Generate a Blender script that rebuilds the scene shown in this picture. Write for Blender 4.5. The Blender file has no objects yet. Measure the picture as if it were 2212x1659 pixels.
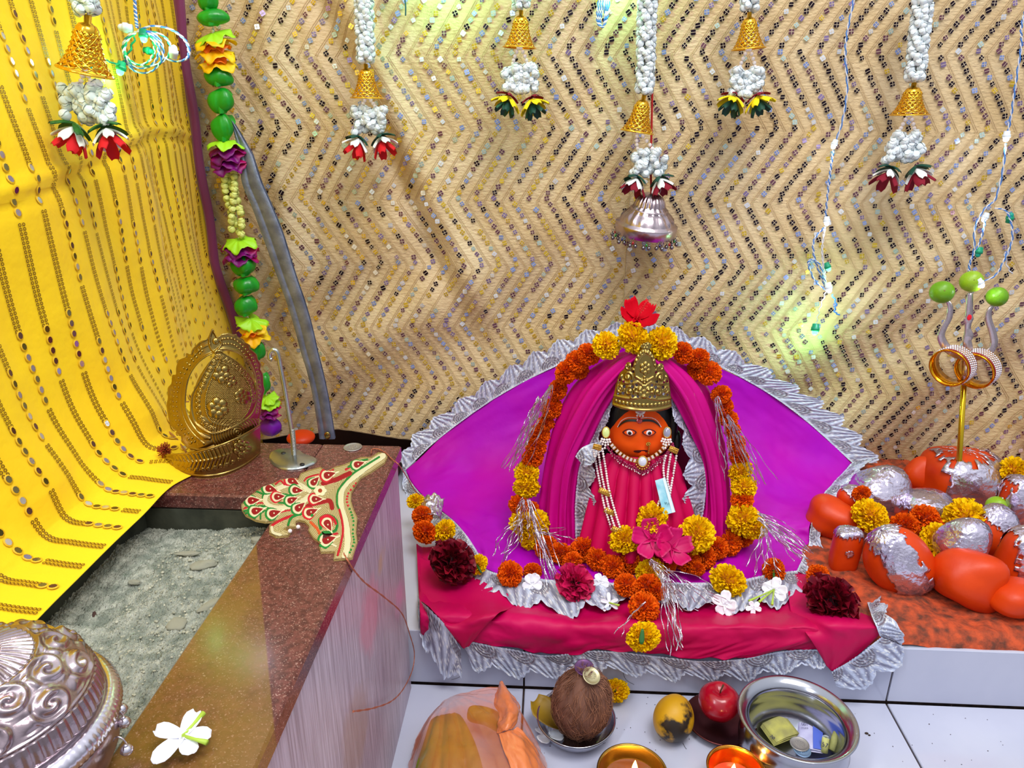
import bpy, math, random
import numpy as np
from mathutils import Vector, Matrix, Euler, Quaternion
random.seed(7); RNG = np.random.RandomState(11)
PI = math.pi
S = bpy.context.scene
COL = S.collection
# ------------------------------------------------------------------ camera
W_, H_, F_ = 2212.0, 1659.0, 1600.0
CAM = np.array([0.0, -0.97, 0.91])
PITCH, YAW = math.radians(20.9), math.radians(3.2)
cam_d = bpy.data.cameras.new('camera'); cam = bpy.data.objects.new('camera', cam_d); COL.objects.link(cam)
cam_d.sensor_width = 36.0; cam_d.lens = 36.0 * F_ / W_; cam_d.clip_start = 0.02
cam.location = CAM; cam.rotation_euler = (PI/2 - PITCH, 0, YAW)
S.camera = cam
_R = np.array(Euler((PI/2 - PITCH, 0, YAW)).to_matrix())
# ------------------------------------------------------------------ world and lights
w = bpy.data.worlds.new('world'); S.world = w; w.use_nodes = True
nt = w.node_tree; nt.nodes.clear()
o_ = nt.nodes.new('ShaderNodeOutputWorld'); b_ = nt.nodes.new('ShaderNodeBackground')
tc = nt.nodes.new('ShaderNodeTexCoord'); sx = nt.nodes.new('ShaderNodeSeparateXYZ'); cr = nt.nodes.new('ShaderNodeValToRGB')
mp = nt.nodes.new('ShaderNodeMath'); mp.operation = 'MULTIPLY_ADD'; mp.inputs[1].default_value = 0.5; mp.inputs[2].default_value = 0.5
nt.links.new(tc.outputs['Generated'], sx.inputs[0]); nt.links.new(sx.outputs['Z'], mp.inputs[0]); nt.links.new(mp.outputs[0], cr.inputs[0])
e = cr.color_ramp.elements; e[0].position = 0.0; e[0].color = (0.10, 0.09, 0.09, 1); e[1].position = 1.0; e[1].color = (0.90, 0.94, 1.0, 1)
m1 = e.new(0.5); m1.color = (0.30, 0.31, 0.35, 1); m2 = e.new(0.75); m2.color = (0.72, 0.76, 0.84, 1)
nt.links.new(cr.outputs[0], b_.inputs[0]); b_.inputs[1].default_value = 1.0
nt.links.new(b_.outputs[0], o_.inputs[0])
def area(name, loc, target, size, energy, color=(1, 1, 1), sy=None):
    l = bpy.data.lights.new(name, 'AREA'); l.size = size; l.energy = energy; l.color = color
    if sy: l.shape = 'RECTANGLE'; l.size_y = sy
    o = bpy.data.objects.new(name, l); COL.objects.link(o); o.location = loc
    o.rotation_euler = (Vector(target) - Vector(loc)).to_track_quat('-Z', 'Y').to_euler(); return o
def point(name, loc, energy, color, r=0.004):
    l = bpy.data.lights.new(name, 'POINT'); l.energy = energy; l.color = color; l.shadow_soft_size = r
    o = bpy.data.objects.new(name, l); COL.objects.link(o); o.location = loc; return o
area('ceiling_lamp', (0.5, -0.75, 2.5), (0.25, 0.35, 0.4), 0.9, 34, (1.0, 0.98, 0.96))
area('tube_lamp', (-0.75, -1.3, 2.1), (0.1, 0.4, 0.4), 0.12, 14, (0.86, 0.92, 1.0), 1.2)
S.view_settings.view_transform = 'Standard'; S.view_settings.look = 'None'
S.view_settings.exposure = 0.06; S.view_settings.gamma = 1.0; S.view_settings.use_curve_mapping = False
# ------------------------------------------------------------------ pixel helpers (2212x1659 frame)
def ray(px, py):
    return _R @ np.array([(px - W_/2)/F_, -(py - H_/2)/F_, -1.0])
def on_z(px, py, z=0.0):
    d = ray(px, py); return CAM + d*((z - CAM[2])/d[2])
def on_y(px, py, y):
    d = ray(px, py); return CAM + d*((y - CAM[1])/d[1])
def on_x(px, py, x):
    d = ray(px, py); return CAM + d*((x - CAM[0])/d[0])
def mpp(p):                                    # metres per photo pixel at a point
    return float(abs(((np.array(p) - CAM) @ _R)[2]) / F_)
def toward(p, d):                              # move d metres toward camera
    p = np.array(p, float); v = CAM - p; return p + v/np.linalg.norm(v)*d
# ------------------------------------------------------------------ materials
def srgb(r, g, b):
    f = lambda c: ((c/255.0)/12.92 if c <= 10 else (((c/255.0) + 0.055)/1.055)**2.4)
    return (f(r), f(g), f(b), 1.0)
MATS = {}
def mat(name, c=(200, 200, 200), rough=0.6, metal=0.0, c2=None, nscale=20.0, ndet=4.0, mixp=(0.35, 0.65), bump=0.0, bscale=60.0, bdist=0.002,
        sheen=0.0, trans=0.0, alpha=1.0, emit=None, estr=0.0, coat=0.0, sss=0.0, spec=0.5, attr=False, ior=1.45, stretch=None, btype='noise', anis=0.0, film=0.0):
    if name in MATS: return MATS[name]
    m = bpy.data.materials.new(name); m.use_nodes = True; n = m.node_tree; p = n.nodes['Principled BSDF']
    p.inputs['Base Color'].default_value = srgb(*c); p.inputs['Roughness'].default_value = rough; p.inputs['Metallic'].default_value = metal
    p.inputs['Specular IOR Level'].default_value = spec; p.inputs['IOR'].default_value = ior
    p.inputs['Transmission Weight'].default_value = trans; p.inputs['Alpha'].default_value = alpha
    p.inputs['Coat Weight'].default_value = coat; p.inputs['Coat Roughness'].default_value = 0.15
    p.inputs['Sheen Weight'].default_value = sheen
    if film: p.inputs['Thin Film Thickness'].default_value = film; p.inputs['Thin Film IOR'].default_value = 1.5
    if sss: p.inputs['Subsurface Weight'].default_value = sss; p.inputs['Subsurface Radius'].default_value = (0.01, 0.006, 0.003); p.inputs['Subsurface Scale'].default_value = 0.5
    if emit: p.inputs['Emission Color'].default_value = srgb(*emit); p.inputs['Emission Strength'].default_value = estr
    tcn = n.nodes.new('ShaderNodeTexCoord'); src = tcn.outputs['Object']
    if stretch:
        mpn = n.nodes.new('ShaderNodeMapping'); mpn.inputs['Scale'].default_value = stretch; n.links.new(src, mpn.inputs[0]); src = mpn.outputs[0]
    if attr:
        a = n.nodes.new('ShaderNodeVertexColor'); a.layer_name = 'Col'; n.links.new(a.outputs[0], p.inputs['Base Color'])
    elif c2 is not None:
        t = n.nodes.new('ShaderNodeTexNoise'); t.inputs['Scale'].default_value = nscale; t.inputs['Detail'].default_value = ndet
        n.links.new(src, t.inputs['Vector'])
        r = n.nodes.new('ShaderNodeValToRGB'); r.color_ramp.elements[0].position = mixp[0]; r.color_ramp.elements[1].position = mixp[1]
        r.color_ramp.elements[0].color = srgb(*c); r.color_ramp.elements[1].color = srgb(*c2)
        n.links.new(t.outputs['Fac'], r.inputs[0]); n.links.new(r.outputs[0], p.inputs['Base Color'])
    if bump:
        if btype == 'voronoi':
            t = n.nodes.new('ShaderNodeTexVoronoi'); out = t.outputs['Distance']
        else:
            t = n.nodes.new('ShaderNodeTexNoise'); t.inputs['Detail'].default_value = 5; out = t.outputs['Fac']
        t.inputs['Scale'].default_value = bscale; n.links.new(src, t.inputs['Vector'])
        bn = n.nodes.new('ShaderNodeBump'); bn.inputs['Strength'].default_value = bump; bn.inputs['Distance'].default_value = bdist
        n.links.new(out, bn.inputs['Height']); n.links.new(bn.outputs[0], p.inputs['Normal'])
    MATS[name] = m; return m
# ------------------------------------------------------------------ mesh building
def grid_faces(nu, nv, cu=False, off=0):
    f = []; mu = nu if cu else nu - 1
    for j in range(nv - 1):
        for i in range(mu):
            a = off + j*nu + i; b = off + j*nu + (i + 1) % nu
            f.append((a, b, b + nu, a + nu))
    return f
class MB:
    def __init__(s): s.v = []; s.f = []; s.mi = []; s.c = []; s.n = 0
    def add(s, V, F, mi=0, col=None):
        V = np.asarray(V, float).reshape(-1, 3); s.v.append(V)
        if s.n: F = [tuple(i + s.n for i in f) for f in F]
        s.f.extend(F); s.mi.extend([mi]*len(F)); s.n += len(V)
        s.c.append(np.tile(np.array(col if col is not None else (1, 1, 1, 1), float), (len(V), 1)) if (col is None or np.ndim(col) == 1) else np.asarray(col))
        return s
    def tube(s, path, r, n=8, mi=0, closed=False, cap=True, col=None):
        P = np.asarray(path, float); m = len(P); R = np.full(m, r) if np.isscalar(r) else np.asarray(r, float)
        if closed: T = np.roll(P, -1, 0) - np.roll(P, 1, 0)
        else: T = np.gradient(P, axis=0)
        T /= np.linalg.norm(T, axis=1)[:, None] + 1e-12
        up = np.array([0, 0, 1.0]); up = up if abs(T[0] @ up) < 0.9 else np.array([1.0, 0, 0])
        nrm = np.cross(T[0], up); nrm /= np.linalg.norm(nrm); V = []
        for i in range(m):
            nrm = nrm - T[i]*(nrm @ T[i]); nrm /= np.linalg.norm(nrm) + 1e-12; bi = np.cross(T[i], nrm)
            a = np.arange(n)*2*PI/n
            V.append(P[i] + R[i]*(np.cos(a)[:, None]*nrm + np.sin(a)[:, None]*bi))
        V = np.concatenate(V); F = grid_faces(n, m, True)
        if closed: F += [((m-1)*n + i, (m-1)*n + (i+1) % n, (i+1) % n, i) for i in range(n)]
        elif cap: F += [tuple(range(n))[::-1], tuple(range((m-1)*n, m*n))]
        return s.add(V, F, mi, col)
    def lathe(s, prof, n=32, mi=0, M=None, cap0=False, cap1=False, col=None, fn=None):
        V = []; a = np.arange(n)*2*PI/n
        for r, z in prof: V.append(np.stack([r*np.cos(a), r*np.sin(a), np.full(n, z)], 1))
        V = np.concatenate(V)
        if fn is not None: V = fn(V)
        F = grid_faces(n, len(prof), True)
        if cap0: F.append(tuple(range(n))[::-1])
        if cap1: F.append(tuple(range((len(prof)-1)*n, len(prof)*n)))
        if M is not None: V = xf(V, M)
        return s.add(V, F, mi, col)
    def box(s, a, b, mi=0, bev=0.0, col=None):
        x0, y0, z0 = a; x1, y1, z1 = b
        if bev <= 0:
            V = [(x0,y0,z0),(x1,y0,z0),(x1,y1,z0),(x0,y1,z0),(x0,y0,z1),(x1,y0,z1),(x1,y1,z1),(x0,y1,z1)]
            F = [(0,3,2,1),(4,5,6,7),(0,1,5,4),(1,2,6,5),(2,3,7,6),(3,0,4,7)]
            return s.add(V, F, mi, col)
        c = bev; V = []; 
        for z, ins in ((z0, c), (z0+c, 0), (z1-c, 0), (z1, c)):
            V += [(x0+ins,y0+ins,z),(x1-ins,y0+ins,z),(x1-ins,y1-ins,z),(x0+ins,y1-ins,z)]
        F = grid_faces(4, 4, True) + [(3,2,1,0),(12,13,14,15)]
        return s.add(V, F, mi, col)
    def ell(s, c, r, n=16, m=10, mi=0, M=None, col=None, fn=None):
        r = np.array([r, r, r]) if np.isscalar(r) else np.array(r); V = []
        for j in range(m + 1):
            t = PI*min(max(j/m, 0.004), 0.996)
            for i in range(n):
                a = 2*PI*i/n; V.append((math.sin(t)*math.cos(a), math.sin(t)*math.sin(a), -math.cos(t)))
        V = np.array(V)
        if fn is not None: V = fn(V)
        V = V*r
        if M is not None: V = xf(V, M)
        return s.add(V + np.array(c), grid_faces(n, m + 1, True) + [tuple(range(n))[::-1], tuple(range(m*n, (m+1)*n))], mi, col)
    def mesh(s, name, mats, smooth=True, colors=False, origin=None):
        V = np.concatenate(s.v) if s.v else np.zeros((0, 3))
        if origin is not None: V = V - np.array(origin)
        me = bpy.data.meshes.new(name); me.from_pydata(V.tolist(), [], s.f)
        for m in (mats if isinstance(mats, (list, tuple)) else [mats]): me.materials.append(m)
        if len(set(s.mi)) > 1: me.polygons.foreach_set('material_index', s.mi)
        if smooth: me.polygons.foreach_set('use_smooth', [True]*len(s.f))
        if colors:
            ca = me.color_attributes.new('Col', 'FLOAT_COLOR', 'POINT'); ca.data.foreach_set('color', np.concatenate(s.c).astype(np.float32).ravel())
        me.update(); return me
def xf(V, M):
    M = np.array(M); V = np.asarray(V, float); return V @ M[:3, :3].T + M[:3, 3]
def wm(o):
    M = Matrix.LocRotScale(o.location, o.rotation_euler, o.scale)
    return wm(o.parent) @ o.matrix_parent_inverse @ M if o.parent else M
def setp(o, parent):
    if parent is not None: o.parent = parent; o.matrix_parent_inverse = wm(parent).inverted()
def tag(o, label=None, cat=None, group=None, kind=None):
    if label: o['label'] = label
    if cat: o['category'] = cat
    if group: o['group'] = group
    if kind: o['kind'] = kind
    return o
def build(mb, name, mats, parent=None, smooth=True, colors=False, **kw):
    V = np.concatenate(mb.v); c = (V.min(0) + V.max(0))/2; c[2] = V[:, 2].min()
    me = mb.mesh(name, mats, smooth, colors, c); o = bpy.data.objects.new(name, me); COL.objects.link(o); o.location = c
    setp(o, parent); tag(o, **kw); return o
def thing(name, loc, label, cat, group=None, rot=(0, 0, 0)):
    o = bpy.data.objects.new(name, None); COL.objects.link(o); o.location = loc; o.rotation_euler = rot; o.empty_display_size = 0.02
    return tag(o, label, cat, group)
def inst(name, me, loc, rot=(0, 0, 0), sc=1.0, parent=None, **kw):
    o = bpy.data.objects.new(name, me); COL.objects.link(o); o.location = loc; o.rotation_euler = rot
    o.scale = (sc, sc, sc) if np.isscalar(sc) else sc
    setp(o, parent); tag(o, **kw); return o
def look_rot(direction, spin=0.0):             # rotation taking +Z to direction
    q = Vector(direction).to_track_quat('Z', 'Y'); return (q @ Quaternion((0, 0, 1), spin)).to_euler()
def to_cam(p): v = CAM - np.array(p); return v/np.linalg.norm(v)
def spline(P, n, closed=False):
    P = np.asarray(P, float); m = len(P)
    out = []; seg = m if closed else m - 1
    for k in range(n):
        t = k*seg/(n if closed else n - 1); i = min(int(t), seg - 1); f = t - i
        g = lambda j: P[j % m] if closed else P[min(max(j, 0), m - 1)]
        a, b, c, d = g(i-1), g(i), g(i+1), g(i+2)
        out.append(0.5*((2*b) + (-a + c)*f + (2*a - 5*b + 4*c - d)*f*f + (-a + 3*b - 3*c + d)*f**3))
    return np.array(out)
def sheet_pts(ctrl, nu, nv):
    rows = np.array([spline(r, nu) for r in ctrl]); return np.array([spline(rows[:, i], nv) for i in range(nu)]).transpose(1, 0, 2)   # [nv,nu,3]
def vnoise(x, y, seed=0):                       # smooth value noise, vectorised
    xi = np.floor(x).astype(int); yi = np.floor(y).astype(int); fx = x - xi; fy = y - yi
    h = lambda a, b: (np.sin(a*127.1 + b*311.7 + seed*74.7)*43758.5453) % 1.0
    u = fx*fx*(3 - 2*fx); v = fy*fy*(3 - 2*fy)
    return (h(xi, yi)*(1-u) + h(xi+1, yi)*u)*(1-v) + (h(xi, yi+1)*(1-u) + h(xi+1, yi+1)*u)*v - 0.5
def fbm(x, y, seed=0, o=3):
    r = 0; a = 1.0
    for k in range(o): r = r + a*vnoise(x*2**k, y*2**k, seed + k*13); a *= 0.5
    return r
def grid_normals(P):
    du = np.gradient(P, axis=1); dv = np.gradient(P, axis=0); n = np.cross(du, dv); return n/(np.linalg.norm(n, axis=2, keepdims=True) + 1e-12)
def facing(P, N):                               # flip normals toward the camera
    s = np.sign(((CAM - P)*N).sum(-1, keepdims=True).mean()); return N*s
def sheet(name, P, m, parent=None, thick=0.0012, wr=0.0, ws=(8, 8), seed=0, uv=False, **kw):
    nv, nu = P.shape[:2]; N = facing(P, grid_normals(P))
    if wr:
        V_, U_ = np.mgrid[0:nv, 0:nu]; P = P + N*(wr*fbm(U_/nu*ws[0], V_/nv*ws[1], seed, 4))[..., None]; N = facing(P, grid_normals(P))
    mb = MB(); mb.add(P.reshape(-1, 3), grid_faces(nu, nv)); Q = P - N*thick
    mb.add(Q.reshape(-1, 3), [f[::-1] for f in grid_faces(nu, nv)])
    idx = [j*nu for j in range(nv)] + [(nv-1)*nu + i for i in range(1, nu)] + [j*nu + nu - 1 for j in range(nv-2, -1, -1)] + [i for i in range(nu-2, 0, -1)]
    K = nu*nv; n_ = len(idx); mb.f += [(idx[k], idx[(k+1) % n_], idx[(k+1) % n_] + K, idx[k] + K) for k in range(n_)]; mb.mi += [0]*n_
    o = build(mb, name, m, parent, **kw)
    if uv:
        me = o.data; l = me.uv_layers.new(name='UVMap'); vi = np.zeros(len(me.loops), int); me.loops.foreach_get('vertex_index', vi); vi %= K
        uvs = np.stack([(vi % nu)/(nu-1), (vi // nu)/(nv-1)], 1).astype(np.float32); l.data.foreach_set('uv', uvs.ravel())
    return o, P, N
# ================================================================== SETTING
LZ = 0.108                                       # ledge height
BZ = 0.443                                       # altar box height
WALLY = 0.64
tile_m = mat('white_tile', (196, 198, 216), 0.13, c2=(184, 187, 208), nscale=6, coat=0.3)
grout_m = mat('dark_grout', (52, 36, 36), 0.9, c2=(90, 66, 56), nscale=80)
plaster = mat('grey_plaster', (120, 110, 104), 0.9, c2=(95, 84, 80), nscale=12, bump=0.4)
def structure(mb, name, m, **kw): return build(mb, name, m, kind='structure', **kw)
mb = MB(); mb.box((-1.2, -1.6, -0.03), (2.0, 0.0, -0.004)); floor = structure(mb, 'floor', grout_m)
g0 = on_z(1131, 1500, 0)[0]; TW = on_z(1915, 1519, 0)[0] - g0
def tile(a, b, parent):
    t = MB(); t.box(a, b, 0, 0.0012); return build(t, 'tile', tile_m, parent, smooth=False)
gp = 0.0016
for i in range(-2, 3):
    for j in range(3):
        x0 = g0 + i*TW; y1 = -j*TW
        if x0 > 1.9: continue
        if i < -1: continue
        xa = x0 + gp
        tile((xa, y1 - TW + gp, -0.01), (x0 + TW - gp, y1 - gp*1.6, 0.0), floor)
mb = MB(); mb.box((-0.9, 0.004, -0.03), (2.0, WALLY, LZ - 0.004)); ledge = structure(mb, 'trim_1', grout_m, label='low tiled step that carries the idol')
for i in range(-2, 3):
    x0 = g0 + i*TW
    tile((x0 + gp, 0.0, 0.0015), (x0 + TW - gp, 0.008, LZ - 0.002), ledge)
    tile((x0 + gp, 0.0, LZ - 0.004), (x0 + TW - gp, 0.6, LZ), ledge)
mb = MB(); mb.box((-1.2, WALLY, -0.03), (2.0, WALLY + 0.1, 1.6)); structure(mb, 'wall_back', mat('brown_wall', (92, 52, 36), 0.8, c2=(60, 34, 28), nscale=7))
mb = MB(); mb.box((-0.95, -1.5, -0.03), (-0.85, WALLY, 1.6)); structure(mb, 'wall_left', plaster)
# ------------------------------------------------------------------ altar box with ash
granite = mat('red_granite', (110, 60, 54), 0.22, coat=0.4, c2=(78, 38, 36), nscale=200, mixp=(0.38, 0.62))
def granite_nodes():
    m = granite; n = m.node_tree; p = n.nodes['Principled BSDF']; old = p.inputs['Base Color'].links[0].from_socket
    tcn = n.nodes.new('ShaderNodeTexCoord')
    v = n.nodes.new('ShaderNodeTexNoise'); v.inputs['Scale'].default_value = 620; v.inputs['Detail'].default_value = 3; n.links.new(tcn.outputs['Object'], v.inputs['Vector'])
    r = n.nodes.new('ShaderNodeValToRGB'); r.color_ramp.elements[0].position = 0.60; r.color_ramp.elements[1].position = 0.70
    n.links.new(v.outputs['Fac'], r.inputs[0])
    mx = n.nodes.new('ShaderNodeMixRGB'); mx.inputs['Color2'].default_value = srgb(176, 138, 126); n.links.new(r.outputs[0], mx.inputs[0]); n.links.new(old, mx.inputs['Color1'])
    # dried turmeric-water wash over the front of the rim
    sp = n.nodes.new('ShaderNodeSeparateXYZ'); geo = n.nodes.new('ShaderNodeNewGeometry'); n.links.new(geo.outputs['Position'], sp.inputs[0])
    w2 = n.nodes.new('ShaderNodeTexNoise'); w2.inputs['Scale'].default_value = 9; n.links.new(tcn.outputs['Object'], w2.inputs['Vector'])
    a = n.nodes.new('ShaderNodeMath'); a.operation = 'MULTIPLY_ADD'; a.inputs[1].default_value = 0.10; n.links.new(w2.outputs['Fac'], a.inputs[0]); n.links.new(sp.outputs['Y'], a.inputs[2])
    mr = n.nodes.new('ShaderNodeMapRange'); mr.inputs['From Min'].default_value = -0.205; mr.inputs['From Max'].default_value = -0.222; mr.inputs['To Min'].default_value = 0; mr.inputs['To Max'].default_value = 1
    n.links.new(a.outputs[0], mr.inputs['Value'])
    pA, pB = on_z(562, 1262, BZ), on_z(588, 1530, BZ); sl_ = (pB[0] - pA[0])/(pB[1] - pA[1])
    l1 = n.nodes.new('ShaderNodeMath'); l1.operation = 'MULTIPLY_ADD'; l1.inputs[1].default_value = -sl_; n.links.new(sp.outputs['Y'], l1.inputs[0]); n.links.new(sp.outputs['X'], l1.inputs[2])
    x0_ = pA[0] - sl_*pA[1]
    l2_ = n.nodes.new('ShaderNodeMapRange'); l2_.inputs['From Min'].default_value = x0_ + .0008; l2_.inputs['From Max'].default_value = x0_ - .0008; n.links.new(l1.outputs[0], l2_.inputs['Value'])
    mq = n.nodes.new('ShaderNodeMath'); mq.operation = 'MULTIPLY'; n.links.new(mr.outputs[0], mq.inputs[0]); n.links.new(l2_.outputs[0], mq.inputs[1])
    mq2 = n.nodes.new('ShaderNodeMath'); mq2.operation = 'MULTIPLY'; n.links.new(mq.outputs[0], mq2.inputs[0])
    n3 = n.nodes.new('ShaderNodeTexNoise'); n3.inputs['Scale'].default_value = 26; n3.inputs['Detail'].default_value = 5; n.links.new(tcn.outputs['Object'], n3.inputs['Vector'])
    r3 = n.nodes.new('ShaderNodeMapRange'); r3.inputs['From Min'].default_value = .3; r3.inputs['From Max'].default_value = .6; r3.inputs['To Min'].default_value = .30; r3.inputs['To Max'].default_value = .62; n.links.new(n3.outputs['Fac'], r3.inputs['Value']); n.links.new(r3.outputs[0], mq2.inputs[1])
    mr = mq2
    my = n.nodes.new('ShaderNodeMixRGB'); my.inputs['Color2'].default_value = srgb(132, 100, 34); n.links.new(mr.outputs[0], my.inputs[0]); n.links.new(mx.outputs[0], my.inputs['Color1'])
    n.links.new(my.outputs[0], p.inputs['Base Color'])
granite_nodes()
wood = mat('stained_marble_side', (218, 208, 216), 0.35, c2=(186, 170, 182), nscale=5, stretch=(1, 1, 1), mixp=(0.3, 0.7), bump=0.25, bscale=90)
def marble_nodes():
    n = wood.node_tree; p = n.nodes['Principled BSDF']; old = p.inputs['Base Color'].links[0].from_socket
    tcn = n.nodes.new('ShaderNodeTexCoord'); mp_ = n.nodes.new('ShaderNodeMapping'); mp_.inputs['Scale'].default_value = (1, 260, 9); n.links.new(tcn.outputs['Object'], mp_.inputs[0])
    t = n.nodes.new('ShaderNodeTexNoise'); t.inputs['Scale'].default_value = 1.0; t.inputs['Detail'].default_value = 6; n.links.new(mp_.outputs[0], t.inputs['Vector'])
    r = n.nodes.new('ShaderNodeValToRGB'); r.color_ramp.elements[0].position = 0.35; r.color_ramp.elements[0].color = srgb(168, 150, 160); r.color_ramp.elements[1].position = 0.62; r.color_ramp.elements[1].color = srgb(232, 222, 232)
    n.links.new(t.outputs['Fac'], r.inputs[0])
    mx = n.nodes.new('ShaderNodeMixRGB'); mx.blend_type = 'MULTIPLY'; mx.inputs[0].default_value = 0.8; n.links.new(old, mx.inputs['Color1']); n.links.new(r.outputs[0], mx.inputs['Color2'])
    # pink and ochre powder stains, and a faint magenta reflection painted in last
    cur = mx.outputs[0]
    _XO = (on_z(883, 963, BZ)[0] + on_z(520, 1659, BZ)[0])/2 - .006; _YB = on_z(883, 963, BZ)[1]; _yc = (-0.99 + _YB - .004)/2
    for (qx, qy, rr, colr, seed) in ((800, 1335, .05, (206, 128, 148), 0), (822, 1215, .018, (190, 150, 96), 3), (770, 1580, .06, (160, 128, 118), 6), (862, 1290, .03, (200, 140, 176), 7)):
        _q = on_x(qx, qy, _XO); cy, cz = _q[1] - _yc, _q[2]
        sb = n.nodes.new('ShaderNodeVectorMath'); sb.operation = 'SUBTRACT'; sb.inputs[1].default_value = (0, cy - 0.0, cz); n.links.new(tcn.outputs['Object'], sb.inputs[0])
        ms = n.nodes.new('ShaderNodeVectorMath'); ms.operation = 'MULTIPLY'; ms.inputs[1].default_value = (0, 1, 1); n.links.new(sb.outputs[0], ms.inputs[0])
        ln = n.nodes.new('ShaderNodeVectorMath'); ln.operation = 'LENGTH'; n.links.new(ms.outputs[0], ln.inputs[0])
        nn = n.nodes.new('ShaderNodeTexNoise'); nn.inputs['Scale'].default_value = 28; n.links.new(tcn.outputs['Object'], nn.inputs['Vector'])
        ad = n.nodes.new('ShaderNodeMath'); ad.operation = 'MULTIPLY_ADD'; ad.inputs[1].default_value = 0.05; n.links.new(nn.outputs['Fac'], ad.inputs[0]); n.links.new(ln.outputs['Value'], ad.inputs[2])
        mr = n.nodes.new('ShaderNodeMapRange'); mr.inputs['From Min'].default_value = rr + 0.03; mr.inputs['From Max'].default_value = rr + 0.01; mr.inputs['To Min'].default_value = 0; mr.inputs['To Max'].default_value = 0.55
        n.links.new(ad.outputs[0], mr.inputs['Value'])
        m2 = n.nodes.new('ShaderNodeMixRGB'); m2.inputs['Color2'].default_value = srgb(*colr); n.links.new(mr.outputs[0], m2.inputs[0]); n.links.new(cur, m2.inputs['Color1']); cur = m2.outputs[0]
    n.links.new(cur, p.inputs['Base Color'])
marble_nodes()
XO0 = on_z(883, 963, BZ)[0]                      # outer right edge at back
BY = on_z(883, 963, BZ)[1]
pF = on_z(520, 1659, BZ)
pI0 = on_z(590, 1130, BZ); pI1 = on_z(300, 1520, BZ)
XI = (pI0[0] + pI1[0])/2; YI = on_z(480, 1070, BZ)[1]
XO = (XO0 + pF[0])/2
altar = thing('altar_box', (-0.45, -0.45, 0), 'stone altar box with a red granite rim around a pit of grey ash', 'altar')
sl = 0.022
def slab(name, x0, x1, y0, y1):
    m = MB(); m.box((x0, y0, BZ - sl), (x1, y1, BZ), 0, 0.0025); return build(m, name, granite, altar, smooth=False)
slab('rim_slab', XI, XO, -1.0, BY); slab('rim_slab', -0.84, XI - 0.0008, YI, BY); slab('rim_slab', -0.84, -0.52, -1.0, YI - 0.0008)
mb = MB(); mb.box((XO - 0.03, -0.99, 0), (XO - 0.006, BY - 0.004, BZ - sl - 0.0005)); build(mb, 'side_panel', wood, altar, smooth=False)
mb = MB(); mb.box((-0.84, BY - 0.03, 0), (XO - 0.031, BY - 0.004, BZ - sl - 0.0005)); build(mb, 'back_panel', wood, altar, smooth=False)
pitm = mat('sooty_concrete', (70, 72, 58), 0.95, c2=(42, 46, 36), nscale=30, bump=0.6, bscale=50)
mb = MB(); mb.box((XI, -1.0, 0.30), (XI + 0.02, YI, BZ - sl - 0.0005)); mb.box((-0.54, YI, 0.30), (XI + 0.02, YI + 0.02, BZ - sl - 0.0005)); mb.box((-0.54, -1.0, 0.30), (-0.52, YI, BZ - sl - 0.0005)); mb.box((-0.54, -1.0, 0.29), (XI + 0.02, YI, 0.30)); build(mb, 'pit_wall', pitm, altar, smooth=False)
# ash
ashm = mat('grey_ash', (200, 200, 184), 0.98, c2=(138, 144, 130), nscale=70, ndet=8, mixp=(0.3, 0.62), bump=1.0, bscale=420, bdist=0.004)
nx, ny = 260, 560
X, Y = np.meshgrid(np.linspace(-0.52, XI, nx), np.linspace(-0.98, YI, ny))
edge = np.clip((Y - (YI - 0.06))/0.06, 0, 1)
Zs = 0.402 + 0.010*fbm(X*14, Y*14, 3, 5) + 0.004*np.abs(fbm(X*90, Y*90, 8, 3)) + 0.0028*RNG.rand(ny, nx) + 0.004*np.clip(fbm(X*45, Y*45, 21, 4), 0, 1) + 0.016*np.clip((X + 0.45)/0.2, 0, 1) - 0.012*edge*(X < -0.3) + 0.006*np.clip(1 - np.abs(X - XI)/0.03, 0, 1)
mb = MB(); mb.add(np.stack([X, Y, Zs], 2).reshape(-1, 3), grid_faces(nx, ny))
build(mb, 'ash', ashm, label='fine grey ash filling the pit of the altar box', cat='ash', kind='stuff')
lump_m = mat('pale_ash_lump', (190, 188, 168), 0.95, c2=(150, 150, 132), nscale=60, bump=0.6, bscale=90)
def rock_mesh(name, m, seed, rough=0.18, n=14, mm=10):
    b = MB(); r = np.random.RandomState(seed); ph = r.rand(6)*6
    def fn(V): 
        k = 1 + rough*(np.sin(V[:, 0]*3 + ph[0])*np.sin(V[:, 1]*3.3 + ph[1]) + 0.6*np.sin(V[:, 2]*5 + ph[2] + V[:, 0]*2)) + rough*0.35*np.sin(V[:, 0]*9 + ph[3])*np.sin(V[:, 1]*8 + V[:, 2]*7 + ph[4])
        return V*k[:, None]
    b.ell((0, 0, 0), 1.0, n, mm, fn=fn); return b.mesh(name, m)
def ashz(x, y):
    i = int(np.clip((x + 0.52)/(XI + 0.52)*(nx-1), 0, nx-1)); j = int(np.clip((y + 0.98)/(YI + 0.98)*(ny-1), 0, ny-1)); return Zs[j, i]
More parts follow.
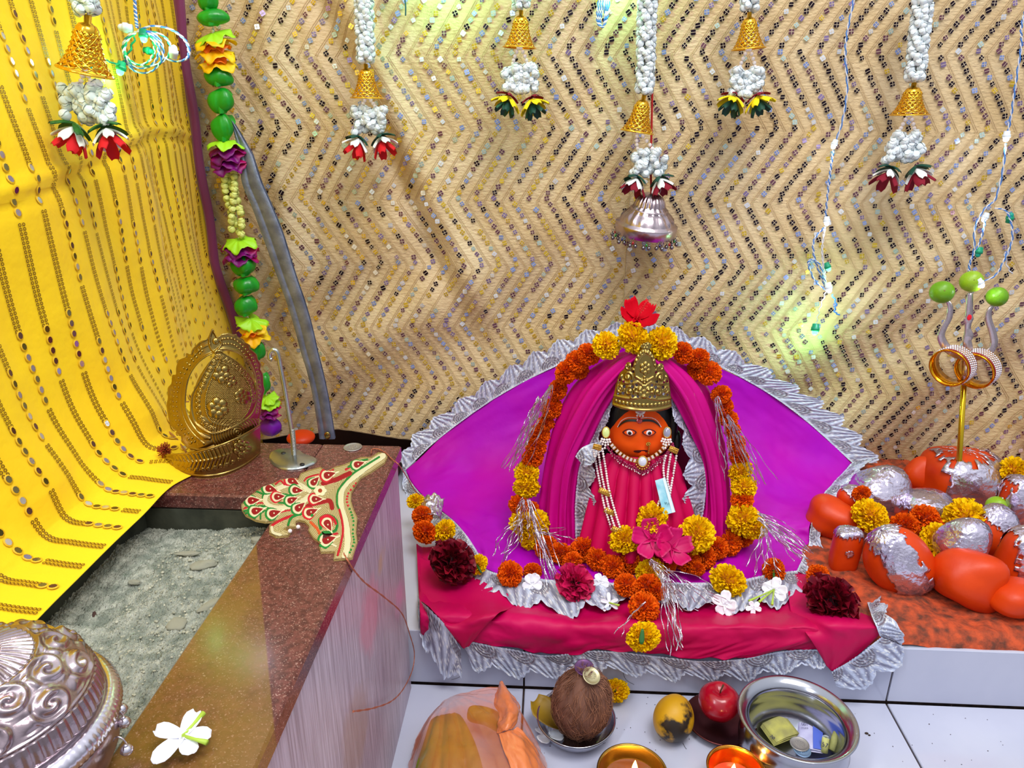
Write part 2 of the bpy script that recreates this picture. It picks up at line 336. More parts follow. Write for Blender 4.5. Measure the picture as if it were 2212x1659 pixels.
for k, (px, py, rx, ry, lb) in enumerate([(440, 1222, 28, 14, 'largest pale lump of ash in the middle of the pit'), (558, 1180, 12, 12, 'round grey pebble of ash against the granite rim'), (382, 1350, 24, 17, 'flat pale flake of ash low in the pit'), (405, 1196, 24, 7, 'thin white splinter of ash above the largest lump'), (218, 1112, 10, 8, ''), (200, 1312, 14, 4, 'small brown chip of charcoal at the left of the ash'), (290, 1255, 14, 7, 'low lump of ash left of the large one'), (455, 1312, 26, 12, 'long low lump of ash beside the granite rim')]):
    if not lb: continue
    p = on_z(px, py, 0.412); s = mpp(p); z = ashz(p[0], p[1])
    me = rock_mesh('ash_lump', lump_m if k != 5 else mat('charcoal', (70, 46, 40), 0.9), k + 3)
    inst('ash_lump', me, (p[0], p[1], z + 0.002), (0, 0, 0.3 + k), (rx*s, ry*s*1.1, min(rx, ry)*s*0.55), label=lb, cat='ash lump')
grit = MB(); 
for k in range(1500):
    x = random.uniform(-0.45, XI - 0.005); y = random.uniform(-0.75, YI - 0.01); r = random.uniform(0.0004, 0.0024)*random.uniform(.5, 1)
    grit.ell((x, y, ashz(x, y) + r*0.3), (r, r*random.uniform(.7, 1.2), r*0.7), 6, 4)
build(grit, 'ash_grit', lump_m, label='small crumbs strewn over the grey ash', cat='ash crumbs', kind='stuff')
# ================================================================== BACKDROP CURTAIN
CY = 0.585
def curtain_y(x, z):
    y = CY + 0.010*fbm(x*3, z*2.4, 2, 3)
    d = (x + 0.34) - (0.95 - z)*0.42                # long diagonal fold at the left
    y = y - 0.022*np.exp(-(d/0.035)**2)*np.clip((z - 0.35)*4, 0, 1) + 0.020*np.exp(-((d + 0.06)/0.03)**2)*np.clip((z - 0.35)*4, 0, 1)
    y = y - 0.014*np.clip((x - 0.93)/0.12, 0, 1)*np.sin((x + 0.55*z)*48) - 0.02*np.clip((x - 0.93)/0.12, 0, 1)
    y = y + 0.010*np.sin((x*0.9 - z*1.3)*17 + 3*vnoise(x*3, z*3, 5))*np.clip(0.75 - z, 0, 0.3)/0.3
    y = y - 0.02*np.clip((-0.50 - x)/0.06, 0, 1) + 0.006*np.sin(x*60)*np.clip((-0.48 - x)/0.06, 0, 1)
    return y + 0.0016*fbm(x*60, z*34, 9, 2)
def curt_bottom(x): return 0.175 - 0.075*np.clip((x + 0.3)/1.2, 0, 1) + 0.012*np.sin(x*9)
nx, nz = 620, 420
XX, TT = np.meshgrid(np.linspace(-0.73, 1.38, nx), np.linspace(0, 1, nz))
ZB = curt_bottom(XX); ZZ = ZB + (1.42 - ZB)*TT
P = np.stack([XX, curtain_y(XX, ZZ), ZZ], 2)
fab = mat('beige_silk', (218, 194, 152), 0.42, c2=(204, 174, 124), nscale=5, bump=0.7, bscale=95, bdist=0.004, sheen=0.2, stretch=(1, 1, 2.2))
curtain, P, N = sheet('sequin_curtain', P, fab, thick=0.001, label='beige silk curtain with zigzag rows of sequins hanging behind the shrine', cat='curtain')
# pattern
PER = 0.1365; AMP = 0.088; SPX = 0.0362
def zig(z):
    t = ((0.99 - z)/PER) % 2.0; return AMP*np.where(t < 1, t, 2 - t)
def cpt(x, z, off=0.0012): 
    y = curtain_y(np.array(x), np.array(z)); return np.stack([np.asarray(x, float), y - 0.0012 - off*0, np.asarray(z, float)], -1) - np.array([0, off, 0])
thread = mat('gold_thread', (212, 182, 134), 0.5, metal=0.15, bump=0.8, bscale=900)
st = MB(); K0 = int(-0.8/SPX) - 4; K1 = int(1.4/SPX) + 2
zs = np.arange(0.1, 1.3, 0.0068)
for k in range(K0, K1):
    for dx in (-0.0019, 0.0019):
        x = k*SPX + zig(zs) + dx
        ok = (x > -0.72) & (x < 1.37) & (zs > curt_bottom(x) + 0.004)
        if ok.sum() < 3: continue
        xs_ = x[ok]; z_ = zs[ok]; c = cpt(xs_, z_, 0.0008); hw = 0.0007
        L = c - np.array([hw, 0, 0]); R_ = c + np.array([hw, 0, 0]); m_ = len(c); V = np.empty((2*m_, 3)); V[0::2] = L; V[1::2] = R_
        gaps = np.diff(z_) < 0.02
        st.add(V, [(2*i, 2*i+1, 2*i+3, 2*i+2) for i in range(m_-1) if gaps[i]])
build(st, 'stitching', thread, curtain, kind='stuff')
sq = MB(); th2 = MB()
cols = [srgb(34, 20, 34), srgb(120, 78, 92), srgb(150, 170, 226), srgb(226, 190, 60), srgb(236, 240, 246), srgb(190, 214, 206), srgb(150, 128, 170)]  # iridescent sequin colours; the dark ones paint in reflected dark surroundings
rr = np.random.RandomState(5); sp = 0.0132
for k in range(K0, K1):
    z = 0.1
    while z < 1.30:
        t_ = float(zig(np.array(z))); x = k*SPX + SPX*0.5 + t_; z += sp*0.86
        if x < -0.72 or x > 1.36 or z < float(curt_bottom(np.array(x))) + 0.008: continue
        if rr.rand() < 0.05: continue
        nfield = float(vnoise(np.array(x*4.0), np.array(z*5.0), 3)) + 0.6*float(vnoise(np.array(x*17.0), np.array(z*17.0), 6))
        g = np.clip(0.5 - x*0.9 + (0.6 - z)*0.5, 0, 1)
        pr = np.array([0.52 + 0.9*nfield - 0.40*g, 0.20, 0.16, 0.08 + 0.40*g - 0.3*nfield, 0.10 - 0.1*nfield, 0.08, 0.12]); pr = np.clip(pr, 0.01, 2); pr /= pr.sum()
        c = cols[rr.choice(7, p=pr)]
        r = 0.0045*rr.uniform(0.85, 1.08); a0 = rr.uniform(-0.5, 0.5) + 0.5; tl = rr.uniform(-0.35, 0.35, 2)
        ang = a0 + np.array([0.62, 0.95, 2.19, 2.52, 3.76, 4.09, 5.33, 5.66])
        ctr = cpt(x, z, 0.0026)
        V = ctr + np.stack([r*1.2*np.cos(ang), r*(np.cos(ang)*tl[0] + np.sin(ang)*tl[1])*0.5, r*1.2*np.sin(ang)], 1)
        sq.add(V, [(0, 1, 2, 3, 4, 5, 6, 7)], 0, c)
        for q in (0, PI/2) if rr.rand() < 0.8 else (0,):
            d = np.array([math.cos(a0 + q), 0, math.sin(a0 + q)])*r*1.05; e2 = np.array([-math.sin(a0 + q), 0, math.cos(a0 + q)])*0.00032; cc = ctr - np.array([0, 0.0016, 0])
            th2.add([cc - d - e2, cc + d - e2, cc + d + e2, cc - d + e2], [(0, 1, 2, 3)])
build(sq, 'sequins', mat('sequin_foil', rough=0.25, metal=0.5, attr=True), curtain, smooth=False, colors=True, kind='stuff')
build(th2, 'sequin_thread', mat('pale_thread', (226, 206, 176), 0.6), curtain, smooth=False, kind='stuff')
# long vertical seam
xs_ = on_y(1360, 400, CY)[0]; zs = np.arange(0.42, 1.3, 0.01); mb = MB(); mb.tube(cpt(np.full(len(zs), xs_), zs, 0.001), 0.0009, 5); build(mb, 'seam', thread, curtain)
# ================================================================== CLOTHS
Yp, Zp, Xp = on_y, on_z, on_x
lace_m = mat('silver_lace', rough=0.32, metal=0.35, attr=True, bump=1.0, bscale=850, bdist=0.0012)
def lace(name, inner, outer, parent, spacing=0.062, phase=0.0, lift=0.002, step=0.0016, rows=20, sc=0.26, **kw):
    n = 400; I = spline(inner, n); O = spline(outer, n)
    L = np.concatenate([[0], np.cumsum(np.linalg.norm(np.diff((I+O)/2, axis=0), axis=1))]); nu = max(int(L[-1]/step), 8)
    t = np.linspace(0, L[-1], nu); I = np.stack([np.interp(t, L, I[:, k]) for k in range(3)], 1); O = np.stack([np.interp(t, L, O[:, k]) for k in range(3)], 1)
    ph = t/spacing + phase; a = (ph % 1.0)*2 - 1                     # -1..1 in each scallop
    big = 1 - sc*1.15*np.abs(a)**1.25; tooth = 0.05*np.abs(np.sin(ph*PI*5)); e = big - 0.05 + tooth
    B = np.linspace(0, 1, rows)[:, None]; b = B*e[None, :]
    P = I[None] + (O - I)[None]*b[..., None]
    N = facing(P, grid_normals(P)); A = np.tile(a, (rows, 1)); BB = np.tile(B, (1, nu))
    W = np.linalg.norm(O - I, axis=1).mean(); ax = A*spacing/2; by = b*W
    r1 = np.sqrt(ax**2 + (by - 0.05*W)**2)                           # arcs hanging from the straight edge
    cx2 = (np.abs(A) - 1)*spacing/2; r1 = np.sqrt(cx2**2 + (by - 0.08*W)**2); arcs = (r1 < spacing*0.36) & (by < .75*W); ring = np.sin(r1*2*PI/0.0052)
    th = np.arctan2(np.abs(((A + 2) % 2) - 1)*0 + ax, W*1.25 - by + 1e-5)
    fan = np.cos(th*24)
    edge_ = (BB > 0.93) | (BB < 0.07)
    h = np.where(arcs, 0.0007*ring, 0.0012*fan*np.clip(BB*1.5, 0, 1)) + edge_*0.0007 + 0.0022*fbm(t[None]*30 + 0*B, b*3 + 0*t, 3, 2)
    P = P + N*(lift + h[..., None])
    c = np.zeros((rows, nu, 4)); c[..., 3] = 1
    sil = np.array(srgb(214, 222, 244)[:3]); dk = np.array(srgb(104, 80, 92)[:3]); pal = np.array(srgb(138, 136, 162)[:3])
    k = np.clip(ring*0.5 + 0.5, 0, 1)[..., None]; k2 = np.clip(fan*0.5 + 0.6, 0, 1)[..., None]
    c[..., :3] = np.where(arcs[..., None], dk*(1-k) + sil*0.7*k, pal*(1-k2) + sil*k2)
    c[..., :3] = np.where(edge_[..., None], sil, c[..., :3])
    gl = RNG.rand(rows, nu); c[..., :3] = np.where((gl > 0.88)[..., None], np.clip(c[..., :3]*2.4 + 0.25, 0, 1), c[..., :3]*(0.80 + 0.35*RNG.rand(rows, nu, 1)))
    mb = MB(); mb.add(P.reshape(-1, 3), grid_faces(nu, rows), 0, c.reshape(-1, 4))
    return build(mb, name, lace_m, parent, colors=True, **kw)
def cloth_mat(name, c, c2, **k): return mat(name, c, 0.5, c2=c2, nscale=3.5, bump=0.12, bscale=25, bdist=0.01, spec=0.25, **k)
crimson = cloth_mat('crimson_satin', (200, 0, 86), (186, 0, 72)); magenta = cloth_mat('purple_lit_veil_satin', (204, 0, 140), (196, 0, 112)); violet = cloth_mat('purple_lit_satin', (172, 0, 190), (186, 0, 164))  # violet and magenta tints hold purple light painted into crimson satin
# ---- backing cloth (purple light put into its violet colour, spread up the curtain behind the idol and over the step)
Y0 = 0.535
C = [
 [Yp(880,1020,Y0-.03), Yp(1000,905,Y0), Yp(1190,797,Y0), Yp(1385,735,Y0), Yp(1572,803,Y0), Yp(1700,878,Y0), Yp(1842,1000,Y0-.03)],
 [Yp(888,1040,.46), Yp(1000,985,.50), Yp(1190,900,.51), Yp(1385,860,.52), Yp(1572,900,.51), Yp(1700,975,.50), Yp(1805,1040,.46)],
 [Yp(925,1080,.39), Yp(1030,1050,.42), Yp(1200,1010,.44), Yp(1385,990,.45), Yp(1572,1010,.44), Yp(1690,1050,.41), Yp(1768,1085,.38)],
 [Yp(985,1130,.29), Yp(1060,1120,.30), Yp(1200,1100,.32), Yp(1385,1090,.33), Yp(1560,1100,.31), Yp(1670,1115,.30), Yp(1750,1130,.28)],
 [Zp(1030,1190,.128), Zp(1085,1190,.130), Zp(1200,1180,.13), Zp(1385,1180,.13), Zp(1540,1180,.13), Zp(1650,1180,.130), Zp(1745,1180,.126)],
 [Zp(1040,1225,.126), Zp(1100,1245,.128), Zp(1240,1262,.130), Zp(1385,1262,.130), Zp(1530,1262,.130), Zp(1640,1250,.128), Zp(1722,1230,.126)],
]
backing, BP, BN = sheet('backing_cloth', sheet_pts(C, 120, 110), violet, thick=0.001, wr=0.012, ws=(6, 5), seed=4, label='shiny cloth tinted violet for purple light, with silver lace fanned out behind the idol', cat='cloth')
nvB, nuB = BP.shape[:2]
topI = [BP[0, int(k)] for k in np.linspace(0, nuB-1, 9)]
topO = [Yp(862,985,Y0-.02), Yp(905,925,Y0+.005), Yp(1075,805,Y0+.01), Yp(1215,728,Y0+.01), Yp(1385,690,Y0+.005), Yp(1540,735,Y0+.005), Yp(1730,835,Y0+.005), Yp(1830,905,Y0), Yp(1910,1000,Y0-.01)]
lace('lace', topI, topO, backing, phase=0.3)
lI = [BP[int(k), 0] for k in np.linspace(0, nvB-1, 6)]; lO = [Yp(868,1010,.49), Yp(872,1062,.45), Yp(900,1110,.38), Yp(950,1150,.29), Zp(978,1215,.13), Zp(990,1250,.124)]
lace('lace', lI, lO, backing, sc=0.18)
rI = [BP[int(k), -1] for k in np.linspace(0, nvB-1, 6)]; rO = [Yp(1905,985,.50), Yp(1872,1010,.46), Yp(1800,1095,.38), Yp(1775,1150,.28), Zp(1780,1200,.124), Zp(1770,1260,.122)]
lace('lace', rI, rO, backing, sc=0.18)
bI = [BP[-1, int(k)] for k in np.linspace(0, nuB-1, 8)]; bO = [Zp(1000,1262,.121), Zp(1075,1305,.122), Zp(1235,1345,.124), Zp(1330,1318,.124), Zp(1430,1322,.124), Zp(1545,1325,.124), Zp(1640,1330,.124), Zp(1745,1300,.122)]
lace('lace', bI, bO, backing, phase=0.15, spacing=0.075, sc=0.34)
# ---- crimson seat cloth over the step edge
C = [
 [Zp(900,1180,.116), Zp(1000,1180,.116), Zp(1200,1180,.115), Zp(1400,1180,.115), Zp(1600,1190,.115), Zp(1760,1200,.115), Zp(1850,1230,.118)],
 [Zp(903,1240,.116), Zp(1010,1250,.117), Zp(1200,1270,.117), Zp(1400,1275,.117), Zp(1600,1270,.117), Zp(1770,1270,.117), Zp(1880,1290,.117)],
 [Zp(905,1290,.117), Zp(1020,1300,.121), Zp(1200,1315,.121), Zp(1400,1318,.121), Zp(1600,1315,.121), Zp(1760,1320,.121), Zp(1850,1330,.117)],
 [Yp(907,1320,.004), Yp(1030,1330,-.002), Yp(1200,1345,-.004), Yp(1400,1348,-.004), Yp(1600,1348,-.004), Yp(1760,1348,-.002), Yp(1830,1355,.004)],
 [Yp(907,1350,-.008), Yp(1030,1362,-.012), Yp(1200,1385,-.014), Yp(1400,1388,-.014), Yp(1600,1388,-.014), Yp(1760,1382,-.012), Yp(1830,1385,-.008)],
 [Yp(908,1380,-.006), Yp(1035,1388,-.010), Yp(1180,1412,-.010), Yp(1330,1402,-.010), Yp(1500,1418,-.010), Yp(1640,1415,-.010), Yp(1790,1400,-.010)],
]
seat, SP, SN = sheet('seat_cloth', sheet_pts(C, 150, 80), crimson, thick=0.001, wr=0.011, ws=(15, 3), seed=9, label='crimson cloth with a silver lace hem hanging over the edge of the step', cat='cloth')
bI = [SP[-1, int(k)] for k in np.linspace(18, SP.shape[1]-1, 9)]
bO = [Yp(1025,1450,-.012), Yp(1130,1466,-.012), Yp(1220,1462,-.012), Yp(1330,1455,-.012), Yp(1440,1470,-.012), Yp(1540,1468,-.012), Yp(1620,1468,-.012), Yp(1700,1455,-.012), Yp(1780,1440,-.012)]
lace('lace', bI, bO, seat, sc=0.30, lift=0.003, phase=.4)
# left flap
def poly_sheet(name, a, b, c, d, m, n=40, **kw):       # bilinear patch a-b (top), d-c (bottom)
    u = np.linspace(0, 1, n)[None, :, None]; v = np.linspace(0, 1, n)[:, None, None]
    a, b, c, d = [np.array(q)[None, None] for q in (a, b, c, d)]
    return sheet(name, a*(1-u)*(1-v) + b*u*(1-v) + c*u*v + d*(1-u)*v, m, **kw)
C = [[Zp(903,1200,.121), Zp(970,1225,.125), Zp(1060,1262,.126), Zp(1130,1290,.126)],
     [Zp(906,1262,.122), Zp(975,1285,.127), Zp(1050,1295,.128), Zp(1105,1310,.127)],
     [Zp(908,1292,.121), Zp(962,1325,.124), Yp(1030,1330,-.008), Yp(1078,1325,-.006)],
     [Yp(930,1310,-.006), Yp(965,1350,-.016), Yp(1015,1362,-.020), Yp(1048,1352,-.014)],
     [Yp(982,1372,-.014), Yp(990,1388,-.018), Yp(1003,1402,-.019), Yp(1012,1396,-.016)]]
lf, LP, _ = sheet('cloth_flap', sheet_pts(C, 40, 50), crimson, seat, thick=0.001, wr=0.003, ws=(4, 4), seed=3)
lI = [LP[20, 0], LP[28, 0], LP[38, 0], LP[49, 0], LP[49, 22]]
lI = [Zp(905,1285,.120), LP[28, 0], LP[38, 0], LP[46, 0], LP[49, 20]]
lace('lace', lI, [Yp(896,1345,-.004), Yp(908,1395,-.012), Yp(935,1445,-.014), Yp(970,1470,-.016), Yp(1000,1478,-.018)], seat, sc=0.25, lift=0.003)
# right flap
C = [[Zp(1700,1240,.124), Zp(1760,1240,.125), Zp(1820,1250,.125), Zp(1868,1290,.122)],
     [Zp(1705,1300,.127), Zp(1770,1300,.128), Zp(1830,1310,.126), Zp(1878,1325,.120)],
     [Zp(1712,1332,.124), Yp(1780,1340,-.002), Yp(1840,1345,-.006), Yp(1890,1350,-.004)],
     [Yp(1745,1372,-.016), Yp(1800,1385,-.018), Yp(1850,1385,-.016), Yp(1900,1373,-.008)],
     [Yp(1785,1438,-.016), Yp(1792,1446,-.018), Yp(1800,1450,-.018), Yp(1812,1446,-.016)]]
rf, RP, _ = sheet('cloth_flap', sheet_pts(C, 40, 50), crimson, seat, thick=0.001, wr=0.003, ws=(4, 4), seed=6)
lace('lace', [Yp(1795,1448,-.018), Yp(1830,1428,-.018), Yp(1868,1400,-.016), Yp(1902,1374,-.010)], [Yp(1812,1500,-.018), Yp(1880,1482,-.016), Yp(1930,1458,-.014), Yp(1966,1400,-.010)], seat, sc=0.3, lift=0.003)
lace('lace', [Yp(1902,1374,-.008), Yp(1888,1345,-.004), Zp(1872,1300,.122), Zp(1850,1272,.124)], [Yp(1968,1405,-.008), Yp(1935,1335,-.002), Zp(1900,1285,.121), Zp(1868,1262,.122)], seat, sc=0.3, lift=0.003)
# ---- veil over the idol
def veil_side(outer, mid, inner, seed):
    C = []
    for (o, m_, i) in zip(outer, mid, inner):
        o_, m2, i_ = Yp(*o), Yp(*m_), Yp(*i); q = 0.5*(o_ + m2); q2 = 0.5*(m2 + i_)
        C.append([o_, q + to_cam(q)*0.006, m2, q2, i_])
    P = sheet_pts(C, 80, 110); N = facing(P, grid_normals(P)); nv, nu = P.shape[:2]
    V, U = np.mgrid[0:nv, 0:nu]; u = U/(nu-1); v = V/(nv-1)
    f = np.sin(u*2*PI*3.4 + 2.2*vnoise(v*3, u*2, seed) + seed)*0.5 + np.sin(u*2*PI*6.1 + 3*vnoise(v*2.5, u*3, seed+2))*0.35
    f = np.sign(f)*np.abs(f)**0.75
    P = P + N*(0.0095*f*np.sin(np.clip(u, 0.02, .98)*PI)**0.5*(0.5 + 0.5*np.clip(v*3, 0, 1)))[..., None]
    return P
vo = [(1392,752,.28), (1320,770,.30), (1245,825,.31), (1203,900,.31), (1180,990,.30), (1165,1090,.27), (1158,1165,.24)]
vm = [(1392,756,.235), (1345,790,.235), (1290,850,.235), (1245,930,.235), (1215,1010,.235), (1205,1100,.23), (1205,1185,.215)]
vi = [(1392,766,.25), (1362,810,.25), (1316,880,.255), (1285,945,.255), (1258,1000,.245), (1245,1090,.235), (1248,1185,.215)]
VL = veil_side(vo, vm, vi, 1.0)
veil, _, _ = sheet('veil', VL, magenta, thick=0.001, label='veil tinted magenta for purple light, with silver lace edges, draped over the head and sides of the idol', cat='veil')
wo = [(1376,752,.28), (1455,775,.30), (1522,828,.31), (1552,900,.31), (1570,990,.30), (1578,1090,.27), (1578,1165,.24)]
wmid = [(1376,756,.235), (1430,790,.235), (1480,850,.235), (1515,930,.235), (1535,1010,.235), (1545,1100,.23), (1545,1175,.215)]
wi = [(1376,766,.25), (1412,808,.25), (1452,870,.255), (1490,940,.255), (1520,1000,.245), (1518,1090,.235), (1505,1150,.215)]
VR = veil_side(wo, wmid, wi, 2.3)
sheet('veil_panel', VR, magenta, veil, thick=0.001)
n = 109
lace('lace', [VL[k, -1] for k in (22, 40, 58, 76, 94, 109)], [Yp(1345,838,.245), Yp(1322,900,.24), Yp(1300,960,.225), Yp(1292,1030,.21), Yp(1293,1110,.205), Yp(1296,1170,.20)], veil, sc=0.30, lift=0.004, spacing=0.05)
lace('lace', [VR[k, -1] for k in (22, 40, 58, 76, 94, 109)], [Yp(1420,840,.245), Yp(1448,900,.24), Yp(1466,950,.225), Yp(1470,1030,.21), Yp(1468,1100,.205), Yp(1470,1160,.20)], veil, sc=0.30, lift=0.004, spacing=0.05)
lace('lace', [Yp(1246,985,.232), Yp(1258,968,.232), Yp(1280,960,.232), Yp(1300,958,.23)], [Yp(1275,1020,.212), Yp(1284,1005,.212), Yp(1294,990,.212), Yp(1304,982,.212)], veil, lift=0.006, spacing=0.05)
# dark inner lining behind head
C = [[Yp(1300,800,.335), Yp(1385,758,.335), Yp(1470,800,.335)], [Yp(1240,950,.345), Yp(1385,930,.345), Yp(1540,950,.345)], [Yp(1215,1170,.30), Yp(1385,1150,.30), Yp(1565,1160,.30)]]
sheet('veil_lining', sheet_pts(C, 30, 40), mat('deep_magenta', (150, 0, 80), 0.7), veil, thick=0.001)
# ---- yellow cloth at the left
yel = mat('yellow_cotton', (255, 214, 0), 0.75, c2=(252, 204, 0), nscale=5, bump=0.35, bscale=22, bdist=0.01, sheen=0.1)
XC = -0.60
def yr(y):                                       # rows of the cloth at depth y: top -> crease -> free edge on the box
    lean = 0.03*math.sin(y*9)
    yy = y
    back = max(0.0, y - 0.10)
    zc = BZ + 0.012 if y < 0.02 else BZ - (y - 0.02)*0.35
    xc = -0.575 - 0.02*np.clip(y*2, 0, 1)
    _a, _b = on_z(385, 1027, BZ), on_z(82, 1345, BZ); xe = float(_a[0] + (_b[0] - _a[0])*(y - _a[1])/(_b[1] - _a[1])) + 0.008*math.exp(-((y + 0.17)/0.12)**2)
    if y > 0.0: xe = xc + (xe - xc)*max(0.02, 1 - (y + 0.11)/0.30) if y > -0.11 else xe
    zs = BZ + 0.004 if y < 0.0 else zc - 0.05
    return [(XC - 0.065 + lean*0.4, yy*0.985, 1.36), (XC - 0.045 + lean*.4, yy, 1.10), (XC - 0.02, yy, 0.84), (XC - 0.004, yy, 0.60), (xc - 0.004, yy, zc + 0.05), (xc + 0.018, yy, zc + 0.004), (xc + (xe-xc)*0.55, yy, zs + 0.004), (xe, yy, zs)]
ys = [0.578, 0.45, 0.32, 0.19, 0.08, -0.02, -0.085, -0.15, -0.23, -0.31, -0.40, -0.50, -0.62]
_ez = np.array([on_y(x, y, 0.575) for x, y in ((385, -60), (390, 0), (408, 150), (422, 250), (438, 360), (468, 560), (510, 700), (535, 790), (548, 860))])
_ex = lambda z: float(np.interp(z, _ez[::-1, 2], _ez[::-1, 0]))
C = [yr(y) for y in ys]
for r_ in C:
    for j in range(8 if r_[0][1] > 0.05 else 6):
        w_ = np.clip(r_[j][1]/0.5, 0, 1)**1.3; r_[j] = (r_[j][0]*(1-w_) + _ex(r_[j][2])*w_, r_[j][1], r_[j][2])
for k, y in enumerate(ys):
    if y > -0.08:                                # behind the box the cloth hangs on down
        C[k][6] = (C[k][5][0] + 0.006, y, C[k][5][2] - 0.08); C[k][7] = (C[k][5][0] + 0.004, y, C[k][5][2] - 0.16)
    if y == -0.02: C[k][6] = (-0.53, -0.02, BZ + 0.006); C[k][7] = (-0.50, -0.02, BZ + 0.003)
    if y == -0.085: C[k][6] = (-0.515, -0.07, BZ + 0.008); C[k][7] = (-0.462, -0.082, BZ + 0.004)
P = sheet_pts(C, 200, 260)                        # [along y, along drop]
nv, nu = P.shape[:2]; N = facing(P, grid_normals(P)); V, U = np.mgrid[0:nv, 0:nu]; u = U/(nu-1); v = V/(nv-1)
flat = np.clip((u - 0.60)/0.1, 0, 1)
wz = (0.007*np.sin(P[..., 1]*26 + P[..., 2]*5 + 3*vnoise(u*4, v*4, 3)) + 0.008*fbm(P[..., 1]*9, P[..., 2]*5, 5, 3))*(1 - flat) + 0.002*fbm(P[..., 1]*12, P[..., 0]*12, 7, 2)*flat
seamz = 0.835 + 0.03*np.sin(P[..., 1]*5); wz = wz + 0.006*np.exp(-((P[..., 2] - seamz)/0.008)**2)*(u < 0.6) - 0.004*np.exp(-((P[..., 2] - seamz + 0.014)/0.008)**2)*(u < 0.6)
wz = wz*np.clip((0.60 - P[..., 1])/0.12, 0.15, 1); P = P + N*wz[..., None]; P[..., 2] = np.where(flat > 0.9, np.maximum(P[..., 2], np.where(P[..., 1] < 0, BZ + 0.003, -1)), P[..., 2])
yellow, YPt, YN = sheet('yellow_cloth', P, yel, thick=0.001, label='bright yellow mirror-work cloth hanging at the left and trailing over the altar box', cat='cloth')
ring = MB(); mir = MB(); rimm = MB(); rr = np.random.RandomState(3)
def ypt(v_, u_):
    a = v_*(nv-1); b = u_*(nu-1); i, j = min(int(a), nv-2), min(int(b), nu-2); fa, fb = a-i, b-j
    g = lambda T: (T[i, j]*(1-fa)*(1-fb) + T[i+1, j]*fa*(1-fb) + T[i, j+1]*(1-fa)*fb + T[i+1, j+1]*fa*fb)
    return g(YPt), g(YN)
Lr = np.concatenate([[0], np.cumsum(np.linalg.norm(np.diff(YPt[140], axis=0), axis=1))])
cuv = np.array([YPt[int(k), 60, 1] for k in range(nv)])
line = 0; yv = 0.57
while yv > -0.6:
    v_ = float(np.interp(-yv, -cuv, np.arange(nv)))/(nv-1)
    d = 0.02 + (line*0.37 % 1)*0.1; mode = line % 2; left = rr.randint(3, 7)
    while d < Lr[-1] - 0.006:
        u_ = float(np.interp(d, Lr, np.arange(nu)))/(nu-1); p, nn_ = ypt(v_, u_); q, _ = ypt(v_, min(u_ + 0.004, 1)); T = q - p; T /= np.linalg.norm(T) + 1e-9
        Bn = np.cross(nn_, T); p = p + nn_*0.0014
        if mode:
            r = 0.0042; a = np.arange(8)*PI/4; V = p + r*(np.cos(a)[:, None]*T + 0.85*np.sin(a)[:, None]*Bn)
            tl = rr.uniform(-.12, .12); mir.add(V + nn_*0.0008, [tuple(range(8))], 0, [srgb(150,150,110), srgb(196,196,232), srgb(120,112,60), srgb(226,232,246), srgb(126,96,96)][rr.randint(5)])
            a = np.arange(10)*PI/5; O = p + nn_*0.0004 + (r+0.0016)*(np.cos(a)[:, None]*T + 0.85*np.sin(a)[:, None]*Bn); I = p + nn_*0.0012 + r*(np.cos(a)[:, None]*T + 0.85*np.sin(a)[:, None]*Bn)
            rimm.add(np.concatenate([O, I]), [(i, (i+1) % 10, 10 + (i+1) % 10, 10+i) for i in range(10)])
            d += 0.0135; left -= 1
        else:
            for s_ in (-1, 1):
                c = p + Bn*0.0027*s_; a = np.arange(6)*PI/3
                O = c + 0.0023*(np.cos(a)[:, None]*T + np.sin(a)[:, None]*Bn); I = c + 0.0012*(np.cos(a)[:, None]*T + np.sin(a)[:, None]*Bn)
                ring.add(np.concatenate([O, I]), [(i, (i+1) % 6, 6 + (i+1) % 6, 6+i) for i in range(6)])
            d += 0.0052; left -= 0.3
        if left <= 0: mode = 1 - mode; left = rr.randint(4, 8)
    yv -= 0.0375; line += 1
build(ring, 'ring_sequins', mat('dull_gold_ring', (120, 84, 20), 0.35, metal=0.3), yellow, smooth=False, kind='stuff')
build(mir, 'mirrors', mat('mirror_disc', rough=0.12, metal=0.85, attr=True), yellow, smooth=False, colors=True, kind='stuff')
build(rimm, 'mirror_stitching', mat('yellow_thread', (226, 180, 20), 0.6), yellow, kind='stuff')
# purple border strip of the cloth, against the wall
zz = np.linspace(0.42, 1.34, 60); xo = np.array([_ex(q) for q in zz]) - 0.002
Pp = np.stack([np.stack([xo + k*0.022 + 0.002*np.sin(zz*30), np.full(60, 0.545 - 0.006*math.sin(k*PI)) + 0.0*k, zz], 1) for k in np.linspace(0, 1, 8)], 1)
sheet('border', Pp, mat('plum_satin', (122, 44, 92), 0.4, sheen=0.3), yellow, thick=0.001, wr=0.002)
# ================================================================== SMALL-PART PROTOTYPES
def petal(L, W, nu=5, nv=7, cup=0.0, curl=0.0, ruf=0.0, rf=3.0, tip=1.0, base=0.25, ph=0.0):
    """petal along +Y, normal +Z; returns V, F"""
    V = []
    for j in range(nv):
        t = j/(nv-1); wd = W*(base + (1-base)*math.sin(PI*min(t*0.62 + 0.02, 1.0))**0.8)*(1 - max(0, t - 0.8)*5*0.55*tip)
        for i in range(nu):
            u = i/(nu-1)*2 - 1
            V.append((u*wd/2, L*t*math.cos(curl*t*0.5) - abs(u)*0.0, cup*W*(u*u) + L*t*math.sin(curl*t) + ruf*t*math.sin(u*rf*PI + ph + t*2)))
    return np.array(V), grid_faces(nu, nv)
def rotz(V, a): c, s = math.cos(a), math.sin(a); V = np.asarray(V); return np.stack([V[:, 0]*c - V[:, 1]*s, V[:, 0]*s + V[:, 1]*c, V[:, 2]], 1)
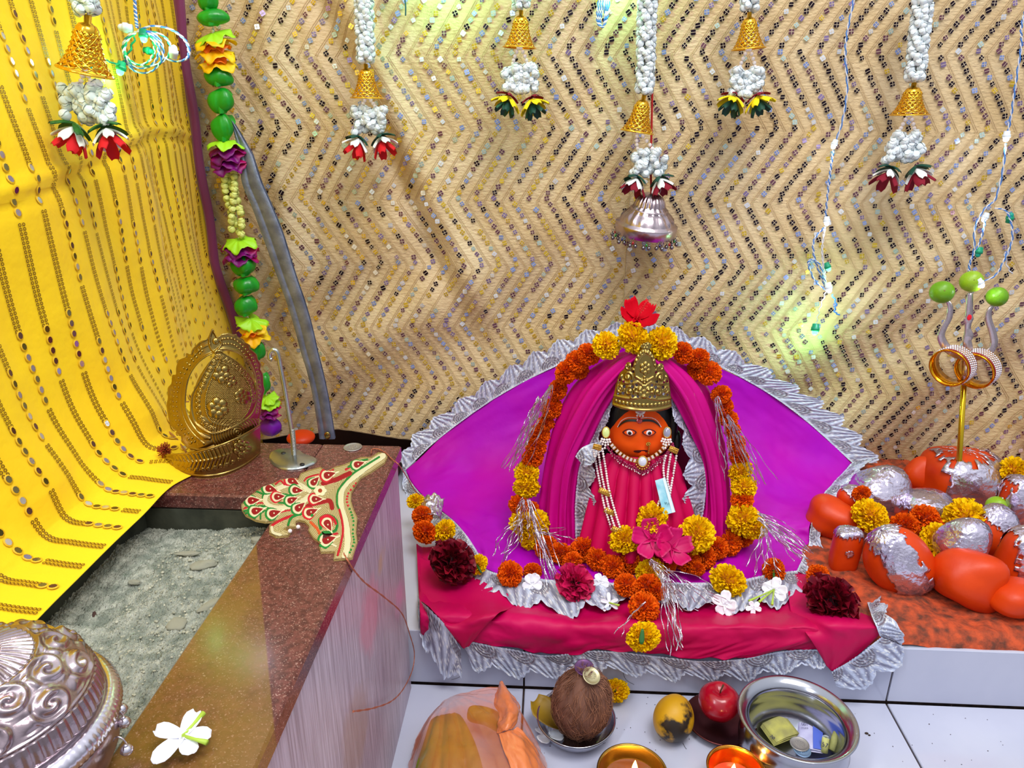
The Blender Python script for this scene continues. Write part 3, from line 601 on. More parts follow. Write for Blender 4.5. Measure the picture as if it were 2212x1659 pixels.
def rotx(V, a): c, s = math.cos(a), math.sin(a); V = np.asarray(V); return np.stack([V[:, 0], V[:, 1]*c - V[:, 2]*s, V[:, 1]*s + V[:, 2]*c], 1)
def pompom(name, m, seed, n=170, pw=0.34, ruff=0.10, flat=1.0, base=0.62, var=0.07):
    r = np.random.RandomState(seed); b = MB(); b.ell((0, 0, 0), (base*1.02, base*1.02, base*flat), 12, 8, 1)
    for k in range(n):
        z = 1 - 2*(k + 0.5)/n; a = k*2.39996 + r.uniform(-.15, .15); q = math.sqrt(1 - z*z); d = np.array([q*math.cos(a), q*math.sin(a), z])
        t = np.cross(d, r.normal(size=3)); t /= np.linalg.norm(t); s = np.cross(d, t); w = pw*r.uniform(.75, 1.2); R = 1 + r.uniform(-var, var); ph = r.uniform(0, 6); V = []
        for j in range(3):
            rad = base + (R - base)*j/2
            for i in range(5):
                u = i/4*2 - 1; ww = w*(0.45 + 0.55*j/2)
                V.append(d*(rad - 0.05*u*u*j) + t*(u*ww/2) + s*(ruff*j/2*math.sin(u*4 + ph) + 0.05*j*math.cos(ph)))
        V = np.array(V); V[:, 2] *= flat; b.add(V, grid_faces(5, 3))
    return b.mesh(name, m)
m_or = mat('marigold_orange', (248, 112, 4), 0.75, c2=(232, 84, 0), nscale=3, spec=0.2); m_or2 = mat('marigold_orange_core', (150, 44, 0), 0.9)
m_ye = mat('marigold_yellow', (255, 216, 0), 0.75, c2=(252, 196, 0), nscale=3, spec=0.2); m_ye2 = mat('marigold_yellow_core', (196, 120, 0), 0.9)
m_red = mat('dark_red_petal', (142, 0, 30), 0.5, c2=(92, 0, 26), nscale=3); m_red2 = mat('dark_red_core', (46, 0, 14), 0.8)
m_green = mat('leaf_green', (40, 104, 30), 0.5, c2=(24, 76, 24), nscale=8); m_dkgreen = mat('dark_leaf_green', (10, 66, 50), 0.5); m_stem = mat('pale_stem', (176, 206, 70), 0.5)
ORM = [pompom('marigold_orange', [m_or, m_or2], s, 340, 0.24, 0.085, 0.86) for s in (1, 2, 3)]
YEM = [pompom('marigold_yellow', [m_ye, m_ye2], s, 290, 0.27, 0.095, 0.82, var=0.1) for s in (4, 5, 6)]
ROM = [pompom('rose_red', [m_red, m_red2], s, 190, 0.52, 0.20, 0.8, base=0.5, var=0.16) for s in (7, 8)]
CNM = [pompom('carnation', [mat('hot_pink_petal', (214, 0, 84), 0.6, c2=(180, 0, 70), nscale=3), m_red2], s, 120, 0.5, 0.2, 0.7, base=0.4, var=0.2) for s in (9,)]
m_white = mat('white_petal', (246, 244, 250), 0.5, sss=0.2)
def star_flower(name, m, n, L, W, seed, curl=0.5, ruf=0.0, cup=0.15, two=False, **k):
    r = np.random.RandomState(seed); b = MB()
    for q in range(2 if two else 1):
        for i in range(n):
            V, F = petal(L*(1 - 0.25*q), W, cup=cup, curl=curl*(1 + q)*r.uniform(.6, 1.4), ruf=ruf, ph=r.uniform(0, 6), **k); V = rotx(V, 0.15 + 0.45*q); b.add(rotz(V, i*2*PI/n + q*0.5 + r.uniform(-.15, .15)), F)
    return b
def solid(o, t=0.0006):
    md = o.modifiers.new('Solidify', 'SOLIDIFY'); md.thickness = t; return o
ORN = 0
def marigold(px, py, r, col, pos, parent=None, name='marigold', **kw):
    """pos: world point; r in photo pixels"""
    global ORN; ORN += 1
    s = r*mpp(pos)*1.04; me = (ORM if col == 'o' else YEM)[ORN % 3]
    rot = (random.uniform(-0.6, 0.6) + 0.9, random.uniform(-.5, .5), random.uniform(0, 6)) if kw.pop('side', 0) == 0 else (1.4, 0.2, random.uniform(0, 6))
    return inst(name, me, pos, rot, s, parent, **kw)
def text_mesh(txt, size):
    c = bpy.data.curves.new('txt', 'FONT'); c.body = txt; c.size = size; c.align_x = 'CENTER'; c.align_y = 'CENTER'; o = bpy.data.objects.new('txt', c); COL.objects.link(o)
    me = bpy.data.meshes.new_from_object(o.evaluated_get(bpy.context.evaluated_depsgraph_get())); bpy.data.objects.remove(o); bpy.data.curves.remove(c); return me
def ribbon_cluster(name, starts, ends, n, parent, seed, w=0.0014, wob=0.010, drop=0.0, m=None, **kw):
    r = np.random.RandomState(seed); b = MB()
    for k in range(n):
        s = np.array(starts[k % len(starts)]) + r.normal(0, 0.002, 3); e_ = np.array(ends[r.randint(len(ends))]) + r.normal(0, wob, 3)*np.array([1, .3, 1]); t = np.linspace(0, 1, 16)[:, None]
        mid = (s + e_)/2 + r.normal(0, wob, 3)*np.array([1, .35, 1]) + np.array([0, 0, drop]); c = to_cam(mid)
        P = s*(1-t)**2 + 2*mid*t*(1-t) + e_*t**2 + c*0.004*np.sin(t*9 + k) + np.array([1, 0, 0])*0.0015*np.sin(t*17 + k*2)
        T = np.gradient(P, axis=0); T /= np.linalg.norm(T, axis=1)[:, None]; S_ = np.cross(T, c); a = np.sin(t*11 + k*3)*0.9; S_ = S_*np.cos(a) + c*np.sin(a)
        V = np.concatenate([P - S_*w/2, P + S_*w/2]); b.add(V, [(i, i+1, 17+i, 16+i) for i in range(15)])
    return build(b, name, m or tinsel_m, parent, smooth=False, kind='stuff', **kw)
tinsel_m = mat('silver_tinsel', (206, 200, 214), 0.18, metal=0.95, bump=0.5, bscale=500)
gold_m = mat('antique_gold', (196, 150, 66), 0.28, metal=0.9, bump=0.5, bscale=600, bdist=0.0008); pearl_m = mat('pearl', (240, 228, 226), 0.22, coat=0.5)
brass = mat('embossed_brass', (170, 146, 80), 0.25, metal=1.0, c2=(146, 116, 62), nscale=12)
# ---------------------------------------------------------------- relief plates (heightfields with cut-outs)
def dseg(X, Y, pts, closed=False):
    P = np.asarray(pts, float); D = np.full(X.shape, 1e9); n = len(P)
    for i in range(n if closed else n-1):
        a, b = P[i], P[(i+1) % n]; d = b - a; L = d @ d + 1e-12; t = np.clip(((X-a[0])*d[0] + (Y-a[1])*d[1])/L, 0, 1)
        D = np.minimum(D, np.hypot(X - a[0] - t*d[0], Y - a[1] - t*d[1]))
    return D
def inpoly(X, Y, pts):
    P = np.asarray(pts, float); c = np.zeros(X.shape, bool); n = len(P)
    for i in range(n):
        (x1, y1), (x2, y2) = P[i], P[(i+1) % n]
        c ^= ((y1 > Y) != (y2 > Y)) & (X < (x2-x1)*(Y-y1)/((y2-y1) + 1e-12) + x1)
    return c
def dot(X, Y, cx, cy, r): return np.sqrt(np.clip(1 - ((X-cx)**2 + (Y-cy)**2)/r**2, 0, 1))
def ridge(D, w): return np.exp(-(D/w)**2)
def relief(name, X, Y, inside, H, mapf, m, parent, C=None, thick=0.001, **kw):
    P = mapf(X, Y, H); ny, nx = X.shape; idx = -np.ones(X.shape, int); F = []
    q = inside[:-1, :-1] & inside[1:, :-1] & inside[:-1, 1:] & inside[1:, 1:]; J, I = np.nonzero(q); used = np.zeros(X.shape, bool)
    for dj, di in ((0, 0), (0, 1), (1, 0), (1, 1)): used[J+dj, I+di] = True
    idx[used] = np.arange(used.sum()); F = [(idx[j, i], idx[j, i+1], idx[j+1, i+1], idx[j+1, i]) for j, i in zip(J, I)]
    b = MB(); b.add(P[used], F, 0, None if C is None else C[used]); o = build(b, name, m, parent, colors=C is not None, **kw)
    if thick: solid(o, thick).modifiers[0].offset = 0
    return o
# ================================================================== IDOL
idol = thing('idol', on_z(1385, 1185, LZ), 'small seated deity idol with an orange face and crimson dress under the veil', 'idol')
FC = on_y(1381, 930, 0.262); fr = np.array([0.0555, 0.046, 0.062])
skin = mat('vermilion_paste', (246, 88, 0), 0.6, c2=(238, 74, 0), nscale=18, bump=0.15, bscale=60, spec=0.3)
def face_fn(V):
    V = V.copy(); z = V[:, 2]; V[:, 0] *= 1.0 + 0.10*np.exp(-((z + 0.25)/0.35)**2) - 0.08*np.clip(z, 0, 1); 
    f = np.clip(-V[:, 1], 0, 1); V[:, 1] -= 0.16*np.exp(-((V[:, 0] - 0.03)/0.14)**2 - ((z + 0.42)/0.20)**2)*(f > 0) - 0.04*np.exp(-((np.abs(V[:, 0]) - 0.36)/0.2)**2 - ((z + .02)/.12)**2)
    V[:, 1] -= 0.05*np.exp(-((V[:, 0] + .02)/.24)**2 - ((z + 0.68)/.07)**2); return V
mb = MB(); mb.ell(FC, fr, 64, 48, fn=face_fn); build(mb, 'face', skin, idol)
def face_pt(px, py, off=0.0008):
    d = ray(px, py); o = (CAM - FC)/fr; dd = d/fr; A = dd@dd; B = 2*o@dd; Cc = o@o - 1; disc = B*B - 4*A*Cc
    t = (-B - math.sqrt(max(disc, 0)))/(2*A); p = CAM + d*t; n = (p - FC)/fr**2; n /= np.linalg.norm(n); return p + n*off, n
def face_patch(pts, name, m, off=0.0012, mbx=None, mi=0):
    V = [face_pt(x, y, off)[0] for x, y in pts]; c = np.mean(V, 0) ; c = face_pt(*np.mean(pts, 0), off*1.3)[0]; b = mbx or MB(); n = len(V); b.add(V + [c], [(i, (i+1) % n, n) for i in range(n)], mi)
    return b if mbx is not None else build(b, name, m, idol)
def ell_pts(cx, cy, rx, ry, n=20, a=0.0): return [(cx + rx*math.cos(t)*math.cos(a) - ry*math.sin(t)*math.sin(a), cy + rx*math.cos(t)*math.sin(a) + ry*math.sin(t)*math.cos(a)) for t in np.linspace(0, 2*PI, n, endpoint=False)]
black = mat('black_paint', (14, 10, 14), 0.4); white_e = mat('eye_white', (236, 232, 236), 0.25); dkr = mat('dark_red_line', (84, 12, 10), 0.5)
for s, cx in ((-1, 1361.5), (1, 1400.5)):
    al = [(cx - 15, 933), (cx - 9, 927.5), (cx, 925.5), (cx + 9, 928), (cx + 14.5, 933), (cx + 8, 938.5), (cx, 941), (cx - 9, 938)]
    face_patch(spline(al, 24, True).tolist(), 'eye_outline', dkr, 0.0046)
    o = face_patch(spline([(cx - 11, 933), (cx, 927.8), (cx + 11, 933), (cx, 939.5)], 20, True).tolist(), 'eye_corner', skin, 0.0050)
    p, n_ = face_pt(cx, 933.5, 0.0035); k = mpp(p); M = Matrix.Translation(p) @ look_rot(n_).to_matrix().to_4x4()
    b = MB(); b.ell((0, 0, 0), (8.4*k, 6.6*k, 0.003), 16, 8, M=M); eye = build(b, 'eye', white_e, idol)
    p2, n2 = face_pt(cx + 0.5, 934.2, 0.0062); b = MB(); b.ell((0, 0, 0), (3.9*k, 3.9*k, 0.0012), 14, 6, M=Matrix.Translation(p2) @ look_rot(n2).to_matrix().to_4x4()); build(b, 'pupil', black, eye)
    sgn = s
    br = [(1381 + sgn*3, 907), (1381 + sgn*14, 905.5), (1381 + sgn*28, 907), (1381 + sgn*39, 914), (1381 + sgn*45, 922)]
    up = spline(br, 16); lo = up + np.array([[sgn*0 - sgn*1.0*i/15, 4.6*(1 - (i/15)**3) + .6] for i in range(16)])
    V = [face_pt(x, y, 0.0016)[0] for x, y in up] + [face_pt(x, y, 0.0016)[0] for x, y in lo]; b = MB(); b.add(V, grid_faces(16, 2)); build(b, 'eyebrow', black, idol)
    b = MB()
    for x, y in spline([(q[0], q[1] - 3.5) for q in br[:-1]] + [(br[-1][0] + sgn*1, br[-1][1])], 22): b.ell(face_pt(x, y, 0.001)[0], 1.15*k, 6, 5)
    build(b, 'brow_beads', pearl_m, idol, kind='stuff')
face_patch(spline([(1369, 971.5), (1376, 970), (1388, 969.5), (1397, 970), (1396, 974), (1384, 975.5), (1372, 974.5)], 22, True).tolist(), 'mouth', mat('mouth_red', (70, 8, 4), 0.6), 0.0036)
p, n_ = face_pt(1381, 909, 0.001); k = mpp(p); M = Matrix.Translation(p) @ look_rot(n_).to_matrix().to_4x4()
b = MB(); b.lathe([(0.0001, .0018), (2.8*k, .0016), (3.6*k, .0008), (5.2*k, .0016), (6.4*k, .0006), (6.5*k, -.001)], 20, M=M); build(b, 'bindi', mat('ruby_red', (176, 0, 20), 0.15, coat=1), idol)
p, n_ = face_pt(1399, 957, 0.003); M = Matrix.Translation(p) @ look_rot(n_).to_matrix().to_4x4(); b = MB()
for i in range(8): b.ell((math.cos(i*PI/4)*3.6*k, math.sin(i*PI/4)*3.6*k, 0), 1.9*k, 8, 6, M=None) if False else b.ell(xf([(math.cos(i*PI/4)*3.8*k, math.sin(i*PI/4)*3.8*k, .001)], M)[0], 1.9*k, 8, 6)
b.ell(xf([(0, 0, .0015)], M)[0], 2.2*k, 8, 6)
for j in range(5): b.ell(np.array(face_pt(1401 - 0.3*j, 964 + 3.1*j, 0.003)[0]), (1.8 if j < 4 else 2.6)*k, 8, 6)
build(b, 'nose_ring', gold_m, idol)
def ear(cx, gem):
    p = on_y(cx, 934, 0.222); kk = mpp(p); M = Matrix.Translation(p) @ look_rot(to_cam(p)).to_matrix().to_4x4()
    b = MB(); b.lathe([(0.0001, .003), (6*kk, .0028), (7.4*kk, .0016)], 20, M=M @ Matrix.Diagonal((1, 1.45, 1, 1))); g = MB(); g.lathe([(7.2*kk, .0010), (8.2*kk, .0024), (9.4*kk, .0010), (9.4*kk, -.001), (0.0001, -.001)], 20, M=M @ Matrix.Diagonal((1, 1.38, 1, 1)))
    for i, (dx, dy, r) in enumerate([(-8, 15, 3), (-3, 16, 3), (3, 16, 3), (8, 15, 3), (-10, 20, 2.6), (-5, 21, 2.6), (0, 22, 2.8), (5, 21, 2.6), (10, 20, 2.6), (-6, 26, 2.4), (0, 28, 2.8), (6, 26, 2.4), (-1, 34, 2.6)]): g.ell(xf([(dx*kk, -dy*kk, 0.001)], M)[0], r*kk, 8, 6, mi=1)
    e_ = build(g, 'earring', [gold_m, pearl_m], idol); build(b, 'earring_gem', gem, e_)
ear(1309, mat('green_glass_gem', (214, 226, 140), 0.08, coat=1)); ear(1441, mat('grey_glass_gem', (150, 146, 170), 0.08, coat=1))
p, n_ = face_pt(1383, 886, 0.004); M = Matrix.Translation(p) @ look_rot(n_).to_matrix().to_4x4(); b = MB()
V, F = petal(14*k, 17*k, cup=-0.05, base=0.8, tip=0.3); b.add(xf(rotz(V, 0) - np.array([0, 8*k, -.001]), M), F)
g = MB()
for i in range(7): a = -PI*0.95 + i*PI*0.9/6; g.ell(xf([(math.cos(a)*9*k, math.sin(a)*9*k - 3*k, .001)], M)[0], 2.9*k, 8, 6)
for dx in (-6, 0, 6): g.ell(xf([(dx*k, -16*k, .001)], M)[0], 2.6*k, 8, 6)
o = build(g, 'forehead_pendant', pearl_m, idol); build(b, 'pendant_gem', mat('pink_gem', (226, 176, 206), 0.15, coat=1), o)
# hair
hairm = mat('black_hair', (8, 6, 8), 0.5, bump=0.6, bscale=120, stretch=(1, 1, 0.1))
mb = MB(); mb.ell(FC + np.array([0, 0.014, 0.008]), (0.068, 0.046, 0.075), 32, 24)
for (cx, cy, rx, rz) in ((1311, 955, 13, 44), (1450, 930, 14, 60), (1460, 955, 12, 30)): q = on_y(cx, cy, 0.262); mb.ell(q, (rx*k, 0.016, rz*k), 14, 12)
build(mb, 'hair', hairm, idol)
# dress with pleats
C = [[Yp(1312,978,.235), Yp(1345,985,.222), Yp(1383,988,.217), Yp(1420,985,.222), Yp(1450,978,.235)],
     [Yp(1288,1020,.232), Yp(1335,1030,.210), Yp(1385,1035,.202), Yp(1432,1030,.210), Yp(1470,1020,.232)],
     [Yp(1275,1090,.225), Yp(1330,1100,.190), Yp(1385,1105,.182), Yp(1440,1100,.190), Yp(1485,1090,.225)],
     [Yp(1265,1150,.215), Yp(1325,1165,.170), Yp(1385,1170,.162), Yp(1445,1165,.170), Yp(1495,1150,.215)],
     [Yp(1260,1185,.205), Yp(1320,1205,.160), Yp(1385,1210,.152), Yp(1450,1205,.160), Yp(1500,1185,.205)]]
P = sheet_pts(C, 150, 70); N = facing(P, grid_normals(P)); V, U = np.mgrid[0:70, 0:150]; u = U/149; v = V/69
f = np.abs(np.sin(u*PI*8 + 1.2*vnoise(u*4, v*1.3, 4) + 0.5*v))**0.5*0.021*(0.5 + 0.7*v)*np.exp(-((v-.75)/.75)**2)
P = P + N*f[..., None]; dress, _, _ = sheet('dress', P, mat('crimson_dress', (206, 0, 84), 0.5, c2=(190, 0, 70), nscale=4, spec=0.25), idol, thick=0.001)
def on_dress(px, py, off=0.003):                # drop a pixel on the dress surface (nearest grid point in view)
    d = ray(px, py); d = d/np.linalg.norm(d); W = P.reshape(-1, 3) - CAM; t = W @ d; D = np.linalg.norm(W - t[:, None]*d, axis=1); i = int(np.argmin(D)); return CAM + d*(t[i] - off)
# choker
ch = thing('choker_necklace', on_dress(1383, 1000), 'gold and stone choker with ruby bead fringe around the neck of the idol', 'necklace')
arc = spline([(1322, 962), (1335, 976), (1352, 988), (1370, 995), (1388, 996), (1405, 990), (1424, 977), (1438, 962)], 17)
kk = mpp(FC)
for i, (x, y) in enumerate(arc):
    p = on_dress(x, y, 0.012) if y > 980 else on_y(x, y, 0.214)
    d = arc[min(i+1, 16)] - arc[max(i-1, 0)]; a = -math.atan2(d[1], d[0])
    if i == 9: continue
    b = MB(); b.box((-3.6*kk, -4.6*kk, -.001), (3.6*kk, 4.6*kk, .0016), 0, .0007); b.box((-2.2*kk, -3.2*kk, .0014), (2.2*kk, 3.2*kk, .0024), 1, .0004)
    me = b.mesh('stone_setting', [gold_m, mat('clear_gem', (206, 186, 190), 0.08, coat=1)], smooth=False)
    inst('stone_setting', me, p, look_rot(to_cam(p), a), 1, ch)
p = on_dress(1388, 997, 0.015); M = Matrix.Translation(p) @ look_rot(to_cam(p)).to_matrix().to_4x4(); b = MB()
b.lathe([(0.0001, .003), (7*kk, .0028), (8.6*kk, .001)], 22, M=M @ Matrix.Diagonal((1, 1.15, 1, 1)), mi=1); b.lathe([(8.4*kk, .001), (9.6*kk, .0026), (11*kk, .001), (11*kk, -.001)], 22, M=M @ Matrix.Diagonal((1, 1.15, 1, 1)))
for i in range(9): a = PI*1.05 + i*PI*0.9/8; b.ell(xf([(math.cos(a)*14*kk, math.sin(a)*16*kk, 0)], M)[0], 2.4*kk, 8, 6)
build(b, 'center_stone', [gold_m, mat('moon_gem', (206, 206, 222), 0.08, coat=1)], ch)
b = MB(); rr = np.random.RandomState(2)
for x, y in spline([(1312, 962), (1330, 985), (1352, 1001), (1372, 1010), (1388, 1018), (1404, 1010), (1424, 992), (1442, 975), (1455, 958)], 46):
    for j in range(3):
        q = (x + rr.uniform(-2, 2), y + j*3.6 + rr.uniform(-1, 1)); p = on_dress(q[0], q[1], 0.008 + .002*(j == 0)) if q[1] > 985 else on_y(q[0], q[1], 0.216); b.ell(p, (2.5 if j < 2 else 1.4)*kk, 7, 5, mi=0 if j < 2 else 1)
build(b, 'bead_fringe', [mat('ruby_bead', (150, 0, 70), 0.15, coat=0.8), pearl_m], ch, kind='stuff')
# long pearl necklace
pn = thing('pearl_necklace', on_dress(1320, 1080), 'long three strand pearl necklace with gold spacers across the chest of the idol', 'necklace')
def strand(pts, step=5.4, r=2.7):
    L = spline(pts, 200); d = np.concatenate([[0], np.cumsum(np.hypot(*np.diff(L, axis=0).T))]); b = MB()
    for t in np.arange(0, d[-1], step): x, y = np.interp(t, d, L[:, 0]), np.interp(t, d, L[:, 1]); p = on_dress(x, y, 0.006) if y > 990 else on_y(x, y, 0.2); b.ell(p, r*kk, 10, 7)
    build(b, 'pearl_strand', pearl_m, pn, kind='stuff')
for k_, s_ in enumerate([[(1283, 975), (1290, 1015), (1298, 1055), (1306, 1095), (1322, 1145)], [(1292, 972), (1298, 1015), (1306, 1055), (1316, 1100), (1330, 1145)], [(1301, 970), (1308, 1010), (1315, 1055), (1327, 1100), (1340, 1142)],
          [(1438, 985), (1433, 1010), (1436, 1040)], [(1449, 982), (1444, 1010), (1442, 1040), (1448, 1060)], [(1461, 985), (1456, 1015), (1450, 1050), (1446, 1075)], [(1426, 1078), (1420, 1095)]]): strand(s_)
for (x, y, a, w_) in ((1306, 1063, 0.35, 26), (1318, 1106, 0.35, 26), (1333, 1146, 0.35, 24), (1455, 972, 0.3, 20), (1290, 966, 0.2, 18)):
    p = on_dress(x, y, 0.009) if y > 985 else on_y(x, y, .198); b = MB(); hw = w_/2*kk; b.box((-hw, -6*kk, -.0008), (hw, 6*kk, .0008), 0, .0004)
    for i in range(6):
        for j in (-1, 0, 1): b.ell((-hw + (i+.5)*w_*kk/6, j*4*kk, .001), 1.6*kk, 6, 4)
    inst('gold_spacer', b.mesh('gold_spacer', gold_m), p, look_rot(to_cam(p), -a), 1, pn)
# folded note tucked in the necklace
note = thing('banknote', on_dress(1437, 1070, .012), 'narrow folded pale blue banknote tucked into the pearl necklace', 'banknote')
q = [on_dress(x, y, .013) for x, y in ((1415, 1038), (1437, 1031), (1459, 1106), (1433, 1113))]
c0 = sum(q)/4; nn = to_cam(c0); b = MB(); b.add(q + [p_ - nn*0.0016 for p_ in q], [(0, 3, 2, 1), (4, 5, 6, 7), (0, 1, 5, 4), (1, 2, 6, 5), (2, 3, 7, 6), (3, 0, 4, 7)])
build(b, 'note_paper', mat('note_blue', (136, 200, 218), 0.6, c2=(186, 226, 234), nscale=60), note, smooth=False)
wv = [q[0] + (q[1]-q[0])*0.72 + nn*.0004, q[1] + (q[0]-q[1])*0.04 + nn*.0004, q[2] + (q[3]-q[2])*0.04 + nn*.0004, q[3] + (q[2]-q[3])*0.72 + nn*.0004]; b = MB(); b.add(wv, [(0, 3, 2, 1)]); build(b, 'pale_edge', mat('note_white', (226, 236, 240), 0.6), note, smooth=False)
for t_, pos, sz in (('INR', (1440, 1087), 0.0062), ('NOTI', (1447, 1105), 0.0048)):
    p = on_dress(pos[0], pos[1], .0146); inst('lettering', text_mesh(t_, sz), p + nn*0.001, look_rot(nn, PI - 0.12), 1, note)
    bpy.data.objects[-1] if False else None
for o in note.children:
    if o.name.startswith('lettering'): o.data.materials.append(mat('teal_ink', (30, 96, 110), 0.6))
# crown
cx0 = 1380.0; px_, py_ = np.meshgrid(np.linspace(1312, 1447, 230), np.linspace(754, 890, 232)); Xc = px_ - cx0; Yc = py_
out = [(-64, 886), (-65, 866), (-63, 846), (-60, 834), (-55, 820), (-47, 812), (-42, 799), (-33, 797), (-29, 806), (-26, 800), (-22, 786), (-14, 775), (-7, 770), (-13, 766), (-11, 761), (3, 756), (14, 762), (12, 768), (8, 771), (15, 777), (23, 790), (27, 803), (31, 799), (42, 799), (47, 812), (56, 822), (61, 836), (63, 850), (64, 866), (63, 888), (30, 890), (0, 888), (-30, 889)]
ins = inpoly(Xc, Yc, spline([(a, b) for a, b in out], 160, True))
H = 1.6*ridge(dseg(Xc, Yc, [(-64, 868), (-30, 866), (-10, 862), (0, 858), (10, 862), (30, 867), (63, 870)]), 2.0) + 1.6*ridge(dseg(Xc, Yc, [(-64, 885), (0, 886), (63, 886)]), 2.2)
for i in range(15): H += 1.8*dot(Xc, Yc, -58 + i*8.3, 876.5, 3.4)
H += 1.5*ridge(dseg(Xc, Yc, [(-20, 822), (-22, 800), (-10, 782), (2, 776), (14, 784), (22, 802), (20, 822), (0, 832), (-20, 822)]), 2.0)
for i in range(13): a = PI*(0.05 + 0.9*i/12); H += 1.9*dot(Xc, Yc, -26*math.cos(a)*0.98, 815 - 43*math.sin(a)**1.0 + 2, 3.2)
def flower(cx, cy, r, n=6, h=1.8):
    o = h*dot(Xc, Yc, cx, cy, r*0.42)
    for i in range(n): a = i*2*PI/n - PI/2; o = np.maximum(o, h*dot(Xc, Yc, cx + r*0.75*math.cos(a), cy + r*0.75*math.sin(a), r*0.42))
    return o
H += flower(1, 806, 11, 6, 2.4) + flower(0, 850, 12, 6, 2.4) + flower(0, 828, 7, 4, 2.4)
holes = np.zeros(ins.shape, bool)
def scroll(cx, cy, r, s, turns=1.4, h=1.9, ph=0):
    t = np.linspace(0, turns*2*PI, 40); R_ = r*(1 - t/(turns*2*PI)*0.85); return h*ridge(dseg(Xc, Yc, np.stack([cx + s*R_*np.cos(t + ph), cy + R_*np.sin(t + ph)], 1)), 1.7)
for s in (-1, 1):
    H += scroll(s*36, 825, 15, s) + scroll(s*30, 852, 12, s, ph=2) + scroll(s*50, 850, 9, -s) + scroll(s*36, 805, 7, s, 1.1) + scroll(s*16, 846, 7, -s, 1.1) + 2*dot(Xc, Yc, s*36, 826, 5) + 1.6*dot(Xc, Yc, s*30, 853, 4)
    H += 1.5*ridge(dseg(Xc, Yc, [(s*4, 838), (s*14, 832), (s*22, 836)]), 2) + 1.5*ridge(dseg(Xc, Yc, [(s*56, 862), (s*58, 840), (s*50, 826)]), 1.8)
    for (hx, hy, r) in ((16, 838, 2.6), (24, 843, 3), (22, 860, 2.6), (42, 845, 3), (43, 858, 3), (25, 814, 2.4), (27, 832, 2.6), (54, 835, 2.4), (54, 862, 2), (12, 860, 2.2), (44, 836, 2)): holes |= np.hypot(Xc - s*hx, Yc - hy) < r
H += flower(0, 763, 7, 5, 1.8)
ctr = on_y(cx0, 870, 0.262)
def crown_map(px, py, H):
    k = mpp(ctr); R_ = 0.066; x = (px - cx0)*k*1.06; th = np.clip(x/R_, -1.35, 1.35)
    zb = on_y(cx0, 886, 0.262 - R_)[2]; lean = np.clip((886 - py)/130, 0, 1)
    z = zb + (886 - py)*k/math.cos(PITCH)*0.985; r = R_ - 0.014*lean + H*0.0009
    return np.stack([ctr[0] + r*np.sin(th), 0.262 - r*np.cos(th) + 0.012*lean, z], -1)
crown = relief('crown', px_, py_, ins & ~holes, H, crown_map, brass, None, thick=0.0012, label='small openwork brass crown worn by the idol', cat='crown')
mb = MB(); q = crown_map(np.linspace(1316, 1444, 24), np.full(24, 868.0), np.zeros(24)) ; 
lin = MB(); lin.ell(FC + np.array([0, 0.020, 0.060]), (0.056, 0.044, 0.07), 24, 16); build(lin, 'head_wrap', mat('silver_wrap', (150, 150, 168), 0.5, metal=0.3, bump=0.8, bscale=200), idol)
# ================================================================== MARIGOLD GARLAND
gar = thing('marigold_garland', on_z(1385, 1215, .13), 'long garland of orange and yellow marigolds with silver tinsel looped around the idol', 'garland')
G = [  # px, py, r, colour, depth y (or None = resting on step)
 (1310,746,30,'y',.262),(1368,730,36,'y',.255),(1430,742,35,'y',.262),(1272,765,25,'o',.29),(1246,782,25,'o',.30),(1222,805,26,'o',.30),(1252,800,20,'o',.31),
 (1475,762,24,'o',.29),(1508,774,24,'o',.30),(1532,806,26,'o',.30),(1500,800,20,'o',.31),(1205,842,23,'o',.31),(1192,882,24,'o',.31),(1178,915,20,'o',.31),(1165,938,24,'o',.305),(1158,965,23,'o',.30),(1150,990,24,'o',.295),
 (1137,1022,27,'y',.285),(1137,1052,28,'y',.275),(1122,1092,24,'o',.26),(1148,1100,18,'o',.26),(1132,1132,32,'y',.24),(1160,1130,28,'y',.235),(1150,1165,26,'y',.225),
 (1180,1182,26,'o',None),(1212,1196,27,'o',None),(1258,1188,30,'o',None),(1290,1208,26,'o',None),(1322,1224,26,'o',None),(1358,1214,28,'o',None),(1235,1212,22,'o',None),
 (1440,1218,24,'o',None),(1488,1214,26,'o',None),(1522,1204,26,'o',None),(1548,1184,25,'o',None),(1574,1172,28,'o',None),(1602,1158,26,'o',None),(1505,1228,18,'o',None),
 (1605,1122,34,'y',.23),(1628,1140,30,'y',.225),(1603,1080,24,'o',.25),(1606,1052,27,'y',.26),(1600,1018,27,'y',.275),(1596,986,22,'o',.285),(1590,958,20,'o',.29),(1582,930,18,'o',.295),(1574,905,20,'o',.30),(1566,878,20,'o',.30),(1558,852,22,'o',.30),
 (1404,1236,32,'y','p'),(1352,1264,25,'o','p'),(1398,1268,30,'o','p'),(1418,1278,22,'o','p'),(1391,1312,33,'o','f'),(1390,1376,36,'y','f2')]
strp = []
for px, py, r, c, d in G:
    if d is None: p = on_z(px, py, .150)
    elif d == 'p': p = on_z(px, py, .150)
    elif d == 'f': p = on_y(px, py, .018)
    elif d == 'f2': p = on_y(px, py, -.045)
    else: p = on_y(px, py, d - 0.01)
    marigold(px, py, r, c, p, gar, side=0); strp.append(p)
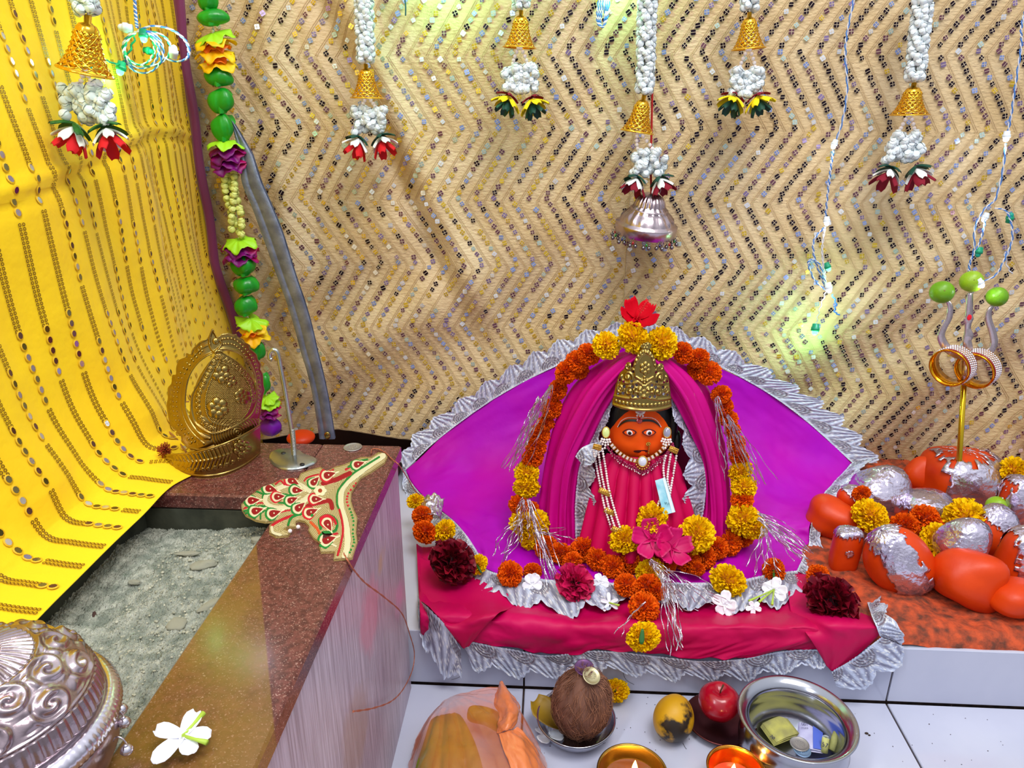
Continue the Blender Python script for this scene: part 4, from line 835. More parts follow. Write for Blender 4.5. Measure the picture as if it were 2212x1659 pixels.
tin = [((1190, 835), (1105, 1000), 16, .285, .27), ((1165, 860), (1130, 950), 8, .28, .27), ((1130, 1080), (1120, 1150), 12, .235, .2), ((1140, 1080), (1215, 1290), 16, .22, .11), ((1125, 1120), (1080, 1200), 10, .23, .17), ((1160, 1150), (1225, 1160), 6, .19, .16),
       ((1405, 1210), (1470, 1290), 16, .12, .06), ((1430, 1240), (1465, 1400), 12, .06, -.03), ((1440, 1230), (1560, 1300), 6, .10, .07), ((1550, 860), (1575, 1010), 10, .275, .26), ((1570, 900), (1640, 1040), 14, .27, .26), ((1640, 1110), (1720, 1170), 12, .215, .2), ((1650, 1140), (1660, 1230), 10, .2, .12), ((1640, 1120), (1740, 1200), 16, .2, .15), ((1390, 1300), (1345, 1370), 2, .0, -.04)]
for i, (a, b_, n, ya, yb) in enumerate(tin):
    ribbon_cluster('tinsel', [on_y(a[0], a[1], ya - .02)], [on_y(b_[0], b_[1], yb - .015)], n, gar, i, wob=0.012)
b = MB(); V, F = petal(.022, .008); p = on_y(1388, 1358, -.07); b.add(xf(V, Matrix.Translation(p) @ look_rot(to_cam(p), PI).to_matrix().to_4x4()), F); solid(build(b, 'leaf', m_green, gar))
# ================================================================== LOOSE FLOWERS
def loose(px, py, r, c, z, label, group=None, y=None, stem=None, cat='marigold'):
    p = on_z(px, py, z) if y is None else on_y(px, py, y)
    o = marigold(px, py, r, c, p, None, label=label, cat=cat); 
    if stem: 
        q = toward(on_z(stem[0], stem[1], z) if y is None else on_y(stem[0], stem[1], y), 0.004); bb = MB(); bb.tube([toward(p, r*mpp(p)*0.75), (np.array(toward(p, 0.012)) + q)/2, q], [0.0022, .002, .0014], 8); build(bb, 'stem', m_green, o)
    return o
loose(1408, 1120, 36, 'y', 0, 'yellow marigold with a green base leaning on the chest of the idol', y=.165, stem=(1418, 1133))
loose(1350, 1165, 34, 'y', 0, 'yellow marigold below the pearl necklace of the idol', y=.15)
loose(1505, 1155, 40, 'y', 0, 'ragged yellow marigold right of the pink hibiscus', y=.16)
loose(1102, 1240, 28, 'o', .145, 'round orange marigold on the lace at the left, the larger of two', stem=None)
loose(1151, 1234, 20, 'o', .14, 'small orange marigold on the lace behind the white flower')
loose(1030, 1220, 24, 'y', .145, 'small yellow marigold beside the left dark red rose', stem=(1040, 1238))
loose(1573, 1254, 38, 'y', .148, 'large yellow marigold lying on the purple-lit cloth right of the pendant')
loose(1671, 1232, 26, 'o', .14, 'orange marigold with green stem above the white flower at the right', stem=(1672, 1255))
loose(1768, 1246, 26, 'o', .145, 'orange marigold peeping out above the right dark red rose')
loose(918, 1150, 27, 'o', .16, 'orange marigold beside the altar box on the lace'); loose(912, 1115, 22, 'o', .17, 'powdered orange marigold behind the one beside the altar box'); loose(960, 1148, 26, 'y', .16, 'yellow marigold left of the backing cloth near the altar box'); loose(897, 1082, 18, 'y', .18, 'yellow marigold half hidden by the corner of the altar box')
loose(1330, 1492, 28, 'y', .022, 'wilted yellow marigold on the floor beside the coconut', stem=(1315, 1480))
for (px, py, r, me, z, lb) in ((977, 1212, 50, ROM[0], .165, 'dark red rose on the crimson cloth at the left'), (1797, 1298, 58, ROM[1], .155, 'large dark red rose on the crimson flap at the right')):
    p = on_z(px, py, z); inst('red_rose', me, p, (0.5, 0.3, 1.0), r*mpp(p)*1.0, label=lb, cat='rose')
p = on_z(1243, 1258, .15); inst('pink_carnation', CNM[0], p, (.7, 0, 1), 42*mpp(p), label='crimson ruffled flower lying on the lace left of the pendant', cat='flower')
def hibiscus(px, py, r, y, m, label, tilt, spin, stam):
    p = on_y(px, py, y); s = r*mpp(p); h = thing('hibiscus', p, label, 'hibiscus'); h.rotation_euler = look_rot(tilt, spin)
    for i in range(5):
        V, F = petal(1.0, 0.85, 9, 9, cup=0.18, curl=0.55, ruf=0.09, rf=3.5, ph=i*1.7, tip=0.5, base=0.15); bb = MB(); bb.add(rotz(V, i*2*PI/5)*s, F); me = bb.mesh('petal', m)
        o = bpy.data.objects.new('petal', me); COL.objects.link(o); o.parent = h; solid(o, 0.0005)
    if stam:
        bb = MB(); L = s*1.3; pts = [(0, 0, 0), (0.1*s, 0, L*0.5), (0.3*s, 0.05*s, L)]; P_ = spline(pts, 12); bb.tube(P_, 0.0009, 6)
        for k_ in range(24): t = 5 + k_ % 7; a = k_*2.4; bb.tube([P_[t], P_[t] + np.array([math.cos(a), math.sin(a), 0.4])*0.004], 0.0003, 4); bb.ell(P_[t] + np.array([math.cos(a), math.sin(a), 0.4])*0.0045, 0.0007, 5, 4)
        o = bpy.data.objects.new('stamen', bb.mesh('stamen', mat('stamen_pink', (226, 60, 60), 0.6))); COL.objects.link(o); o.parent = h
    return h
hib_r = mat('hibiscus_red', (206, 0, 26), 0.7, c2=(170, 0, 24), nscale=4, spec=.1); hib_p = mat('hibiscus_pink', (214, 0, 110), 0.5, c2=(190, 0, 86), nscale=4)
hibiscus(1375, 690, 42, .27, hib_r, 'red hibiscus on top of the marigold arch', (0.15, -0.5, 0.75), .3, True)
hibiscus(1408, 1165, 44, .135, hib_p, 'deep pink hibiscus in the middle of the marigold garland, the left of two', (-0.1, -0.8, 0.6), .2, False)
hibiscus(1450, 1185, 42, .13, hib_p, 'deep pink hibiscus in the middle of the marigold garland, the right of two', (0.2, -0.7, 0.7), 1.0, False)
def white_flower(px, py, r, z, label, stems=(), n=5, y=None, seed=1, W=.6, tilt=None):
    p = on_z(px, py, z) if y is None else on_y(px, py, y); s = r*mpp(p); h = thing('white_flower', p, label, 'flower'); h.rotation_euler = look_rot(tilt or to_cam(p), seed)
    r_ = np.random.RandomState(seed)
    for i in range(n):
        V, F = petal(1.0*r_.uniform(.8, 1.1), W, 5, 7, cup=.15, curl=.25*r_.uniform(-.5, 1.5), ruf=.04, ph=i); bb = MB(); bb.add(rotz(V, i*2*PI/n + r_.uniform(-.2, .2))*s, F); o = bpy.data.objects.new('petal', bb.mesh('petal', m_white)); COL.objects.link(o); o.parent = h; solid(o, .0006)
    for sx_, sy_ in stems:
        q = (on_z(sx_, sy_, z) if y is None else on_y(sx_, sy_, y)); bb = MB(); bb.tube([p, (p + q)/2 + to_cam(p)*.002, toward(q, .003)], [.0015, .0012, .0022], 8); build(bb, 'stem', m_stem, h)
white_flower(1150, 1260, 25, .136, 'white flower on the lace in front of two orange marigolds', seed=2, W=.8)
white_flower(1297, 1257, 20, .138, 'white flower just right of the crimson ruffled flower', seed=3, W=.8)
white_flower(1316, 1302, 20, .132, 'thin white flower lying on the crimson cloth left of the pendant', stems=((1338, 1308),), seed=4, W=.4)
white_flower(1566, 1306, 28, .134, 'white flower on the lace right of the tinsel, leftmost of three', seed=5, W=.8)
white_flower(1672, 1274, 26, .136, 'white flower with green buds on the lace at the right', stems=((1618, 1298), (1668, 1306), (1640, 1300)), seed=6, W=.8, n=7)
white_flower(1628, 1312, 17, .132, 'small white bud flower below the green buds at the right', seed=7, W=.6)
# ================================================================== HANGING BELL GARLANDS
m_bud = mat('cream_bud', (222, 230, 232), 0.4, sss=0.15, coat=0.2); m_budg = mat('lime_bud', (222, 230, 130), 0.45)
def bud_mesh(name, m):
    b = MB(); b.ell((0, 0, 0), (0.86, 0.86, 0.9), 8, 6)
    for i in range(4):
        V, F = petal(1.55, 1.15, 5, 5, cup=-0.22, curl=0.2, base=.3); V = V - np.array([0, 0.775, 0]); V[:, 2] = np.sqrt(np.clip(1 - (V[:, 1]/0.95)**2 - (V[:, 0]/1.2)**2, 0, 1))*0.98 + 0.02
        V = V[:, [0, 2, 1]]; b.add(rotz(V, i*PI/2), F)
    return b.mesh(name, m)
BUD = bud_mesh('bud', m_bud); BUDG = bud_mesh('bud_lime', m_budg)
gold_p = mat('shiny_gold', (250, 196, 60), 0.16, metal=1.0)
def bell_mesh():
    prof = [(0.10, 1.0), (0.13, .99), (0.13, .86), (0.30, .83), (0.40, .76), (0.42, .70), (0.44, .60), (0.50, .45), (0.60, .30), (0.74, .14), (0.90, .04), (1.0, 0.0)]
    b = MB(); b.lathe([(r*0.5*1.0, z*1.25) for r, z in prof[:6]], 24, cap0=True)
    f = lambda t: (np.interp(1 - t, [0, .14, .30, .45, .60, .70][::1], [0.88, .74, .60, .50, .44, .42])*0.5)
    R = lambda z: float(np.interp(z, [0.02, .14, .30, .45, .60, .72], [.93, .74, .60, .50, .44, .42]))*0.5
    b.lathe([(0.47, 0.05), (0.505, 0.02), (0.515, 0.0), (0.505, -0.02), (0.46, -0.01)], 32)
    n = 12
    for s in (-1, 1):
        for k in range(n):
            P = []
            for t in np.linspace(0, 1, 14): z = 0.03 + t*0.68; a = 2*PI*k/n + s*t*PI*0.85; r = R(z); P.append((r*math.cos(a), r*math.sin(a), z*1.25))
            b.tube(P, 0.017, 5)
    for j in range(7):
        z = 0.12 + j*0.088; r = R(z); h = 0.05 + 0.0*j
        for k in range(n):
            a = 2*PI*(k + 0.5*(j % 2))/n; w = 2*PI*r/n*0.42; T = np.array([-math.sin(a), math.cos(a), 0]); Nn = np.array([math.cos(a), math.sin(a), 0.2]); c = np.array([r*math.cos(a), r*math.sin(a), z*1.25]); up = np.array([0, 0, 1.25])*h
            b.add([c - T*w, c - up, c + T*w, c + up*0.8, c + Nn*0.045 - up*0.3], [(0, 1, 4), (1, 2, 4), (2, 3, 4), (3, 0, 4)])
    return b.mesh('bell', gold_p)
BELL = bell_mesh()
def small_petal(m, L=1.0, W=.46, c=.35): V, F = petal(L, W, 5, 6, cup=.2, curl=c, tip=.7); b = MB(); b.add(V, F); V2, F2 = petal(L, W, 5, 6, cup=.2, curl=c, tip=.7); b.add(V2 - np.array([0, 0, .03]), [f[::-1] for f in F2]); return b.mesh('petal', m)
m_fr = mat('felt_red', (206, 10, 24), 0.8); m_fm = mat('felt_maroon', (128, 0, 32), 0.8); m_fw = mat('felt_white', (240, 242, 238), 0.8); m_fy = mat('felt_yellow', (246, 220, 0), 0.8)
PM = {k: small_petal(m) for k, m in (('r', m_fr), ('m', m_fm), ('w', m_fw), ('y', m_fy), ('g', m_dkgreen), ('G', m_green))}
def hanging(top, bell_top, bell_bot, clus, flw, bw, y, layers, label, string=True, seed=0, strw=22):
    """pixel points: string top, bell top, bell bottom centre, cluster centre, flower centre; bw = bell width px"""
    pt = lambda q, yy=y: on_y(q[0], q[1], yy); k = mpp(pt(bell_bot)); r = np.random.RandomState(seed)
    g = thing('bell_garland', pt(top), label, 'hanging garland', group=None)
    a, b_ = pt(bell_top), pt(bell_bot); ax = a - b_; L = np.linalg.norm(ax); q = Vector(ax).to_track_quat('Z', 'Y').to_euler()
    inst('bell', BELL, b_, q, (bw*k, bw*k, L/1.25), g)
    # bud string above the bell
    s0, s1 = pt(top), a + ax/L*k*4; n = max(int(np.linalg.norm(s0 - s1)/(9.5*k)), 1); D = (s0 - s1)/n; T = D/np.linalg.norm(D); A1 = np.cross(T, [0, 1, 0]); A1 /= np.linalg.norm(A1); A2 = np.cross(T, A1)
    mb = MB(); mb.tube([s0, s1, a - ax/L*.004], 0.0015, 6); build(mb, 'cord', m_white, g)
    for i in range(n):
        for j in range(5):
            t = j*2*PI/5 + i*0.9 + r.uniform(-.3, .3); c = s1 + D*(i + r.uniform(.2, .8)); d = A1*math.cos(t) + A2*math.sin(t); p = c + d*(strw*0.62*k)*(0.8 if n < 6 and i == 0 else 1)
            inst('bud', BUD, p, look_rot(d*0.8 + T*r.uniform(-1, .6), r.uniform(0, 6)), r.uniform(8.0, 9.6)*k*(bw/70)**.6, g)
    # two pearl strands
    cc = pt(clus); F_c = pt(flw)
    for s in (-1, 1):
        e_ = cc + np.array([s*18*k, 0, 14*k]); mid = (b_ + e_)/2 + np.array([s*5*k, 0, 0]); P_ = spline([b_ + np.array([0, 0, .004]), mid, e_], 9); bb = MB()
        for p in P_: bb.ell(p, 4.3*k*(bw/70)**.5, 10, 7)
        build(bb, 'pearl_strand', pearl_m, g, kind='stuff')
    sc = (bw/70)**.8
    for s in (-1, 1):
        for i in range(26):
            u = r.uniform(-1, 1); v = 1 - 2*(i + .5)/26; p = cc + np.array([(s*17 + u*17)*k*sc, r.uniform(-1, .3)*12*k*sc, (v*24 + (1 - abs(u))*5)*k*sc])
            inst('bud', BUD, p, look_rot((u*.7, -.8, -.4 + v*.5), r.uniform(0, 6)), r.uniform(8.5, 10)*k*sc, g)
        fc = F_c + np.array([s*24*k*sc, -0.004, r.uniform(-4, 4)*k])
        fl = np.array([s*0.35, -0.30, -0.88])
        for li, (kc, np_, Lp, tilt) in enumerate(layers):
            Lp = Lp*(1.1 + .10*li)
            base = fc + np.array([0, 0, -li*6*k*sc])
            for i in range(np_):
                rot = Vector(fl).to_track_quat('Z', 'Y') @ Quaternion((0, 0, 1), i*2*PI/np_ + li*.6 + seed) @ Quaternion((1, 0, 0), tilt)
                inst('petal', PM[kc], base, rot.to_euler(), Lp*k*sc, g)
        bb = MB(); bb.ell(fc + np.array([0, -.004, -16*k*sc]), 4.5*k*sc, 8, 6); build(bb, 'pearl', pearl_m, g)
    return g
RW = [('g', 4, 28, .1), ('w', 5, 30, .3), ('r', 5, 31, .55)]; MWL = [('g', 4, 28, .1), ('w', 4, 28, .35), ('m', 5, 31, .45)]; YG = [('m', 4, 24, .0), ('y', 6, 32, .25), ('g', 6, 28, .55)]
YH = 0.50
hanging((785, -60), (790, 138), (793, 212), (800, 262), (800, 292), 72, YH, RW, 'bell garland with green, white and red petals at the left of the beige curtain', seed=1)
hanging((1127, -70), (1126, 22), (1122, 103), (1124, 172), (1124, 205), 72, YH, YG, 'bell garland with yellow petals left of the one above the idol', seed=2)
hanging((1400, -60), (1392, 204), (1376, 285), (1402, 355), (1400, 380), 72, YH, [('g', 4, 28, .1), ('w', 5, 28, .4), ('m', 5, 30, .4)], 'bell garland with a tilted gold bell directly above the idol, over the silver dome', seed=3)
hanging((1622, -70), (1619, 26), (1617, 106), (1612, 180), (1610, 205), 72, YH, YG, 'bell garland with yellow petals between the idol and the light string', seed=4)
hanging((2000, -60), (1975, 178), (1964, 248), (1954, 320), (1950, 355), 80, YH, MWL, 'bell garland with maroon and white petals farthest to the right', seed=5)
hanging((155, -90), (190, 32), (184, 155), (192, 228), (198, 268), 112, -0.04, [('G', 4, 30, .1), ('w', 5, 28, .4), ('r', 5, 30, .55)], 'largest bell garland hanging in front of the yellow cloth', seed=6, strw=30)
# ================================================================== SILVER DOME WITH ANKLET BELLS
silver = mat('old_silver', (206, 190, 194), 0.26, metal=1.0, c2=(170, 150, 156), nscale=14, bump=0.3, bscale=90, bdist=0.002)
dt = on_y(1408, 418, 0.50); k = mpp(dt); dome = thing('silver_umbrella', dt, 'silver dome-shaped hanging umbrella with small bells under its rim above the idol', 'ornament'); dome.rotation_euler = (0.12, 0.09, 0)
b = MB(); R0 = 68*k
def dfn(V):
    a = np.arctan2(V[:, 1], V[:, 0]); z = V[:, 2]/k; r = 1 + 0.05*np.sin(a*22)*((z > -30) & (z < -2)) + 0.05*np.sign(np.sin(a*16 + z*0.0))*np.abs(np.sin(a*8 + z*.22))*((z < -38) & (z > -60)); return V*np.stack([r, r, np.ones(len(r))], 1)
b.lathe([(x*k, -z*k) for x, z in ((2, 0), (16, 1), (26, 8), (31, 18), (34, 28), (35, 31), (42, 33), (41, 36), (50, 44), (56, 52), (60, 60), (61, 63), (68, 66), (68, 69), (67, 88), (65, 89), (64, 70), (50, 46), (30, 22))], 96, fn=dfn)
o = bpy.data.objects.new('dome', b.mesh('dome', silver)); COL.objects.link(o); o.parent = dome
gb = MB(); gb.ell((0, 0, 0), 1, 10, 8); gb.tube([(0, 0, 1), (0, 0, 1.6)], .3, 6); gb.tube([(0.5*math.cos(t), 0, 2.0 + .5*math.sin(t)) for t in np.linspace(0, 2*PI, 10)], .14, 5); gb.ell((0, 0, -.2), (1.06, 1.06, .16), 12, 4); GB = gb.mesh('anklet_bell', mat('dark_silver', (130, 124, 130), 0.3, metal=1)); 
gem_mats = [mat('glass_red', (160, 0, 24), .1, coat=1), mat('glass_green', (20, 120, 40), .1, coat=1), mat('glass_blue', (20, 24, 90), .1, coat=1)]
GJ = []
for gm in gem_mats: x_ = MB(); x_.ell((0, 0, 0), (.7, .7, .95), 8, 6); x_.tube([(0, 0, .9), (0, 0, 2.2)], .15, 5); GJ.append(x_.mesh('bead', gm))
for i in range(14):
    a = i*2*PI/14 + .2; p = (66*k*math.cos(a), 66*k*math.sin(a), -99*k)
    for j in range(3):
        o = bpy.data.objects.new(['anklet_bell', 'bead', 'anklet_bell'][j], [GB, GJ[i % 3], GB][j]); COL.objects.link(o); o.parent = dome; o.location = (p[0] + (j-1)*6*k, p[1], p[2] + (-3 if j != 1 else 3)*k); o.scale = [(4.5 if j != 1 else 4)*k]*3
b = MB(); b.tube([on_y(1400, -20, .53), on_y(1409, 200, .53), on_y(1407, 300, .53), on_y(1405, 345, .52), on_y(1407, 420, .505)], .0022, 6)
build(b, 'red_cord', mat('red_cord', (170, 16, 20), 0.7), dome)
# ================================================================== SWORD
sw = thing('sword', on_y(707, 945, .47), 'curved steel sword blade leaning against the beige curtain', 'sword')
Lp = [(500, 262), (505, 285), (515, 330), (520, 372), (524, 400), (545, 450), (565, 505), (585, 560), (603, 610), (618, 650), (635, 705), (650, 762), (662, 800), (676, 860), (690, 948)]
Rp = [(503, 262), (520, 290), (545, 335), (556, 372), (566, 400), (588, 450), (610, 505), (627, 560), (643, 610), (657, 650), (673, 705), (686, 762), (696, 800), (709, 860), (724, 948)]
Ls = np.array([on_y(x, y, .49 - .02*i/14) for i, (x, y) in enumerate(Lp)]); Rs = np.array([on_y(x, y, .49 - .02*i/14) for i, (x, y) in enumerate(Rp)])
Ls = np.concatenate([Ls[:3], spline(Ls[3:], 60)]); Rs = np.concatenate([Rs[:3], spline(Rs[3:], 60)]); rows = []
for t, h in ((0, 0), (.06, .0012), (.30, .0022), (.34, .0008), (.40, .0008), (.44, .0024), (.86, .0022), (.97, .0010), (1, 0)): rows.append(Ls*(1-t) + Rs*t + np.array([0, -h, 0]))
Pb = np.array(rows).transpose(1, 0, 2); b = MB(); nb = Pb.shape[1]; b.add(Pb.reshape(-1, 3), [f for f in grid_faces(nb, Pb.shape[0])]); Qb = Pb + np.array([0, .002, 0]) - (Pb*0); Qb[:, :, 1] = .494 - .02*np.linspace(0, 1, Pb.shape[0])[:, None] + .001; b.add(Qb.reshape(-1, 3), [f[::-1] for f in grid_faces(nb, Pb.shape[0])])
build(b, 'blade', mat('worn_steel', (140, 148, 168), 0.42, metal=0.55, c2=(108, 114, 134), nscale=40, bump=.3, bscale=200), sw)
b = MB(); q = on_y(707, 941, .462); kk2 = mpp(q); b.ell(q, (7*kk2, .003, 9*kk2), 16, 8); b.tube([q + np.array([4*kk2*math.cos(t), -.003, 5*kk2*math.sin(t)]) for t in np.linspace(0, 2*PI, 14)], .0006, 5); build(b, 'brass_stud', brass, sw)
# ================================================================== ARTIFICIAL FLOWER GARLAND ON THE CURTAIN EDGE
YF = .49
fg = thing('artificial_garland', on_y(470, -20, YF), 'artificial garland of green leaves, satin flowers and lime buds between the two curtains', 'hanging garland')
sat_g = mat('satin_green', (22, 172, 36), 0.32, c2=(10, 140, 26), nscale=9, bump=.5, bscale=30, stretch=(1, 6, 1), spec=.7); sat_l = mat('satin_lime', (168, 232, 40), .45); sat_y = mat('satin_yellow', (240, 226, 20), .5, c2=(250, 190, 10), nscale=14); sat_m = mat('satin_wine', (206, 0, 76), .45, c2=(120, 0, 110), nscale=9, mixp=(.42, .58)); sat_p = mat('satin_purple', (120, 20, 170), .35); sat_o = mat('satin_orange', (255, 120, 10), .5)
pathp = [(452, -30), (457, 38), (463, 75), (467, 110), (470, 165), (480, 220), (483, 280), (491, 330), (500, 380), (510, 450), (515, 505), (517, 540), (526, 575), (530, 620), (528, 660), (545, 712), (556, 760), (568, 830), (578, 865), (580, 895), (588, 925)]
b = MB(); b.tube(spline([on_y(x, y, YF) for x, y in pathp], 80), .001, 6); build(b, 'string', m_white, fg)
def leafblob(px, py, rx, ry, rot, seed):
    p = on_y(px, py, YF - .008); k = mpp(p); r = np.random.RandomState(seed); bb = MB()
    def fn(V):
        a = np.arctan2(V[:, 0], -V[:, 1]); V = V.copy(); f = 1 + .10*np.cos(3*a + seed) - .16*np.exp(-((a - .5*r.uniform(-1, 1))/.12)**2); V[:, 0] *= f; V[:, 1] *= f; V[:, 2] += .12*np.sin(V[:, 0]*3); q_ = 1 + .035*np.sin(9*a + 3*V[:, 2]); V[:, 0] *= q_; V[:, 1] *= q_; return V
    M = Matrix.Rotation(rot, 4, 'Y')
    bb.ell(p, (rx*k, rx*.7*k, ry*k), 28, 16, M=M, fn=fn)
    V, F = petal(2.0*ry*k, 1.7*rx*k, 7, 9, cup=-.35, curl=-.5); bb.add(xf(V, Matrix.Translation(p + np.array([0, -rx*.55*k, -ry*k])) @ Matrix.Rotation(PI/2, 4, 'X') @ Matrix.Rotation(rot*.6, 4, 'Z')), F)
    o = build(bb, 'leaf', sat_g, fg); return o
for i, (x, y, rx, ry, ro) in enumerate([(448, 2, 22, 20, .3), (458, 38, 35, 17, 0.0), (472, 166, 30, 20, .25), (478, 218, 27, 26, .1), (482, 276, 24, 28, -.1), (526, 574, 27, 22, 0), (531, 617, 28, 19, .1), (529, 661, 25, 21, 0), (554, 758, 18, 22, .3), (568, 830, 16, 22, .1)]): leafblob(x, y, rx, ry, ro, i)
def disc_flower(px, py, r, cols, seed, gap=14):
    p = on_y(px, py, YF - .006); k = mpp(p); rr_ = np.random.RandomState(seed)
    r0 = r
    for i, m in enumerate(cols):
        r = r0*(.72 if m is sat_o else 1.0); bb = MB(); nr, na = 8, 48; V = []; ph = rr_.uniform(0, 6)
        for j in range(nr + 1):
            t = j/nr; 
            for a_ in range(na):
                a = a_*2*PI/na; R_ = r*k*t*(1 + .10*math.sin(5*a + ph) + .03*math.sin(17*a)*t); V.append((R_*math.cos(a), R_*math.sin(a)*.8, k*r*(.16*t*t*math.sin(5*a + ph*2) + .06*t*math.sin(11*a + ph)) - k*r*.30*t*t))
        bb.add(np.array(V), grid_faces(na, nr + 1, True)); o = inst('silk_petals', bb.mesh('silk_petals', m), p + np.array([0, 0, (len(cols)/2 - i)*gap*k]), (rr_.uniform(-.15, .25) + .25, rr_.uniform(-.2, .2), 0), 1, fg); solid(o, .0004)
disc_flower(465, 108, 42, [sat_l, sat_y, sat_o, sat_y, sat_o, sat_y], 1, 11)
disc_flower(492, 335, 38, [sat_l, sat_m, sat_m, sat_m, sat_m], 2, 12); disc_flower(518, 540, 37, [sat_l, sat_m, sat_m, sat_m], 3, 11); disc_flower(545, 712, 34, [sat_l, sat_y, sat_o, sat_y], 4, 11); disc_flower(580, 880, 24, [sat_l, sat_l, sat_m, sat_m], 5, 12)
p = on_y(584, 922, YF); b = MB(); b.ell(p, (22*mpp(p), 16*mpp(p), 20*mpp(p)), 16, 10, fn=lambda V: V*(1 + .12*np.sin(4*np.arctan2(V[:, 1], V[:, 0])))[:, None]); build(b, 'leaf', sat_p, fg, label='purple satin bud at the bottom of the garland')
rr_ = np.random.RandomState(8)
for i in range(30):
    t = i/29; x = 492 + 22*t; y = 368 + 136*t; a = i*2.2; p = on_y(x + 13*math.cos(a), y + rr_.uniform(-3, 3), YF - .006 - .006*math.sin(a)); inst('bud', BUDG, p, look_rot((math.cos(a), -.7, rr_.uniform(-.5, .5)), a), 8.6*mpp(p), fg)
for (x, y) in ((460, 66), (461, 74), (462, 82), (462, 90), (474, 190), (484, 305), (530, 640)): p = on_y(x, y, YF - .004); inst('bead', bpy.data.meshes.get('white_bead') or (lambda: (lambda q: (q.ell((0, 0, 0), 1, 10, 8), q.mesh('white_bead', pearl_m))[1])(MB()))(), p, (0, 0, 0), 4*mpp(p), fg)
# ================================================================== LED STRING LIGHTS
m_bl = mat('blue_wire', (60, 120, 200), .4); m_cl = mat('clear_wire', (214, 214, 222), .3); m_gc = mat('green_led_holder', (10, 140, 100), .4); m_wc = mat('clear_led_holder', (220, 228, 236), .25)
def emat(name, c, s): return mat(name, c, .3, emit=c, estr=s)
m_ledw = emat('white_led', (236, 244, 255), 14); m_ledg = emat('green_led', (60, 255, 130), 10)
def cables(obj, pts, y, two=True, n=60, r=.0011, clr=(m_bl, m_cl), amp=.0016):
    P = spline([on_y(q[0], q[1], q[2] if len(q) > 2 else y) for q in pts], n)
    for s, m in enumerate(clr if two else clr[:1]):
        b = MB(); t = np.arange(n)*1.1 + s*PI; Q = P + np.stack([np.cos(t), 0.6*np.sin(t), 0*t], 1)*amp; b.tube(Q, r, 6); build(b, 'wire', m, obj)
def bulb(obj, px, py, d, on, y, size=9, energy=0.0):
    p = on_y(px, py, y); k = mpp(p); dv = Vector((d[0], d[2] if len(d) > 2 else -0.15, d[1])).normalized(); M = Matrix.Translation(p) @ dv.to_track_quat('Z', 'Y').to_matrix().to_4x4(); s = size*k
    hold, led = (m_gc, m_ledg) if on == 'g' else (m_wc, m_ledw)
    if on == 'G': hold, led = m_gc, mat('unlit_led', (20, 150, 130), .2)
    if on == 'W': hold, led = m_wc, mat('unlit_clear_led', (226, 232, 240), .15)
    b = MB(); b.lathe([(.0001, -1.3*s), (.7*s, -1.25*s), (.75*s, -.5*s), (.9*s, -.45*s), (.9*s, .25*s), (.7*s, .3*s), (.5*s, .3*s)], 14, M=M); o = build(b, 'led_holder', hold, obj)
    b = MB(); b.lathe([(.62*s, .2*s), (.62*s, .7*s), (.5*s, 1.0*s), (.25*s, 1.2*s), (.0001, 1.25*s)], 12, M=M); build(b, 'led_bulb', led, o)
    if energy: q = Vector(p) + dv*s*2.2 + Vector((0, -.004, 0)); point('led_glow', q, energy, (0.25, 1.0, 0.4) if on == 'g' else (.8, .9, 1.0), .003)
lt = thing('string_lights', on_y(1845, -10, .52), 'blue and clear wired LED string hanging between two bell garlands right of the idol', 'string lights')
cables(lt, [(1850, -40), (1842, 10), (1830, 70), (1826, 120), (1830, 190), (1820, 260), (1802, 315)], .54); cables(lt, [(1800, 325), (1790, 400), (1782, 480)], .54)
bulb(lt, 1802, 312, (-.3, -1), 'w', .53, 8, .04); bulb(lt, 1786, 478, (.1, -1), 'w', .53, 8, .05)
cables(lt, [(1782, 490), (1758, 520), (1760, 560), (1775, 600), (1784, 625)], .535); cables(lt, [(1782, 490), (1776, 540), (1782, 600), (1786, 628)], .53, True, 40, .0010, (m_cl, m_cl)); cables(lt, [(1786, 628), (1760, 606), (1746, 570), (1755, 560), (1772, 574), (1782, 610)], .53)
bulb(lt, 1788, 577, (.5, -1), 'g', .53, 8, .05); bulb(lt, 1790, 622, (.3, -1), 'w', .525, 9, .12)
cables(lt, [(1784, 630), (1770, 670), (1762, 705)], .535, False, 30, .001, (m_cl,)); bulb(lt, 1761, 712, (-.05, -1), 'g', .53, 10, .30)
cables(lt, [(1797, 636), (1806, 655), (1803, 672), (1812, 680)], .535, False, 30, .0016, (m_bl,))
l2 = thing('string_lights', on_y(2210, 60, .52), 'blue and clear wired LED string looping down to the middle lime at the right edge', 'string lights')
cables(l2, [(2216, 20), (2206, 60), (2206, 100), (2194, 180), (2184, 250), (2174, 300)], .53); bulb(l2, 2174, 295, (0, -1), 'w', .52, 9, .06)
cables(l2, [(2172, 310), (2166, 370), (2150, 430), (2128, 450), (2106, 490), (2104, 540), (2092, 580), (2096, 605)], .52); cables(l2, [(2150, 450), (2172, 455), (2184, 480), (2186, 520), (2170, 560), (2150, 595), (2112, 612)], .51)
cables(l2, [(2130, 470), (2118, 520), (2098, 560), (2094, 590), (2104, 608)], .515); cables(l2, [(2170, 545), (2176, 575), (2187, 592)], .52, False, 20, .0012, (m_cl,))
bulb(l2, 2182, 470, (0, 1), 'G', .515, 9); bulb(l2, 2114, 545, (-.2, -1), 'G', .515, 9); bulb(l2, 2128, 470, (-.3, -1), 'w', .52, 8, .03); bulb(l2, 2118, 612, (.4, -.6), 'w', .40, 9, .04)
l3 = thing('string_lights', on_x(300, 20, -.50), 'coiled LED string with green and white bulbs hanging in front of the yellow cloth', 'string lights')
YC = .17; cables(l3, [(290, -40), (292, 20), (296, 60)], YC, r=.0013)
